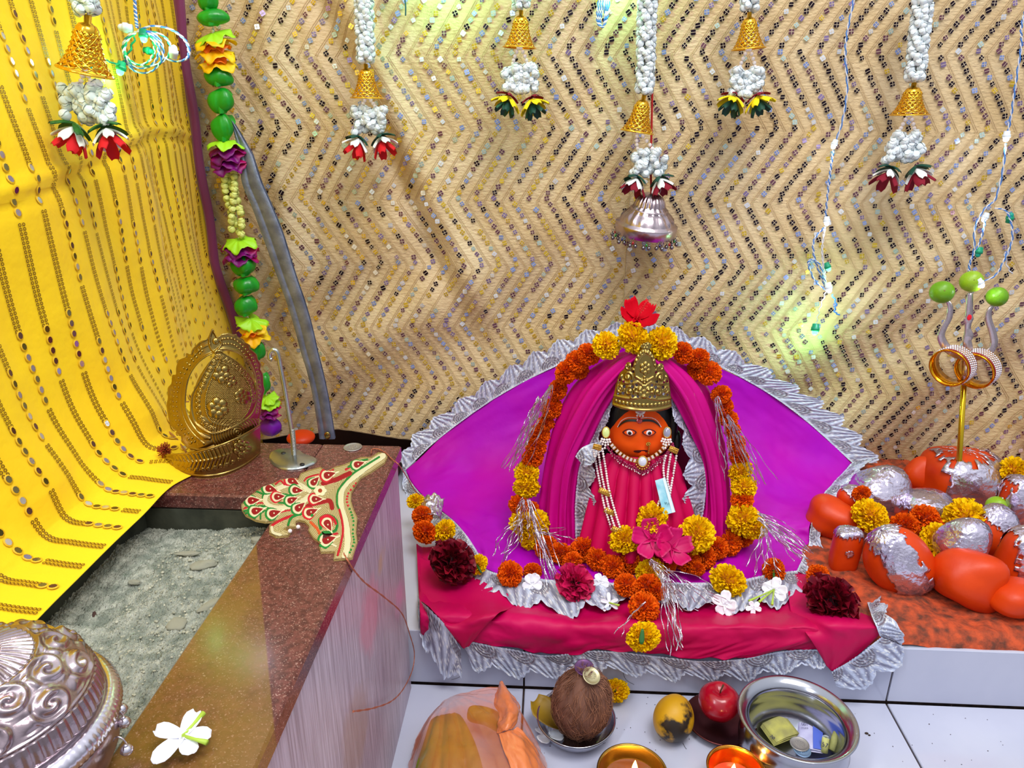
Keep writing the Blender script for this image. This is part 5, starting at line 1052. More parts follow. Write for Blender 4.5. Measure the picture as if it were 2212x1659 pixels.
for (cx, cy, rx, ry, ph) in ((305, 108, 38, 40, 0), (310, 112, 42, 46, .5), (318, 105, 50, 38, 1), (300, 104, 34, 36, 2)):
    pts = [(cx + rx*math.cos(t), cy + ry*math.sin(t), YC - .01 + .01*math.sin(t + ph)) for t in np.linspace(-1.8, 4.2, 12)]; cables(l3, pts, YC, True, 60, .0011, (m_bl, m_cl) if ph < 1 else (m_gc, m_cl))
cables(l3, [(300, 66), (330, 56), (370, 64), (402, 90), (407, 122), (380, 133), (340, 120)], YC, r=.0013); cables(l3, [(178, 160, .06), (200, 142, .07), (225, 130, .10), (250, 138, .13), (268, 132, YC), (282, 105, YC), (292, 80, YC)], YC, False, 50, .0014, (m_gc,))
bulb(l3, 261, 148, (-.35, -1), 'g', YC - .02, 12, .10); bulb(l3, 310, 78, (.0, -1), 'g', YC - .02, 11, .08); bulb(l3, 375, 112, (.3, 1), 'w', YC - .01, 11, .12); bulb(l3, 270, 60, (-1, .1), 'W', YC, 12); bulb(l3, 322, 110, (1, -.2), 'G', YC, 9)
l4 = thing('string_lights', on_y(1300, -10, .53), 'short tied loop of blue and white wire at the top edge', 'string lights')
for dx in (-5, 0, 5): cables(l4, [(1304 + dx, -30), (1296 + dx, 20), (1294 + dx*.5, 50), (1303, 58), (1310 + dx*.6, 30), (1312 + dx, -30)], .53, r=.0012)
b = MB(); b.tube(spline([on_y(x, y, .55) for x, y in ((872, -20), (876, 10), (876, 34))], 20), .0014, 6); build(b, 'loose_thread', mat('teal_thread', (10, 80, 90), .6), label='short dark teal thread at the top edge right of the first bell garland', cat='thread')
# LED strings along the top of the curtain, just above the picture, light it green
l5 = thing('string_lights', on_y(1090, -70, .53), 'LED string with green bulbs along the top of the curtain', 'string lights'); cables(l5, [(780, -75), (960, -60), (1130, -72), (1340, -60)], .53)
bulb(l5, 960, -62, (0, -1), 'g', .52, 11, 0.55); bulb(l5, 1330, -58, (0, -1), 'g', .52, 11, .40)
point('led_glow', on_x(40, -60, -.50), 0.3, (.55, 1, .15), .01)
# ================================================================== VERMILION MOUND AND STONES (right)
verm = mat('vermilion_crust', (204, 82, 42), 0.85, c2=(104, 54, 38), nscale=60, ndet=9, mixp=(.36, .66), bump=0.9, bscale=120, bdist=.004)
vst = mat('vermilion_stone', (222, 68, 4), 0.42, c2=(196, 48, 2), nscale=10, bump=.3, bscale=34, bdist=.004, spec=.4)
foil = mat('crumpled_foil', (226, 218, 234), 0.2, metal=0.92, bump=.9, bscale=26, bdist=.010, c2=(190, 176, 206), nscale=9)
nx, ny = 190, 170
xl = np.array([on_z(1775, 1350, LZ)[0], on_z(1775, 1150, LZ)[0], on_z(1790, 1050, LZ)[0]]).mean()
X, Y = np.meshgrid(np.linspace(0.43, 1.25, nx), np.linspace(0.004, 0.60, ny))
lft = 0.455 + 0.03*fbm(Y*14, Y*3, 4) + 0.10*np.clip(0.10 - Y, 0, .1)
d_ = np.clip((X - lft)/0.035, 0, 1); fr_ = np.clip((Y - 0.004 - 0.003*fbm(X*14, X*2, 6))/0.02, 0, 1)
Zm = LZ - .004 + (0.022 + 0.03*Y + 0.010*fbm(X*12, Y*12, 2, 4) + .003*fbm(X*70, Y*70, 7, 3))*np.sqrt(d_)*np.sqrt(fr_)
mb = MB(); mb.add(np.stack([X, Y, Zm], 2).reshape(-1, 3), grid_faces(nx, ny)); mound = build(mb, 'vermilion_mound', verm, label='rough orange vermilion crust that holds the sacred stones at the right', cat='mound')
def mz(x, y): i = int(np.clip((x - .43)/.82*(nx-1), 0, nx-1)); j = int(np.clip((y - .004)/.596*(ny-1), 0, ny-1)); return float(Zm[j, i])
def stone(px, py, rx, ry, base, label, seed, boxy=0.0, rot=0.0, foilf=None, depth=1.0, bumps=.1, tilt=0.0):
    """px,py centre; base = pixel row where it meets the mound"""
    g = on_z(px, base, LZ + .03); yb = g[1] + 0.02; p = on_y(px, py, yb); k = mpp(p); r = np.random.RandomState(seed); ph = r.rand(8)*6
    def shape(V):
        n = np.linalg.norm(V, axis=1)[:, None] + 1e-9; V = V/n; e_ = 2 + boxy*4; q = (np.abs(V)**e_).sum(1)**(-1/e_); V = V*(1*(1-min(boxy, 1)) + q[:, None]*min(boxy, 1)) if boxy else V
        f = 1 + bumps*(np.sin(V[:, 0]*2.5 + ph[0])*np.sin(V[:, 1]*2.1 + ph[1]) + .6*np.sin(V[:, 2]*3.5 + ph[2] + V[:, 0]*1.6)); return V*f[:, None]
    M = Matrix.Rotation(rot, 4, 'Y') @ Matrix.Rotation(tilt, 4, 'X'); R3 = np.array([rx*k, rx*k*.85*depth, ry*k])
    b = MB(); b.ell(p, R3, 40, 28, M=M, fn=shape); o = build(b, 'sacred_stone', vst, label=label, cat='stone')
    if foilf:
        b = MB(); U_, Vv = np.meshgrid(np.linspace(0, 2*PI, 110), np.linspace(.03, PI - .03, 70)); D = np.stack([np.sin(Vv)*np.cos(U_), np.sin(Vv)*np.sin(U_), -np.cos(Vv)], -1)
        S_ = shape(D.reshape(-1, 3)); S_ = S_*(R3*1.022 + .0012)
        cr_ = fbm(U_*5, Vv*9, seed, 4); cr2 = np.abs(vnoise(U_*9 + cr_*2, Vv*13, seed + 3)); S_ = S_*(1 + .07*np.clip(cr2.reshape(-1, 1), 0, .5) + .012*np.clip(cr_.reshape(-1, 1), 0, 1)); W = xf(S_, M) + p
        ins_ = foilf((W[:, 0] - p[0])/(rx*k), (W[:, 2] - p[2])/(ry*k), (W[:, 1] - p[1])/(rx*k)) + .16*cr_.reshape(-1) + .05*np.sin(U_*23).reshape(-1) > 0; ok = ins_.reshape(U_.shape)
        q = ok[:-1, :-1] & ok[1:, :-1] & ok[:-1, 1:] & ok[1:, 1:]; J, I = np.nonzero(q); n_ = U_.shape[1]; F = [(j*n_ + i, j*n_ + i + 1, (j+1)*n_ + i + 1, (j+1)*n_ + i) for j, i in zip(J, I)]
        b.add(W, F); f_ = build(b, 'foil', foil, o); solid(f_, .0006)
    return o
stone(2064, 1046, 84, 84, 1072, 'largest stone, its front covered with a wide sheet of crumpled silver foil', 1, .45, 0.05, lambda x, z, y: np.minimum(np.minimum(x + .72, 1.15 - x), np.minimum(z + 1.1, .95 - z)) - .5*(y > .3))
stone(1992, 1026, 34, 40, 1066, 'orange stone behind the left shoulder of the largest foil stone', 2, .2)
stone(1900, 1068, 62, 62, 1115, 'brown-red foil dome stone beside the lace corner of the purple-lit cloth', 3, .2, 0, lambda x, z, y: z + .95 - .6*(x > .9))
stone(1800, 1120, 56, 42, 1160, 'low orange stone shaped like a crouching animal beside the purple-lit cloth', 4, .1, .1, None, 1.0, .16)
stone(1842, 1078, 32, 32, 1140, 'small foil-capped knob standing on the low animal shaped stone', 5, 0, 0, lambda x, z, y: z - .15 + x*.7)
stone(1826, 1190, 30, 54, 1235, 'small upright orange stone with one torn patch of foil', 6, .7, 0, lambda x, z, y: np.maximum(.30 - np.hypot(x - .05, (z - .10)*1.5), z - .72), .8, .05)
stone(1945, 1212, 66, 92, 1270, 'long tilted orange stone with a broad band of silver foil', 7, .15, -.62, lambda x, z, y: .42 - np.abs(x*.6 + z*.55 + .05), .9, .06)
stone(1995, 1104, 64, 42, 1135, 'orange stone with a strip of foil on top below the largest foil stone', 8, .3, 0, lambda x, z, y: np.minimum(z - .12 + .3*x, 1.1))
stone(2092, 1250, 66, 62, 1300, 'plump orange stone in front, foil cap standing on it', 9, .5, .1, None, .9, .12)
stone(2082, 1172, 52, 54, 1260, 'pointed foil-covered stone standing on the plump orange stone', 10, .1, 0, lambda x, z, y: z + .75 + 0*x)
stone(2150, 1150, 48, 58, 1200, 'orange stone with torn foil right of the two yellow marigolds', 11, .2, -.3, lambda x, z, y: np.minimum(x*.6 + z - .25, .6))
stone(2206, 1090, 42, 72, 1160, 'tall foil stone at the right edge beside the lime', 12, .4, 0, lambda x, z, y: x*.4 + .55 - .2*z)
stone(2212, 1215, 56, 82, 1275, 'foil wrapped stone at the right edge, the lower one', 13, .3, 0, lambda x, z, y: np.minimum(z + .6, x + .75))
stone(2190, 1290, 60, 36, 1330, 'low orange stone at the right edge in front of the foil wrapped one', 14, .2)
stone(2030, 1150, 40, 30, 1180, 'small orange stone hidden between the marigolds', 15, .2)
def rl(px, py, r, c, base, label, **k):
    y = on_z(px, base, LZ + .03)[1] - .015; return loose(px, py, r, c, 0, label, y=y, **k)
rl(1880, 1115, 38, 'y', 1170, 'yellow marigold right of the animal shaped stone'); rl(1861, 1066, 19, 'o', 1135, 'small orange marigold between the knob and the brown foil dome')
rl(1952, 1138, 32, 'o', 1170, 'orange marigold on the stones, left of the pair'); rl(1998, 1122, 32, 'o', 1160, 'orange marigold on the stones, right of the pair')
rl(2085, 1120, 42, 'y', 1165, 'wide yellow marigold at the foot of the trident'); rl(2020, 1165, 34, 'y', 1205, 'deep yellow marigold lying above the ragged one'); rl(2002, 1205, 44, 'y', 1215, 'ragged yellow marigold with a green base lying over the foil band', stem=(1972, 1196)); rl(2188, 1018, 32, 'y', 1080, 'yellow marigold at the right edge above the tall foil stone')
limem = mat('lime_skin', (118, 170, 20), 0.35, c2=(84, 142, 14), nscale=12, bump=.25, bscale=400, bdist=.001, spec=.5); limey = mat('pale_lime_skin', (156, 192, 36), 0.35, c2=(122, 168, 26), nscale=12, bump=.25, bscale=400, bdist=.001)
def lime(px, py, r, y, m, label):
    p = on_y(px, py, y); k = mpp(p)*r; b = MB(); b.ell(p, (k*1.04, k, k), 28, 20, M=Matrix.Rotation(.5, 4, 'X'), fn=lambda V: V*(1 + .06*np.exp(-((V[:, 2] - 1)/.08)**2) + .01*np.sin(V[:, 0]*5))[:, None])
    o = build(b, 'lime', m, label=label, cat='lime'); q = toward(p, k*.99) + np.array([k*.2, 0, k*.12]); b = MB(); b.ell(q, (k*.10, k*.06, k*.09), 8, 6); build(b, 'stem_scar', mat('lime_scar', (120, 130, 40), .6), o)
yl = on_z(2153, 1150, LZ + .03)[1]; lime(2153, 1093, 21, yl, limey, 'yellowish lime lying among the stones at the right')
# ---- trident
YT = .42
tri = thing('trident', on_y(2067, 1108, YT), 'steel trident with a brass shaft standing among the stones', 'trident')
steel = mat('brushed_steel', (206, 190, 192), .3, metal=.95, bump=.2, bscale=300); brs = mat('polished_brass', (206, 170, 40), .2, metal=1.0)
b = MB(); b.tube([on_y(2062, 1135, YT), on_y(2067, 1080, YT), on_y(2083, 815, YT)], 5.6*mpp(on_y(2070, 950, YT)), 20); build(b, 'shaft', brs, tri)
def blade(ctr, wid, name, t=.0028, yo=0):
    P_ = spline([on_y(x, y, YT + yo) for x, y in ctr], 60); w_ = np.interp(np.linspace(0, 1, 60), np.linspace(0, 1, len(wid)), wid)*mpp(P_[0]); T = np.gradient(P_, axis=0); T /= np.linalg.norm(T, axis=1)[:, None]; S_ = np.cross(T, [0, 1, 0]); b = MB(); V = []
    for f, d in ((-1, 0), (-.8, -t), (.8, -t), (1, 0), (.8, t*.6), (-.8, t*.6)): V.append(P_ + S_*(w_*f)[:, None] + np.array([0, d, 0]))
    V = np.array(V).transpose(1, 0, 2).reshape(-1, 3); b.add(V, grid_faces(6, 60, True) + [tuple(range(6))[::-1], tuple(range(354, 360))]); return build(b, name, steel, tri)
blade([(2090, 772), (2066, 765), (2044, 750), (2033, 728), (2038, 708), (2050, 685), (2052, 662), (2046, 650)], [7, 9, 9, 8, 7.5, 7, 6, 3], 'prong')
blade([(2090, 772), (2112, 770), (2134, 762), (2147, 742), (2144, 718), (2136, 692), (2136, 672), (2146, 658)], [7, 9, 9, 8, 7.5, 7, 6, 3], 'prong')
blade([(2088, 790), (2090, 770), (2091, 752), (2089, 736), (2092, 725), (2090, 710), (2091, 698), (2092, 689), (2093, 680), (2094, 660), (2095, 632)], [8, 9, 10, 9, 11, 6, 7, 11, 8, 7, 6], 'center_prong', .0032, -.001)
p = on_y(2094, 686, YT - .0055); k = mpp(p); b = MB(); b.ell(p, (5*k, .0006, 6.5*k), 14, 6); build(b, 'red_dot', mat('red_powder', (226, 10, 40), .8), tri)
b = MB(); b.tube([on_y(2085, 830, YT), on_y(2089, 780, YT)], 9*k, 14); build(b, 'socket', steel, tri)
lime(2035, 631, 24, YT - .004, limem, 'green lime stuck on the left prong of the trident'); lime(2099, 608, 23, YT - .004, limey, 'pale green lime stuck on the middle prong of the trident'); lime(2154, 641, 21, YT - .004, limem, 'dark green lime stuck on the right prong of the trident')
# bangles
gold_b = mat('bangle_gold', (236, 170, 30), .15, metal=1.0); gem_b = mat('rhinestone', (226, 220, 230), .08, metal=.6); enam = mat('red_enamel', (150, 30, 20), .3)
def bangle(px, py, R_, ax, label):
    p = on_y(px, py, YT - .012); k = mpp(p)*R_; g = thing('bangle', p, label, 'bangle'); q = Vector(ax).to_track_quat('Z', 'Y'); M = Matrix.Translation(p) @ q.to_matrix().to_4x4()
    b = MB(); w = k*.46; b.lathe([(k*1.0, -w), (k*1.05, -w*.95), (k*1.0, -w*.8), (k*.99, 0), (k*1.0, w*.8), (k*1.05, w*.95), (k, w), (k*.95, w), (k*.94, 0), (k*.95, -w), (k, -w)], 60, M=M); build(b, 'band', gold_b, g)
    s = MB()
    for j in range(4):
        z = w*(-.72 + .38*j)
        for i in range(54): a = i*2*PI/54 + j*.5; s.ell(xf([(k*1.03*math.cos(a), k*1.03*math.sin(a), z)], M)[0], k*.062, 6, 4)
    build(s, 'stones', gem_b, g, kind='stuff'); b = MB(); b.lathe([(k*1.0, w*.52), (k*1.04, w*.58), (k*1.0, w*.64)], 50, M=M); build(b, 'enamel_line', enam, g)
bangle(2058, 790, 40, (-.76, -.62, -.12), 'gold bangle set with rhinestones on the left prong base of the trident'); bangle(2112, 796, 39, (-.76, -.62, -.16), 'gold bangle set with rhinestones on the right prong base of the trident')
# things just visible behind the altar box
for (px, py, r_, lb) in ((650, 945, 26, 'flat orange stone behind the altar box left of the sword'),):
    p = on_y(px, py, .45); b = MB(); b.ell(p, (.03, .03, .014), 24, 14); build(b, 'sacred_stone', vst, label=lb, cat='stone')
b = MB(); b.box((-.58, .36, LZ + .0005), (-.34, .55, LZ + .03), 0, .01); build(b, 'cloth_bundle', mat('maroon_cloth', (84, 30, 44), .8, bump=.6, bscale=40), label='dark maroon folded cloth on the step behind the altar box', cat='cloth')
# ================================================================== THINGS ON THE ALTAR BOX
def vray(px, py): 
    d = np.stack([(px - W_/2)/F_, -(py - H_/2)/F_, -np.ones_like(px)], -1); return d @ _R.T
def von_y(px, py, y): d = vray(px, py); return CAM + d*((y - CAM[1])/d[..., 1])[..., None]
def von_z(px, py, z): d = vray(px, py); return CAM + d*((z - CAM[2])/d[..., 2])[..., None]
# ---- tall brass crown
z8 = lambda P: [(340 + x/4.608, 700 + y/4.608) for x, y in P]
px_, py_ = np.meshgrid(np.linspace(356, 574, 420), np.linspace(706, 990, 540))
outl = z8([(545,45),(575,90),(600,130),(640,100),(700,90),(760,105),(785,98),(800,125),(850,150),(870,180),(920,210),(930,250),(985,300),(1000,350),(1030,400),(1025,450),(1050,500),(1055,600),(1066,660),(1050,720),(1035,800),(1030,880),(1010,960),(1004,1080),(900,1120),(700,1190),(520,1245),(400,1262),(300,1230),(240,1170),(235,1120),(185,1085),(190,1060),(130,1000),(105,900),(92,810),(105,740),(105,640),(140,590),(150,510),(185,500),(190,430),(215,360),(280,330),(290,290),(330,300),(350,250),(420,180),(500,140)])
ins = inpoly(px_, py_, spline(outl, 300, True))
hl = inpoly(px_, py_, spline(z8([(575,300),(500,320),(400,400),(335,500),(298,620),(285,760),(290,850),(320,905),(328,800),(332,720),(370,640),(420,520),(500,400)]), 100, True)); hr = inpoly(px_, py_, spline(z8([(650,275),(740,275),(850,330),(920,420),(955,500),(978,605),(930,520),(860,430),(780,360),(690,305)]), 80, True))
H = np.zeros(px_.shape)
def rd(P, w, h, closed=False, n=60): return h*ridge(dseg(px_, py_, spline(z8(P), n, closed), closed), w)
leaf = [(595,270),(500,420),(420,560),(350,690),(335,800),(345,900),(380,990),(470,1060),(560,1090),(700,1050),(840,980),(940,900),(990,780),(990,640),(940,520),(860,430),(740,330)]
leaf2 = [(625,375),(560,500),(510,620),(480,720),(480,850),(520,950),(610,1000),(720,1010)]; leaf3 = [(625,375),(760,430),(860,520),(930,640),(940,760),(900,880),(830,960)]
H += rd(leaf, 2.2, 2.4, True, 90) + rd(leaf2, 1.6, 1.6) + rd(leaf3, 1.6, 1.6)
ringp = spline(z8([(590,330),(520,460),(455,590),(410,700),(400,800),(420,920),(480,1010),(560,1050)]), 16).tolist() + spline(z8([(620,330),(720,375),(820,440),(890,530),(945,640),(955,760)]), 14).tolist()
for x, y in ringp: r_ = np.hypot(px_ - x, py_ - y); H += 1.6*ridge(r_ - 4.2, 1.2) + 1.2*dot(px_, py_, x, y, 2.4)
H += rd([(610,250),(700,248),(820,290),(910,390),(960,500),(985,640)], 2.2, 2.2) + rd([(575,280),(470,330),(370,420),(300,540),(275,680),(270,800),(300,920),(360,1030),(440,1110),(520,1140)], 2.4, 2.2) + rd([(520,200),(420,260),(320,380),(260,520),(235,700),(240,860),(290,1000),(370,1110),(460,1190)], 1.6, 1.4)
H += rd([(545,60),(520,150),(530,230),(565,270),(610,240),(640,190),(600,140),(560,60)], 1.8, 2.0)
H += 3.0*dot(px_, py_, *z8([(580,170)])[0], 7)
for off, n, rr_ in ((0, 22, 3.4), (38, 22, 2.6)):
    base = spline(z8([(430+off*.3,230+off),(340+off*.6,330+off*.6),(240+off,450+off*.3),(180+off,580),(150+off,700),(145+off,830),(165+off,950),(240+off,1070-off*.3),(330+off,1180-off*.3)]), n)
    for x, y in base: H += 2.0*dot(px_, py_, x, y, rr_)
for x, y in spline(z8([(650,150),(760,150),(860,230),(940,330),(990,450),(1010,600),(1010,760),(990,880)]), 26): H += 1.8*dot(px_, py_, x, y, 2.6)
for x, y in spline(z8([(660,200),(760,205),(850,280),(920,380)]), 12): H += 1.5*dot(px_, py_, x, y, 2.2)
def flw(cx, cy, r, n, h):
    cx, cy = z8([(cx, cy)])[0]; r = r/4.608; o = h*.8*dot(px_, py_, cx, cy, r*.4)
    for i in range(n): a = i*2*PI/n + .3; o = np.maximum(o, h*dot(px_, py_, cx + r*.62*math.cos(a), cy + r*.62*math.sin(a), r*.44))
    return o
H += flw(640, 500, 90, 5, 4) + flw(730, 570, 60, 4, 3) + flw(600, 840, 105, 6, 4.5) + flw(850, 720, 80, 6, 3.6)
dots = (np.sin((px_)*2*PI/4.0)*np.sin((py_)*2*PI/4.0)).clip(0, 1); inleaf = inpoly(px_, py_, spline(z8(leaf2 + leaf3[::-1]), 60, True)); H += 1.1*dots*inleaf*(H < 1.5)
fan = z8([(800,1080)])[0]; an = np.arctan2(py_ - fan[1], px_ - fan[0]); rf_ = np.hypot(px_ - fan[0], py_ - fan[1]); H += 1.2*np.abs(np.sin(rf_*.55))*(rf_ < 58)*(py_ > 905)*(H < 1.2) + 1.0*np.abs(np.sin(an*14))*(rf_ > 58)*(rf_ < 90)*(py_ > 900)*(H < 1.2)
H += 1.4*np.exp(-((dseg(px_, py_, outl, True) - 1.5)/1.6)**2)
kb = mpp(on_z(480, 1030, BZ)); _lc = np.polyfit([352, 372, 392, 420, 444, 470, 492, 515, 535, 562], [998, 1013, 1023, 1030, 1032, 1029, 1023, 1014, 1003, 980], 4)
def y0c(px): 
    yb = np.polyval(_lc, px); return von_z(px, yb, BZ + 0*px)[..., 1]
def crown2(px, py, H, band=False):
    yb = np.polyval(_lc, px); y0 = y0c(px); s = np.clip((yb - py)/300, 0, 1.1); y = y0 + (0.030*s + 0.012*s*s if not band else .004*s) - H*kb*1.15
    P = von_y(px, py, y); P[..., 2] = np.maximum(P[..., 2], BZ + .0006); return P
tc_ = thing('tall_crown', on_z(470, 1010, BZ), 'tall embossed brass crown with leaf shaped plate standing on the altar box corner', 'crown')
relief('crest_plate', px_, py_, ins & ~hl & ~hr, H, crown2, brass, tc_, thick=.001)
px_, py_ = np.meshgrid(np.linspace(350, 562, 380), np.linspace(900, 1036, 240))
top = np.polyval(np.polyfit([353, 390, 420, 462, 515, 545, 562], [979, 980, 975, 962, 943, 928, 914], 3), px_); bot = np.polyval(_lc, px_)
H = 2.4*np.exp(-((py_ - top - 3)/2.6)**2) + 1.8*np.exp(-((py_ - bot + 3)/2)**2); t_ = (py_ - top)/(bot - top + 1e-6)
for i in range(13): x = 366 + i*13.5 + 3; yb = np.interp(x, [353, 420, 462, 515, 562], [980, 976, 962, 945, 912])*.32 + np.interp(x, [353, 392, 444, 492, 535, 562], [999, 1024, 1032, 1023, 1003, 980])*.68; H += 2.6*dot(px_, py_, x, yb + 3, 5.0)
wl = np.abs(t_ - .42); H += 2.0*np.abs(np.sin((px_ + np.abs(t_ - .42)*26)*.36))*(wl < .34)*(px_ > 375)*(px_ < 500)*(H < 1); H += 1.8*np.exp(-((t_ - .42)/.05)**2)*(px_ < 500)
cx, cy = 523, 969
for i in range(7): a = i*2*PI/7; H = np.maximum(H, 5*dot(px_, py_, cx + 13*math.cos(a), cy + 13*math.sin(a), 7))
H = np.maximum(H, 5*dot(px_, py_, cx, cy, 6)); relief('head_band', px_, py_, (py_ > top) & (py_ < bot), H + 2.5, lambda a, b_, c: crown2(a, b_, c, True), brass, tc_, thick=.001)
cordm = mat('brown_cord', (166, 112, 60), .6, bump=.8, bscale=400); z4 = lambda P, z=BZ + .008: [on_z(x/3.16, 600 + y/3.16, z) for x, y in P]
b = MB(); b.tube(spline(z4([(1110,1185),(1000,1105),(920,1020),(852,945),(905,935),(1050,990),(1180,1075),(1270,1190)], BZ + .012), 60), .0014, 7); b.tube(spline(z4([(1290,845),(1140,860),(1072,872),(1065,920),(1150,980),(1200,1040)], BZ + .02), 50), .0011, 7); build(b, 'tie_cord', cordm, tc_)
p = on_z(356, 972, BZ + .02); b = MB(); rr_ = np.random.RandomState(4)
for i in range(140): d = rr_.normal(size=3); d /= np.linalg.norm(d); b.tube([p, p + d*.006 + rr_.normal(size=3)*.002, p + d*.011*rr_.uniform(.6, 1.1)], .00045, 4)
build(b, 'tassel', mat('rust_tassel', (150, 56, 16), .8), tc_, kind='stuff')
# ---- hook on a plate
steel2 = mat('zinc_steel', (192, 196, 196), .26, metal=.95, c2=(170, 174, 170), nscale=20, bump=.1, bscale=120)
pb = on_z(636, 985, BZ + .0025); hk = thing('hook_stand', on_z(632, 993, BZ), 'steel rod with a hooked top on a pear shaped base plate on the box', 'hook')
hp = [pb] + [on_y(340 + x/4.608, 700 + y/4.608, pb[1]) for x, y in ((1355, 1200), (1335, 1060), (1300, 850), (1262, 620), (1228, 440), (1208, 330), (1188, 272), (1150, 258), (1118, 290), (1120, 340), (1142, 352))]
k = mpp(pb); b = MB(); b.tube(spline(hp, 70), 4.6*k, 14); build(b, 'hook_rod', steel2, hk); b = MB(); A_ = hp[0]; D_ = np.array(hp[1]) - A_; L_ = np.linalg.norm(D_); D_ /= L_
for i in range(22): c = A_ + D_*(i*.0019 + .001); b.tube([c - D_*.0004, c, c + D_*.0004], [4.6*k, 6.0*k, 4.6*k], 12)
build(b, 'thread', steel2, hk); pl = spline([on_z(340 + x/4.608, 700 + y/4.608, BZ + .0015) for x, y in ((1112, 1330), (1130, 1275), (1200, 1243), (1290, 1238), (1400, 1250), (1460, 1290), (1530, 1315), (1585, 1340), (1575, 1380), (1520, 1405), (1470, 1425), (1380, 1445), (1250, 1442), (1150, 1400))], 60, True)
b = MB(); c = pl.mean(0); V = np.concatenate([pl, pl*.9 + c*.1 + [0, 0, .0016], [c + np.array([0, 0, .0035])], pl - [0, 0, .0013]]); n_ = 60
b.add(V, [(i, (i+1) % n_, n_ + (i+1) % n_, n_ + i) for i in range(n_)] + [(n_ + i, n_ + (i+1) % n_, 2*n_) for i in range(n_)] + [(2*n_ + 1 + i, 2*n_ + 1 + (i+1) % n_, (i+1) % n_, i) for i in range(n_)]); build(b, 'base_plate', steel2, hk)
for x, y in ((1253, 1277), (1440, 1388)): q = on_z(340 + x/4.608, 700 + y/4.608, BZ + .0052); b = MB(); b.lathe([(.0001, 0), (.0030, -.0001), (.0034, -.0012)], 14, M=Matrix.Translation(q) @ Matrix.Diagonal((1, .8, 1, 1))); build(b, 'screw_hole', black, hk)
def coin(px, py, r, z, m, label, n=None, name='coin'):
    p = on_z(px, py, z) if n is None else np.array(z); k = mpp(p)*r; M = Matrix.Translation(p) @ (look_rot(n).to_matrix().to_4x4() if n is not None else Matrix.Identity(4)); b = MB()
    b.lathe([(.0001, .0011), (k*.5, .0012), (k*.86, .0011), (k*.9, .0016), (k, .0014), (k, .0002), (.0001, .0002)], 32, M=M)
    for i in range(9): a = i*.7; b.ell(xf([(k*.4*math.cos(a), k*.35*math.sin(a), .0013)], M)[0], (k*.12, k*.06, .0003), 6, 4)
    return build(b, name, m, label=label, cat='coin')
coinm = mat('grey_coin', (170, 164, 160), .38, metal=.7); coin(762, 967, 20, BZ + .0001, coinm, 'grey coin lying on the granite rim near its back corner')
# ---- embroidered crown piece
z6 = lambda P: [(400 + x/3.687, 800 + y/3.687) for x, y in P]
px_, py_ = np.meshgrid(np.linspace(518, 842, 640), np.linspace(970, 1212, 480))
outl = z6([(448,1065),(500,1010),(560,965),(620,925),(700,900),(760,870),(840,855),(900,862),(920,820),(1000,790),(1080,768),(1100,785),(1130,800),(1200,765),(1270,748),(1340,715),(1400,690),(1480,690),(1540,650),(1590,660),(1612,685),(1590,730),(1480,805),(1400,850),(1365,900),(1325,970),(1322,1040),(1340,1100),(1372,1170),(1362,1280),(1372,1360),(1330,1490),(1180,1503),(1192,1440),(1080,1445),(1062,1395),(1082,1372),(1020,1330),(980,1270),(990,1240),(950,1200),(905,1190),(880,1200),(885,1245),(820,1242),(785,1258),(842,1280),(820,1312),(720,1322),(668,1290),(672,1230),(735,1192),(640,1205),(560,1190),(480,1150),(448,1100)])
D0 = dseg(px_, py_, outl, True); ins = inpoly(px_, py_, outl); hole = inpoly(px_, py_, z6([(1085, 1285), (1110, 1300), (1180, 1300), (1150, 1320), (1095, 1340), (1100, 1310)]))
gold1, gold2 = np.array(srgb(226, 208, 150)[:3]), np.array(srgb(112, 88, 36)[:3]); redc, redh, grn = np.array(srgb(150, 8, 22)[:3]), np.array(srgb(206, 20, 44)[:3]), np.array(srgb(20, 132, 52)[:3])
H = 3.2*np.clip(D0/5, 0, 1)**.5; Cc = np.zeros(px_.shape + (4,)); Cc[..., 3] = 1
tex = (.5 + .5*np.sin(D0*2*PI/3.2))*.7 + .3*(.5 + .5*np.sin(px_*1.6 + py_*2.1)); Cc[..., :3] = gold2 + (gold1 - gold2)*tex[..., None]; H += .9*tex  # shade in the thread grooves painted in as darker gold
def paint(mask, col, h=None):
    Cc[..., :3] = np.where(mask[..., None], col, Cc[..., :3])
    if h is not None: H[:] = np.where(mask, h, H)
def line(P, w, col, h=4.2, n=50, cord=True):
    D = dseg(px_, py_, spline(z6(P), n)); m = D < w; t = .5 + .5*np.sin((px_ + py_*.7)*2.2) if cord else np.ones(D.shape); cc_ = col*(.65 + .5*t[..., None]); Cc[..., :3] = np.where(m[..., None], cc_, Cc[..., :3]); H[:] = np.where(m, h + 1.2*np.sqrt(np.clip(1 - (D/w)**2, 0, 1)), H)
cream = np.array(srgb(240, 228, 186)[:3])
line([(1575, 680), (1480, 740), (1380, 820), (1290, 890), (1245, 960), (1240, 1080), (1270, 1180), (1290, 1290), (1290, 1400), (1270, 1480)], 6.5, cream, 4.4)
line([(1545, 690), (1440, 755), (1340, 820), (1260, 900), (1215, 970), (1210, 1060), (1228, 1110)], 2.2, grn); line([(1228, 1110), (1250, 1200), (1256, 1290), (1235, 1400), (1215, 1470)], 2.4, redh)
for i, (x, y) in enumerate(spline([(1360, 900), (1300, 980), (1290, 1050), (1320, 1130), (1340, 1200), (1335, 1300), (1345, 1370), (1310, 1450)], 22)): cx, cy = z6([(x, y)])[0]; m = np.hypot(px_ - cx, py_ - cy) < 2.4; paint(m, redh if i < 8 else grn, 4.6)
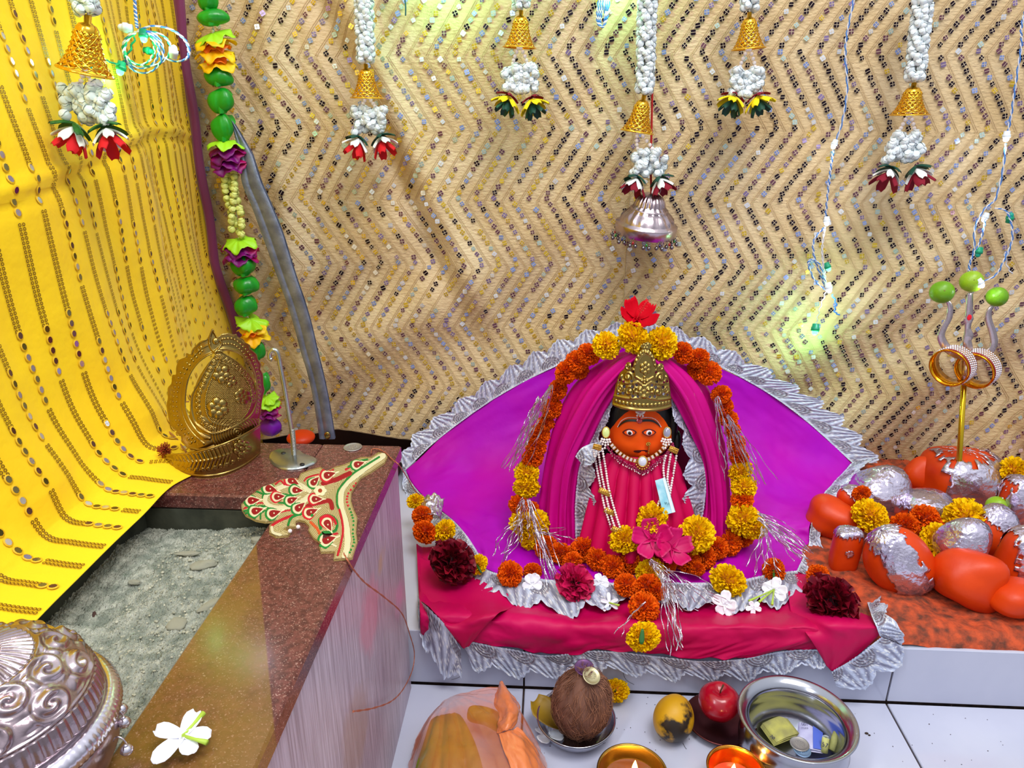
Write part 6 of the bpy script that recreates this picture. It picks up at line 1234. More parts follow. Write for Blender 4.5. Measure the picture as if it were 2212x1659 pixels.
line([(560, 960), (640, 1000), (640, 1050), (620, 1090), (470, 1120)], 2.0, grn); line([(470, 1100), (560, 1060), (640, 1055)], 1.8, redh); line([(640, 1060), (620, 1000), (700, 940), (800, 915), (900, 905)], 2.2, grn)
line([(990, 960), (880, 900), (760, 930), (660, 980), (640, 1050), (720, 1095), (840, 1080), (930, 1040), (985, 1000)], 5.0, cream, 4.8); line([(860, 1000), (760, 985), (700, 1010), (735, 1050), (840, 1060)], 2.0, grn)
for P_ in ([(480, 1140), (600, 1080), (700, 1110), (800, 1120)], [(600, 1180), (610, 1130), (700, 1100)], [(700, 1180), (760, 1130), (860, 1110)], [(790, 910), (760, 880), (720, 905)], [(950, 880), (980, 850), (1060, 830)], [(1180, 790), (1130, 830), (1100, 860)]): line(P_, 1.8, grn if P_[0][0] % 200 < 100 else redh)
line([(690, 1270), (700, 1230), (790, 1180), (870, 1155), (950, 1140)], 3.0, redh); line([(820, 1230), (850, 1170), (940, 1140)], 2.6, grn); line([(760, 1310), (700, 1290), (690, 1250)], 3.2, cream)
line([(1100, 900), (1200, 870), (1310, 820)], 5.2, redc, 4.2, cord=False); line([(970, 1130), (980, 1080), (1080, 1050), (1150, 1040), (1170, 1095)], 5.0, redc, 4.2, cord=False); line([(1280, 790), (1360, 745), (1440, 725)], 2.4, redh); line([(1300, 770), (1380, 725), (1450, 710)], 2.2, grn); line([(1380, 745), (1390, 735)], 3, redc)
line([(1080, 1260), (1070, 1190), (1120, 1155), (1180, 1170), (1210, 1220), (1190, 1280), (1100, 1290)], 3.0, grn); line([(1085, 1230), (1080, 1180), (1130, 1155), (1180, 1180), (1200, 1220)], 2.8, redh); line([(1090, 1410), (1150, 1380), (1200, 1400)], 2.4, cream); line([(1000, 1210), (1050, 1260), (1080, 1320)], 3.0, np.array(srgb(226, 90, 40)[:3])); line([(1150, 1310), (1210, 1300)], 2.4, redh)
def tear(x, y, a, s=1.0):
    cx, cy = z6([(x, y)])[0]; dx, dy = px_ - cx, py_ - cy; u = dx*math.cos(a) + dy*math.sin(a); v = -dx*math.sin(a) + dy*math.cos(a); e_ = (u/(13*s))**2 + (v/(6.4*s*(1 - .055*u/s).clip(.2, 1.6)))**2
    paint(e_ < 3.0, (grn if int(x) % 2 else redh), 4.6); paint((e_ < 3.0) & (u > 6*s), cream, 4.4); paint(e_ < 1.9, cream*.9, 5.0); paint(e_ < 1.0, redc, 4.5); d_ = np.hypot(u + 2*s, v); paint(d_ < 1.6, cream, 5.6)
for t in ((545, 1035, -.1), (685, 945, .25), (862, 885, .5), (1035, 880, -.8, .9), (575, 1115, -.3), (715, 1135, -.3), (750, 1005, -.1, .9), (855, 1030, -.4, .9), (895, 955, .1, .9), (915, 1085, -.7), (1050, 1025, 0, .9), (1010, 1125, -.4), (1150, 830, -.3), (1385, 745, -.3, .9), (1140, 1235, 1.1, 1.0), (1145, 1345, -.3, 1.15)): tear(*t)
cx, cy = z6([(1075, 958)])[0]
for i in range(6): a = i*PI/3; e_ = np.hypot(px_ - cx - 8*math.cos(a), (py_ - cy - 6.4*math.sin(a))*1.25); paint(e_ < 6.4, cream, 6.5 - e_*.2)
e_ = np.hypot(px_ - cx, py_ - cy); paint(e_ < 4.5, np.array(srgb(170, 60, 30)[:3]), 6.8); cx, cy = z6([(1010, 1155)])[0]; paint(np.hypot(px_ - cx, py_ - cy) < 3.4, grn, 5)
ke = mpp(on_z(680, 1090, BZ)); es = lambda a, b_, c: von_z(a, b_, BZ + .001 + c*ke*.85 + np.clip((np.array(b_) - 1100)/300, -1, 1)*0)
em = thing('embroidered_crown', on_z(690, 1100, BZ), 'peacock shaped embroidered crown piece in gold, red and green thread lying on the rim', 'ornament')
relief('embroidery', px_, py_, ins & ~hole, H, es, mat('zari_thread', rough=.42, metal=.25, attr=True, bump=.6, bscale=1400, bdist=.0006), em, C=Cc, thick=0)
mb = MB(); ol = np.array(outl); q = von_z(ol[:, 0], ol[:, 1], BZ + .0035 + 0*ol[:, 0]); q2 = q.copy(); q2[:, 2] = BZ + .0005; n_ = len(q); mb.add(np.concatenate([q, q2]), [(i, (i+1) % n_, n_ + (i+1) % n_, n_ + i) for i in range(n_)]); build(mb, 'backing_edge', mat('gold_braid', (196, 170, 104), .5, metal=.3, bump=.9, bscale=500), em, smooth=False)
for x, y in ((900, 1247), (835, 1280)): q = on_z(400 + x/3.687, 800 + y/3.687, BZ + .004); b = MB(); b.ell(q, .0026, 12, 8); build(b, 'pearl', pearl_m, em)
copper = mat('copper_thread', (190, 110, 80), .4, metal=.4, bump=.8, bscale=300)
xs_ = XO + .003
def box_side(px, py, off=.004): return on_x(px, py, XO - .006 + off)
cp = [on_z(742, 1195, BZ + .003), on_z(752, 1212, BZ + .002)] + [on_x(x, y, XO + .002) for x, y in ((765, 1232), (790, 1260), (830, 1290), (868, 1325), (885, 1370), (895, 1410), (890, 1450), (870, 1490), (845, 1515), (805, 1530), (762, 1537))]
b = MB()
for s in (0, PI): P_ = spline(cp, 110); t = np.arange(110)*.9 + s; b.tube(P_ + np.stack([0*t + .0, np.cos(t), np.sin(t)], 1)*.0007, .0007, 5)
cp2 = [on_z(400 + x/3.687, 800 + y/3.687, BZ + .002) for x, y in ((1480, 660), (1490, 628), (1540, 628), (1600, 660), (1650, 710), (1700, 750))] + [on_x(400 + x/3.687, 800 + y/3.687, XO + .004) for x, y in ((1740, 810), (1790, 890), (1830, 960), (1870, 990))]
for s in (0, PI): P_ = spline(cp2, 60); t = np.arange(60)*.9 + s; b.tube(P_ + np.stack([0*t, np.cos(t), np.sin(t)], 1)*.0006, .0006, 5)
build(b, 'tie_cord', copper, em)
# ---- white jasmine and pot
h = white_flower(395, 1590, 68, BZ + .012, 'large white flower with green stem lying on the granite rim in front', stems=((440, 1540), (447, 1604)), n=5, seed=9, W=.56, tilt=(0.25, -.1, 1))
potc = on_z(-22, 1566, BZ + .055); Rp = .081
pot = thing('silver_pot', (potc[0], potc[1], BZ), 'embossed silver lidded pot at the near end of the altar box', 'pot')
U_ = np.linspace(0, 2*PI, 420, endpoint=False); T_ = np.linspace(0, 1, 170); UU, TT_ = np.meshgrid(U_, T_)
r = Rp*.90*np.sin(TT_*PI/2)**1.0; zz_ = .060*np.cos(TT_*PI/2)**.8
xa, ya = UU*9, TT_*9
def swirl(u, v, n=10):
    o = np.zeros(u.shape)
    for q in range(n*2):
        cu = 2*PI*q/(n*2) + .1; cv = .66 if q % 2 else .47; du = (u - cu + PI) % (2*PI) - PI; X_ = du*r/ .0128; Y_ = (v - cv)*.12/.0128; R_ = np.hypot(X_, Y_); A_ = np.arctan2(Y_, X_)*(1 if q % 2 else -1); o = np.maximum(o, np.where(R_ < 1.25, .5 + .5*np.cos(A_ - R_*7.5), 0)*np.clip(1.25 - R_, 0, .4)*2.5)
    return o
hh = .0030*swirl(UU, TT_) + .0016*np.abs(np.sin(UU*10))**3*np.abs(np.sin(TT_*30))*((TT_ > .40) & (TT_ < .76)) + .0018*np.abs(np.sin(UU*22 + TT_*6))*((TT_ > .16) & (TT_ < .34)) + .0016*np.abs(np.sin(UU*34))*((TT_ > .80) & (TT_ < .95)) + .0012*np.exp(-((TT_ - .78)/.012)**2) + .0012*np.exp(-((TT_ - .36)/.012)**2)
rr2 = r + hh*np.sin(TT_*PI/2); zz2 = zz_ + hh*np.cos(TT_*PI/2) + .055; V = np.stack([rr2*np.cos(UU), rr2*np.sin(UU), zz2 + BZ], -1).reshape(-1, 3) + np.array([potc[0], potc[1], 0])
b = MB(); b.add(V, grid_faces(420, 170, True)); build(b, 'lid', silver, pot)
b = MB(); b.lathe([(.0001, .02), (.006, .019), (.010, .014), (.011, .008), (.016, .003), (.018, 0)], 30, M=Matrix.Translation((potc[0], potc[1], BZ + .1145))); build(b, 'knob', silver, pot)
def rimfn(V): a = np.arctan2(V[:, 1], V[:, 0]); R_ = np.hypot(V[:, 0], V[:, 1]); s = 1 + .006*np.sin(a*110)*(R_ > Rp*.985); return V*np.stack([s, s, np.ones(len(s))], 1)
b = MB(); b.lathe([(Rp*.88, .002), (Rp*.90, .006), (Rp*.985, .004), (Rp*1.02, 0), (Rp*1.03, -.006), (Rp*1.0, -.010), (Rp*.9, -.008)], 330, M=Matrix.Translation((potc[0], potc[1], BZ + .055)), fn=rimfn); build(b, 'rim', mat('bright_silver', (226, 220, 232), .22, metal=1.0, bump=.1, bscale=200), pot)
b = MB(); b.lathe([(Rp*.80, .047), (Rp*.92, .044), (Rp*.96, .035), (Rp*.95, .02), (Rp*.86, .004), (Rp*.84, 0), (.0001, 0)], 80, M=Matrix.Translation((potc[0], potc[1], BZ))); build(b, 'pot_body', silver, pot)
for px, py in ((268, 1560), (274, 1620), (262, 1532)):
    p = on_z(px, py, BZ + .028); k = mpp(p); b = MB(); b.tube([p + np.array([-12*k + 14*k*math.cos(t), 0, 22*k*math.sin(t) + 14*k]) for t in np.linspace(PI*.85, -.5, 14)], .0007, 6); b.ell(p, 13*k, 14, 10); b.ell(p + np.array([0, 0, 11*k]), 6*k, 10, 8); b.ell(p + np.array([0, 0, -1*k]), (14*k, 14*k, 2*k), 14, 4); build(b, 'bell', mat('bright_silver'), pot)
# ================================================================== FLOOR THINGS
# coconut in a steel bowl
def bowl(px, py, r, z_rim, depth, m, label, cat='bowl', name='steel_bowl', zb=0.0, lip=.0016, foot=.55, prof=None, sc=1.0):
    p = on_z(px, py, z_rim); R_ = r*mpp(p); c = np.array([p[0], p[1], zb]); hgt = z_rim - zb
    out = prof or [(foot, 0), (foot + .12, .06), (.86, .45), (.97, .85), (1.0, 1.0)]
    b = MB(); P_ = [(.0001, .0006)] + [(a*R_, z*hgt + .0004) for a, z in out]; P_ += [(R_ + lip*.8, hgt + lip*.4), (R_, hgt + lip)] + [(a*R_ - lip, max(z*hgt + lip*.9, lip*2)) for a, z in out[::-1]] + [(.0001, lip*2)]
    b.lathe(P_, 72, M=Matrix.Translation(c)); g = thing(name, c, label, cat); build(b, 'bowl_shell', m, g); return g, c, R_
stl = mat('stainless_steel', (176, 178, 188), .18, metal=1.0, bump=.05, bscale=100)
bw, bc, bR = bowl(1244, 1548, 84, .032, 0, stl, 'shallow steel bowl under the coconut on the tiled floor')
cm = mat('coconut_husk', (132, 92, 74), .9, c2=(90, 56, 44), nscale=30, bump=1.0, bscale=40, stretch=(1, 1, .1)); pc = on_z(1257, 1518, .070); k = mpp(pc)
coco = thing('coconut', pc, 'brown hairy coconut sitting in the steel bowl', 'coconut'); b = MB(); R3 = np.array([64*k, 60*k, 74*k]); Mc = Matrix.Rotation(.20, 4, 'X') @ Matrix.Rotation(.06, 4, 'Y'); R3[2] = .067
b.ell(pc, R3, 48, 32, M=Mc, fn=lambda V: V*np.stack([1 - .10*np.clip(V[:, 2], -.2, 1)**2, 1 - .10*np.clip(V[:, 2], -.2, 1)**2, 1 + 0*V[:, 2]], 1)*(1 + .02*np.sin(V[:, 0]*9 + V[:, 2]*4))[:, None]); build(b, 'husk', cm, coco)
b = MB(); rr_ = np.random.RandomState(9)
for i in range(1100):
    a = rr_.uniform(0, 2*PI); t0 = rr_.uniform(.12, .9)*PI; ln = rr_.uniform(.2, .7); pts = []
    off = rr_.uniform(.002, .03) if rr_.rand() < .9 else .07; da = rr_.normal(0, .3)
    for q in np.linspace(0, 1, 6): t = min(t0 + ln*q, PI*.97); aa = a + da*q; s = 1.0 + off*math.sin(q*PI) + .008; sh = 1 - .10*max(-.2, math.cos(t))**2; pts.append((math.sin(t)*math.cos(aa)*s*sh*R3[0], math.sin(t)*math.sin(aa)*s*sh*R3[1], math.cos(t)*s*R3[2]))
    b.tube(xf(np.array(pts), Mc) + pc, .00042, 3, cap=False)
for i in range(60): t = rr_.uniform(0, .25); a = rr_.uniform(0, 6.28); p0 = np.array([math.sin(t)*math.cos(a)*R3[0], math.sin(t)*math.sin(a)*R3[1], math.cos(t)*R3[2]]); b.tube(xf(np.array([p0, p0*1.06 + rr_.normal(0, .003, 3), p0*1.12 + rr_.normal(0, .005, 3)]), Mc) + pc, .0004, 3, cap=False)
build(b, 'fibres', mat('husk_fibre', (166, 116, 88), .8, c2=(120, 76, 56), nscale=60), coco, kind='stuff')
def on_coco(px, py):
    d = ray(px, py); Mi = np.array(Mc)[:3, :3].T; o = (Mi @ (CAM - pc))/R3; dd = (Mi @ d)/R3; A = dd@dd; B = 2*o@dd; Cq = o@o - 1.08; t = (-B - math.sqrt(max(B*B - 4*A*Cq, 0)))/(2*A); P_ = CAM + d*t; n = (Mi @ (P_ - pc))/R3**2; n = np.array(Mc)[:3, :3] @ n; return P_, n/np.linalg.norm(n)
q, n_ = on_coco(1262, 1446); coin(0, 0, 21, q + n_*.003, mat('violet_coin', (96, 60, 104), .4, metal=.5), 'dark violet coin on the very top of the coconut', n=(0, -.2, 1)); q, n_ = on_coco(1276, 1462); coin(0, 0, 20, q + n_*.003, mat('two_tone_coin', (176, 166, 130), .35, metal=.7), 'two tone coin on the coconut just below the violet coin', n=tuple(n_))
V, F = petal(.062, .045, 9, 9, cup=.15, curl=.3); q = on_z(1222, 1578, .020); b = MB(); b.add(xf(V, Matrix.Translation(q) @ Matrix.Rotation(.9, 4, 'Z')), F); o = build(b, 'betel_leaf', mat('yellowed_leaf', (150, 116, 8), .5, c2=(104, 76, 6), nscale=14), label='yellowed leaf sticking out of the bowl left of the coconut', cat='leaf'); solid(o)
white_flower(1185, 1590, 34, .006, 'flattened white petals on the floor left of the coconut bowl', n=3, seed=12, W=.9, tilt=(0, 0, 1))
# mango, apple with dish
pm = on_z(1455, 1552, .034); k = mpp(pm); mg = mat('ripe_mango', (206, 156, 20), .45, c2=(180, 130, 16), nscale=12, spec=.4)
def mango_nodes():
    n = mg.node_tree; p = n.nodes['Principled BSDF']; old = p.inputs['Base Color'].links[0].from_socket; tcn = n.nodes.new('ShaderNodeTexCoord')
    a = n.nodes.new('ShaderNodeTexNoise'); a.inputs['Scale'].default_value = 42; a.inputs['Detail'].default_value = 9; n.links.new(tcn.outputs['Object'], a.inputs['Vector'])
    s = n.nodes.new('ShaderNodeVectorMath'); s.operation = 'DISTANCE'; s.inputs[1].default_value = (.008, -.034, .028); n.links.new(tcn.outputs['Object'], s.inputs[0])
    m = n.nodes.new('ShaderNodeMath'); m.operation = 'MULTIPLY_ADD'; m.inputs[1].default_value = -5.0; n.links.new(s.outputs['Value'], m.inputs[0]); n.links.new(a.outputs['Fac'], m.inputs[2])
    r = n.nodes.new('ShaderNodeValToRGB'); r.color_ramp.elements[0].position = .30; r.color_ramp.elements[0].color = (0, 0, 0, 1); r.color_ramp.elements[1].position = .42; n.links.new(m.outputs[0], r.inputs[0])
    x = n.nodes.new('ShaderNodeMixRGB'); x.inputs['Color2'].default_value = srgb(38, 30, 24); n.links.new(r.outputs[0], x.inputs[0]); n.links.new(old, x.inputs['Color1']); n.links.new(x.outputs[0], p.inputs['Base Color'])
mango_nodes(); b = MB(); b.ell(pm, (43*k, 50*k, .034), 40, 28, M=Matrix.Rotation(-.35, 4, 'Z'), fn=lambda V: V*(1 + .05*np.sin(V[:, 0]*2 + 1)*V[:, 1])[:, None]); build(b, 'mango', mg, label='spotted yellow mango lying on the floor between coconut and apple', cat='mango')
cop = mat('dark_copper', (128, 70, 66), .3, metal=.9, c2=(90, 44, 48), nscale=10)
dw, dc, dR = bowl(1556, 1552, 74, .012, 0, cop, 'small dark copper dish on the floor under the apple', 'dish', 'copper_dish', prof=[(.5, 0), (.75, .25), (1, 1)])
apm = mat('red_apple', (158, 2, 30), .25, coat=.35, c2=(196, 40, 50), nscale=7, stretch=(6, 6, 1), mixp=(.5, .8)); pa = on_z(1553, 1517, .045); k = mpp(pa); ra = 43.5*k; ap = thing('apple', pa, 'shiny red apple sitting in the copper dish', 'apple')
prof = [(ra*(1.0*math.sin(t)*(1 + .10*math.cos(t))), ra*(.92*math.cos(t) - .34*math.exp(-(math.sin(t)/.34)**2)*(1 if math.cos(t) > 0 else -.5))) for t in np.linspace(.001, PI - .001, 40)]
b = MB(); b.lathe(prof[::-1], 44, M=Matrix.Translation(pa), fn=lambda V: V*(1 + .02*np.cos(5*np.arctan2(V[:, 1], V[:, 0]))*np.abs(V[:, 2]/ra))[:, None]); build(b, 'apple_flesh', apm, ap); b = MB(); b.tube([pa + np.array([0, 0, ra*.55]), pa + np.array([.001, 0, ra*.8]), pa + np.array([.003, -.001, ra*1.12])], [.0011, .001, .0015], 8); build(b, 'stem', mat('apple_stem', (70, 50, 20), .7), ap)
# brass lamps
brl = mat('diya_brass', (214, 150, 60), .2, metal=1.0, c2=(190, 126, 40), nscale=8); oil = mat('lamp_oil', (120, 60, 10), .04, coat=1, spec=.8); fla = mat('flame', (255, 196, 90), .5, emit=(255, 190, 90), estr=18)
def diya(px, py, r, zr, oilm, label, fl, sc, m=brl):
    g, c, R_ = bowl(px, py, r, zr, 0, m, label, 'oil lamp', 'brass_lamp', prof=[(.45, 0), (.66, .12), (.86, .5), (.88, .55), (.97, .9), (1, 1)])
    b = MB(); b.lathe([(.0001, 0), (R_*.80, 0), (R_*.86, .0008)], 40, M=Matrix.Translation(c + np.array([0, 0, zr*.52]))); build(b, 'oil', oilm, g)
    f = c + np.array([fl[0]*R_, fl[1]*R_, zr*.55]); b = MB(); b.tube([f + np.array([.012, -.02, 0]), f + np.array([.004, -.006, .002]), f + np.array([0, 0, .009])], .0016, 7); build(b, 'wick', mat('cotton_wick', (60, 40, 30), .9), g)
    b = MB(); b.lathe([(.0001, 0), (.0030, .002), (.0040, .005), (.0030, .010), (.0012, .016), (.0001, .019)], 14, M=Matrix.Translation(f + np.array([0, 0, .008]))); build(b, 'flame', fla, g); point('flame_glow', f + np.array([0, 0, .034]), sc, (1, .6, .25), .004); return c, R_
diya(1366, 1668, 75, .040, oil, 'shallow brass oil lamp bowl at the bottom edge below the mango', (.1, .25), .025, mat('old_brass_bowl', (178, 142, 66), .24, metal=1, c2=(140, 104, 44), nscale=9))
diya(1590, 1660, 61, .050, mat('red_wax', (196, 30, 14), .1, coat=1, c2=(226, 90, 30), nscale=30), 'small copper coloured lamp with red wax and a flame beside the steel pot', (-.05, .1), .035)
# steel pot with money
pp = on_z(1722, 1548, .088); Rr = 122*mpp(pp); g = thing('steel_pot', (pp[0], pp[1], 0), 'round stainless steel pot with a wide rim holding banknotes and coins', 'pot')
po = [(.55, 0), (.78, .10), (.93, .32), (.95, .5), (.88, .74), (.82, .86), (.84, .93), (.98, 1.0), (1.02, 1.0), (1.02, .975), (.90, .93)]; hgt = .088
Pp_ = [(.0001, .0005)] + [(a*Rr, z*hgt + .0005) for a, z in po[:7]] + [(Rr*.92, hgt*.955), (Rr*1.0, hgt*.975), (Rr*1.02, hgt), (Rr*1.0, hgt*1.015), (Rr*.95, hgt*1.0), (Rr*.88, hgt*.97), (Rr*.82, hgt*.92)] + [(a*Rr - .0014, z*hgt + .001) for a, z in [(.815, .86), (.835, .82), (.83, .80), (.855, .76), (.85, .74), (.875, .70), (.87, .68), (.93, .5), (.91, .32), (.76, .11), (.5, .03)]] + [(.0001, .003)]
b = MB(); b.lathe(Pp_, 110, M=Matrix.Translation((pp[0], pp[1], 0))); build(b, 'pot_shell', stl, g)
def notes(quad, z, m, label, n=3, txt=None, ang=0, tp=None, name='banknote', strip=None):
    Q = [on_z(x, y, z) for x, y in quad]; g_ = thing(name, sum(Q)/4, label, 'banknote')
    for i in range(n):
        off = np.array([.0012*i, .0010*i, .0012*i]); b = MB(); u = np.linspace(0, 1, 8); P_ = np.array([[Q[0]*(1-a)*(1-c) + Q[1]*a*(1-c) + Q[2]*a*c + Q[3]*(1-a)*c + off + np.array([0, 0, .0025*math.sin(a*PI)*(i % 2)]) for a in u] for c in u]); b.add(P_.reshape(-1, 3), grid_faces(8, 8)); solid(build(b, 'note_paper', m, g_), .0004)
    if strip: 
        b = MB(); A_ = [Q[0] + (Q[1]-Q[0])*strip[0], Q[0] + (Q[1]-Q[0])*strip[1], Q[3] + (Q[2]-Q[3])*strip[1], Q[3] + (Q[2]-Q[3])*strip[0]]; b.add([a + np.array([.0024, .002, .0052]) for a in A_], [(0, 1, 2, 3)]); build(b, 'blue_band', mat('note_band', (86, 110, 214), .6), g_, smooth=False)
    if txt:
        for s, (x, y), sz, a in txt: o = inst('lettering', text_mesh(s, sz), on_z(x, y, z + .0056), (0, 0, a), 1, g_); o.data.materials.append(mat('note_ink', (50, 46, 90), .6))
    return g_
notes([(1642, 1570), (1690, 1552), (1722, 1592), (1672, 1612)], .016, mat('note_green', (196, 190, 96), .6, c2=(156, 150, 90), nscale=50), 'folded yellow-green banknotes leaning in the steel pot', 4, [('20', (1702, 1577), .009, -1.0), ('20', (1668, 1592), .008, -1.0)])
notes([(1724, 1552), (1775, 1552), (1778, 1628), (1722, 1620)], .018, mat('note_lavender', (206, 204, 236), .6, c2=(180, 176, 220), nscale=40), 'pale lavender banknote with a blue band in the middle of the steel pot', 2, [('100', (1738, 1564), .007, PI), ('INDIA', (1738, 1572), .004, PI)], strip=(.55, .95))
for (x0, y0, x1, y1, lb) in ((1780, 1625, 1784, 1594, 'rolled yellow-green note printed 57 in the steel pot'), (1795, 1620, 1808, 1582, 'tightly rolled pale note standing at the right wall of the steel pot')):
    a = on_z(x0, y0, .018); c_ = on_z(x1, y1, .036); b = MB(); b.tube([a, (a + c_)/2, c_], .0052, 18); m_ = mat('note_roll', (206, 206, 130), .6, c2=(170, 170, 96), nscale=70); o = build(b, 'rolled_banknote', m_, label=lb, cat='banknote')
    b = MB(); T_ = (c_ - a)/np.linalg.norm(c_ - a)
    for i in range(3): b.tube(spline([c_ + T_*.0006 + np.array([math.cos(t)*(.0045 - .0012*i), math.sin(t)*(.0045 - .0012*i), 0]) for t in np.linspace(0, 6.0, 14)], 20), .0003, 4)
    build(b, 'rolled_edge', mat('note_white'), o)
o = inst('lettering', text_mesh('57', .0085), toward((on_z(1780, 1625, .018) + on_z(1784, 1594, .036))/2, .0058), look_rot(to_cam(on_z(1780, 1625, .018)), 0), 1, bpy.data.objects['rolled_banknote']); o.data.materials.append(mat('note_ink'))
coin(1727, 1608, 20, .0265, coinm, 'silver coin lying against the notes in the steel pot'); coin(1733, 1622, 18, .0245, mat('blue_grey_coin', (140, 170, 206), .35, metal=.6), 'bluish coin in the steel pot, the lower of two'); coin(1485, 1312, 14, .124, coinm, 'grey coin half hidden under the tinsel on the lace'); coin(1878, 1297, 16, .126, mat('blue_grey_coin'), 'bluish coin beside the right dark red rose')
# orange carrier bag
bagm = mat('orange_polythene', (240, 142, 84), .2, c2=(232, 118, 50), nscale=9, bump=.8, bscale=20, bdist=.012, alpha=.27, coat=.8)
bag = thing('carrier_bag', on_z(1030, 1650, 0), 'crumpled translucent orange polythene bag on the floor beside the altar box', 'bag')
C = [[Zp(898,1600,.002), Zp(935,1538,.022), Zp(975,1502,.040), Zp(1035,1492,.048), Zp(1082,1490,.050), Zp(1118,1530,.040), Zp(1150,1590,.010)],
     [Zp(893,1640,.006), Zp(925,1560,.055), Zp(975,1528,.068), Zp(1035,1520,.070), Zp(1082,1525,.066), Zp(1125,1570,.048), Zp(1168,1625,.008)],
     [Zp(882,1690,.006), Zp(925,1620,.070), Zp(980,1585,.078), Zp(1035,1575,.076), Zp(1090,1585,.070), Zp(1140,1630,.050), Zp(1185,1670,.006)],
     [Zp(872,1760,.004), Zp(925,1700,.074), Zp(980,1670,.085), Zp(1040,1660,.084), Zp(1100,1680,.074), Zp(1150,1720,.050), Zp(1205,1740,.004)],
     [Zp(865,1860,.002), Zp(925,1840,.050), Zp(980,1820,.055), Zp(1040,1820,.055), Zp(1100,1830,.050), Zp(1160,1840,.030), Zp(1215,1850,.002)]]
P = sheet_pts(C, 120, 110); V_, U_ = np.mgrid[0:110, 0:120]; N = facing(P, grid_normals(P)); an = np.arctan2(V_ - 4.0, U_ - 38.0); fold = np.abs(np.sin(an*11 + .8*vnoise(U_/20, V_/20, 3)))*.0042*np.clip(np.hypot(U_-38, V_-4)/40, 0, 1); P = P + N*(fold + .004*fbm(U_/16, V_/16, 5, 4))[..., None]; P[..., 2] = np.maximum(P[..., 2], .0015)
sheet('bag_film', P, bagm, bag, thick=.0004)
C = [[Zp(1072,1500,.050), Zp(1080,1472,.062), Zp(1092,1485,.062)], [Zp(1066,1520,.066), Zp(1096,1500,.080), Zp(1118,1512,.062)], [Zp(1078,1545,.074), Zp(1102,1530,.092), Zp(1124,1535,.066)], [Zp(1074,1565,.078), Zp(1098,1560,.094), Zp(1118,1556,.074)], [Zp(1073,1585,.078), Zp(1092,1578,.088), Zp(1110,1572,.078)]]
sheet('bag_handle', sheet_pts(C, 30, 50), mat('orange_polythene_fold', (236, 136, 80), .22, coat=.5, bump=.5, bscale=20, bdist=.008, alpha=.88), bag, thick=.0005, wr=.004, ws=(4, 5), seed=4)
C = [[Zp(1078,1585,.080), Zp(1096,1578,.086), Zp(1116,1572,.076)], [Zp(1088,1620,.082), Zp(1118,1606,.086), Zp(1142,1596,.060)], [Zp(1105,1665,.080), Zp(1140,1650,.080), Zp(1172,1640,.040)], [Zp(1120,1740,.07), Zp(1160,1720,.066), Zp(1200,1700,.02)]]
sheet('bag_fold', sheet_pts(C, 36, 50), mat('orange_polythene_fold'), bag, thick=.0005, wr=.005, ws=(5, 3), seed=8)
pv = mat('green_yellow_fruit', (150, 160, 14), .5, c2=(96, 124, 10), nscale=16)
for i, (x0, y0, x1, y1, r_, lb) in enumerate(((950, 1556, 912, 1680, .015, 'leftmost long green-yellow fruit showing through the orange bag'), (958, 1552, 948, 1700, .015, 'second long green-yellow fruit from the left in the orange bag'), (966, 1550, 988, 1700, .015, 'third long green-yellow fruit from the left in the orange bag'), (976, 1548, 1030, 1690, .014, 'fourth long green-yellow fruit from the left in the orange bag'), (1010, 1540, 1090, 1570, .013, 'green-yellow fruit lying across the top of the orange bag'), (1118, 1600, 1150, 1690, .013, 'green-yellow fruit under the right fold of the orange bag'))):
    A_, B_ = on_z(x0, y0, .034), on_z(x1, y1, .034 if i < 4 else .026); P_ = spline([A_, (A_ + B_)/2 + np.array([.003, 0, .006]), B_], 16); t = np.linspace(0, 1, 16); b = MB(); b.tube(P_, r_*np.sqrt(np.clip(1 - (2*t - 1)**6, .02, 1)), 10); build(b, 'fruit', pv, label=lb, cat='fruit')
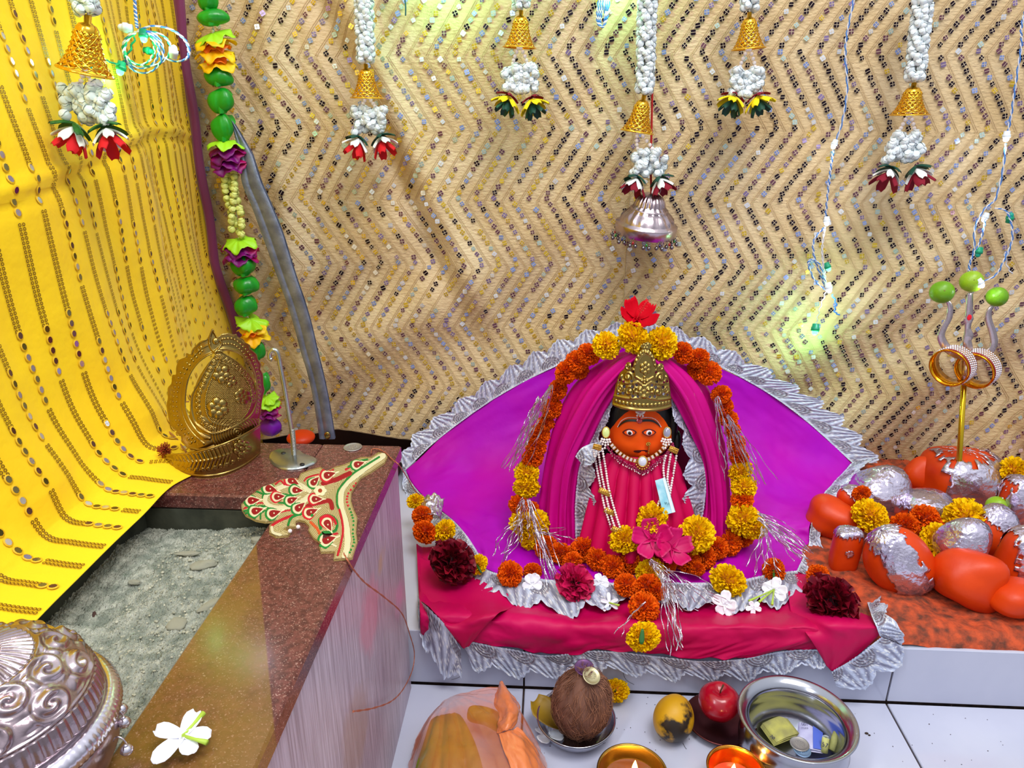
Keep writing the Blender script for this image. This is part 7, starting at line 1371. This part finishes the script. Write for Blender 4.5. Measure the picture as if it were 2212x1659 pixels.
# specks on the floor
b = MB(); rr_ = np.random.RandomState(6)
for i in range(60): p = on_z(rr_.uniform(1130, 2200), rr_.uniform(1500, 1655), .0006); b.ell(p, (rr_.uniform(.0004, .0012), rr_.uniform(.0004, .001), .0004), 6, 4)
for (x, y, r_) in ((1872, 1584, .003), (1878, 1588, .002), (1287, 1610, .0015)): b.ell(on_z(x, y, .001), (r_, r_*.7, .0012), 8, 6)
for P_ in ([(1345, 1450), (1352, 1468), (1370, 1479)], [(1280, 1600), (1300, 1606), (1308, 1604)], [(1475, 1605), (1480, 1614), (1483, 1618)], [(975, 1468), (985, 1466), (997, 1460)]): b.tube(spline([on_z(x, y, .0012) if y > 1490 else on_y(x, y, -.001) for x, y in P_], 10), .0003, 4)
build(b, 'floor_specks', mat('brown_dirt', (60, 44, 36), .9), label='scattered brown specks and fibres on the white floor tiles', cat='dirt', kind='stuff')
# ================================================================== foil scrap and groups
p = on_z(932, 1088, .185); b = MB(); nn2 = 26; U_, V_ = np.meshgrid(np.linspace(-1, 1, nn2), np.linspace(-1, 1, nn2)); k = mpp(p)
b.add(np.stack([p[0] + U_*24*k, p[1] + V_*30*k, p[2] - .01*(U_**2) + .007*fbm(U_*4, V_*4, 3, 3) + V_*.006], -1).reshape(-1, 3), grid_faces(nn2, nn2)); o = build(b, 'foil_scrap', foil, label='crumpled scrap of silver foil among the marigolds beside the altar box', cat='foil'); solid(o, .0005)
GROUPS = {'hanging garland': 'garlands hanging in front of the curtains', 'marigold': 'loose marigolds laid on the shrine', 'stone': 'vermilion coated sacred stones', 'coin': 'coins left as offerings', 'banknote': 'banknotes left as offerings', 'string lights': 'LED strings with blue and clear wire', 'rose': 'dark red roses', 'hibiscus': 'hibiscus flowers', 'lime': 'limes at the trident', 'bangle': 'rhinestone bangles on the trident', 'ash lump': 'lumps lying in the ash', 'fruit': 'fruits inside the orange bag', 'oil lamp': 'lit oil lamps at the bottom edge'}
for o in list(COL.objects):
    if o.parent is None and 'category' in o.keys():
        if o['category'] in GROUPS: o['group'] = GROUPS[o['category']]
        elif o.name.startswith('white_flower'): o['group'] = 'white flowers laid on the shrine'
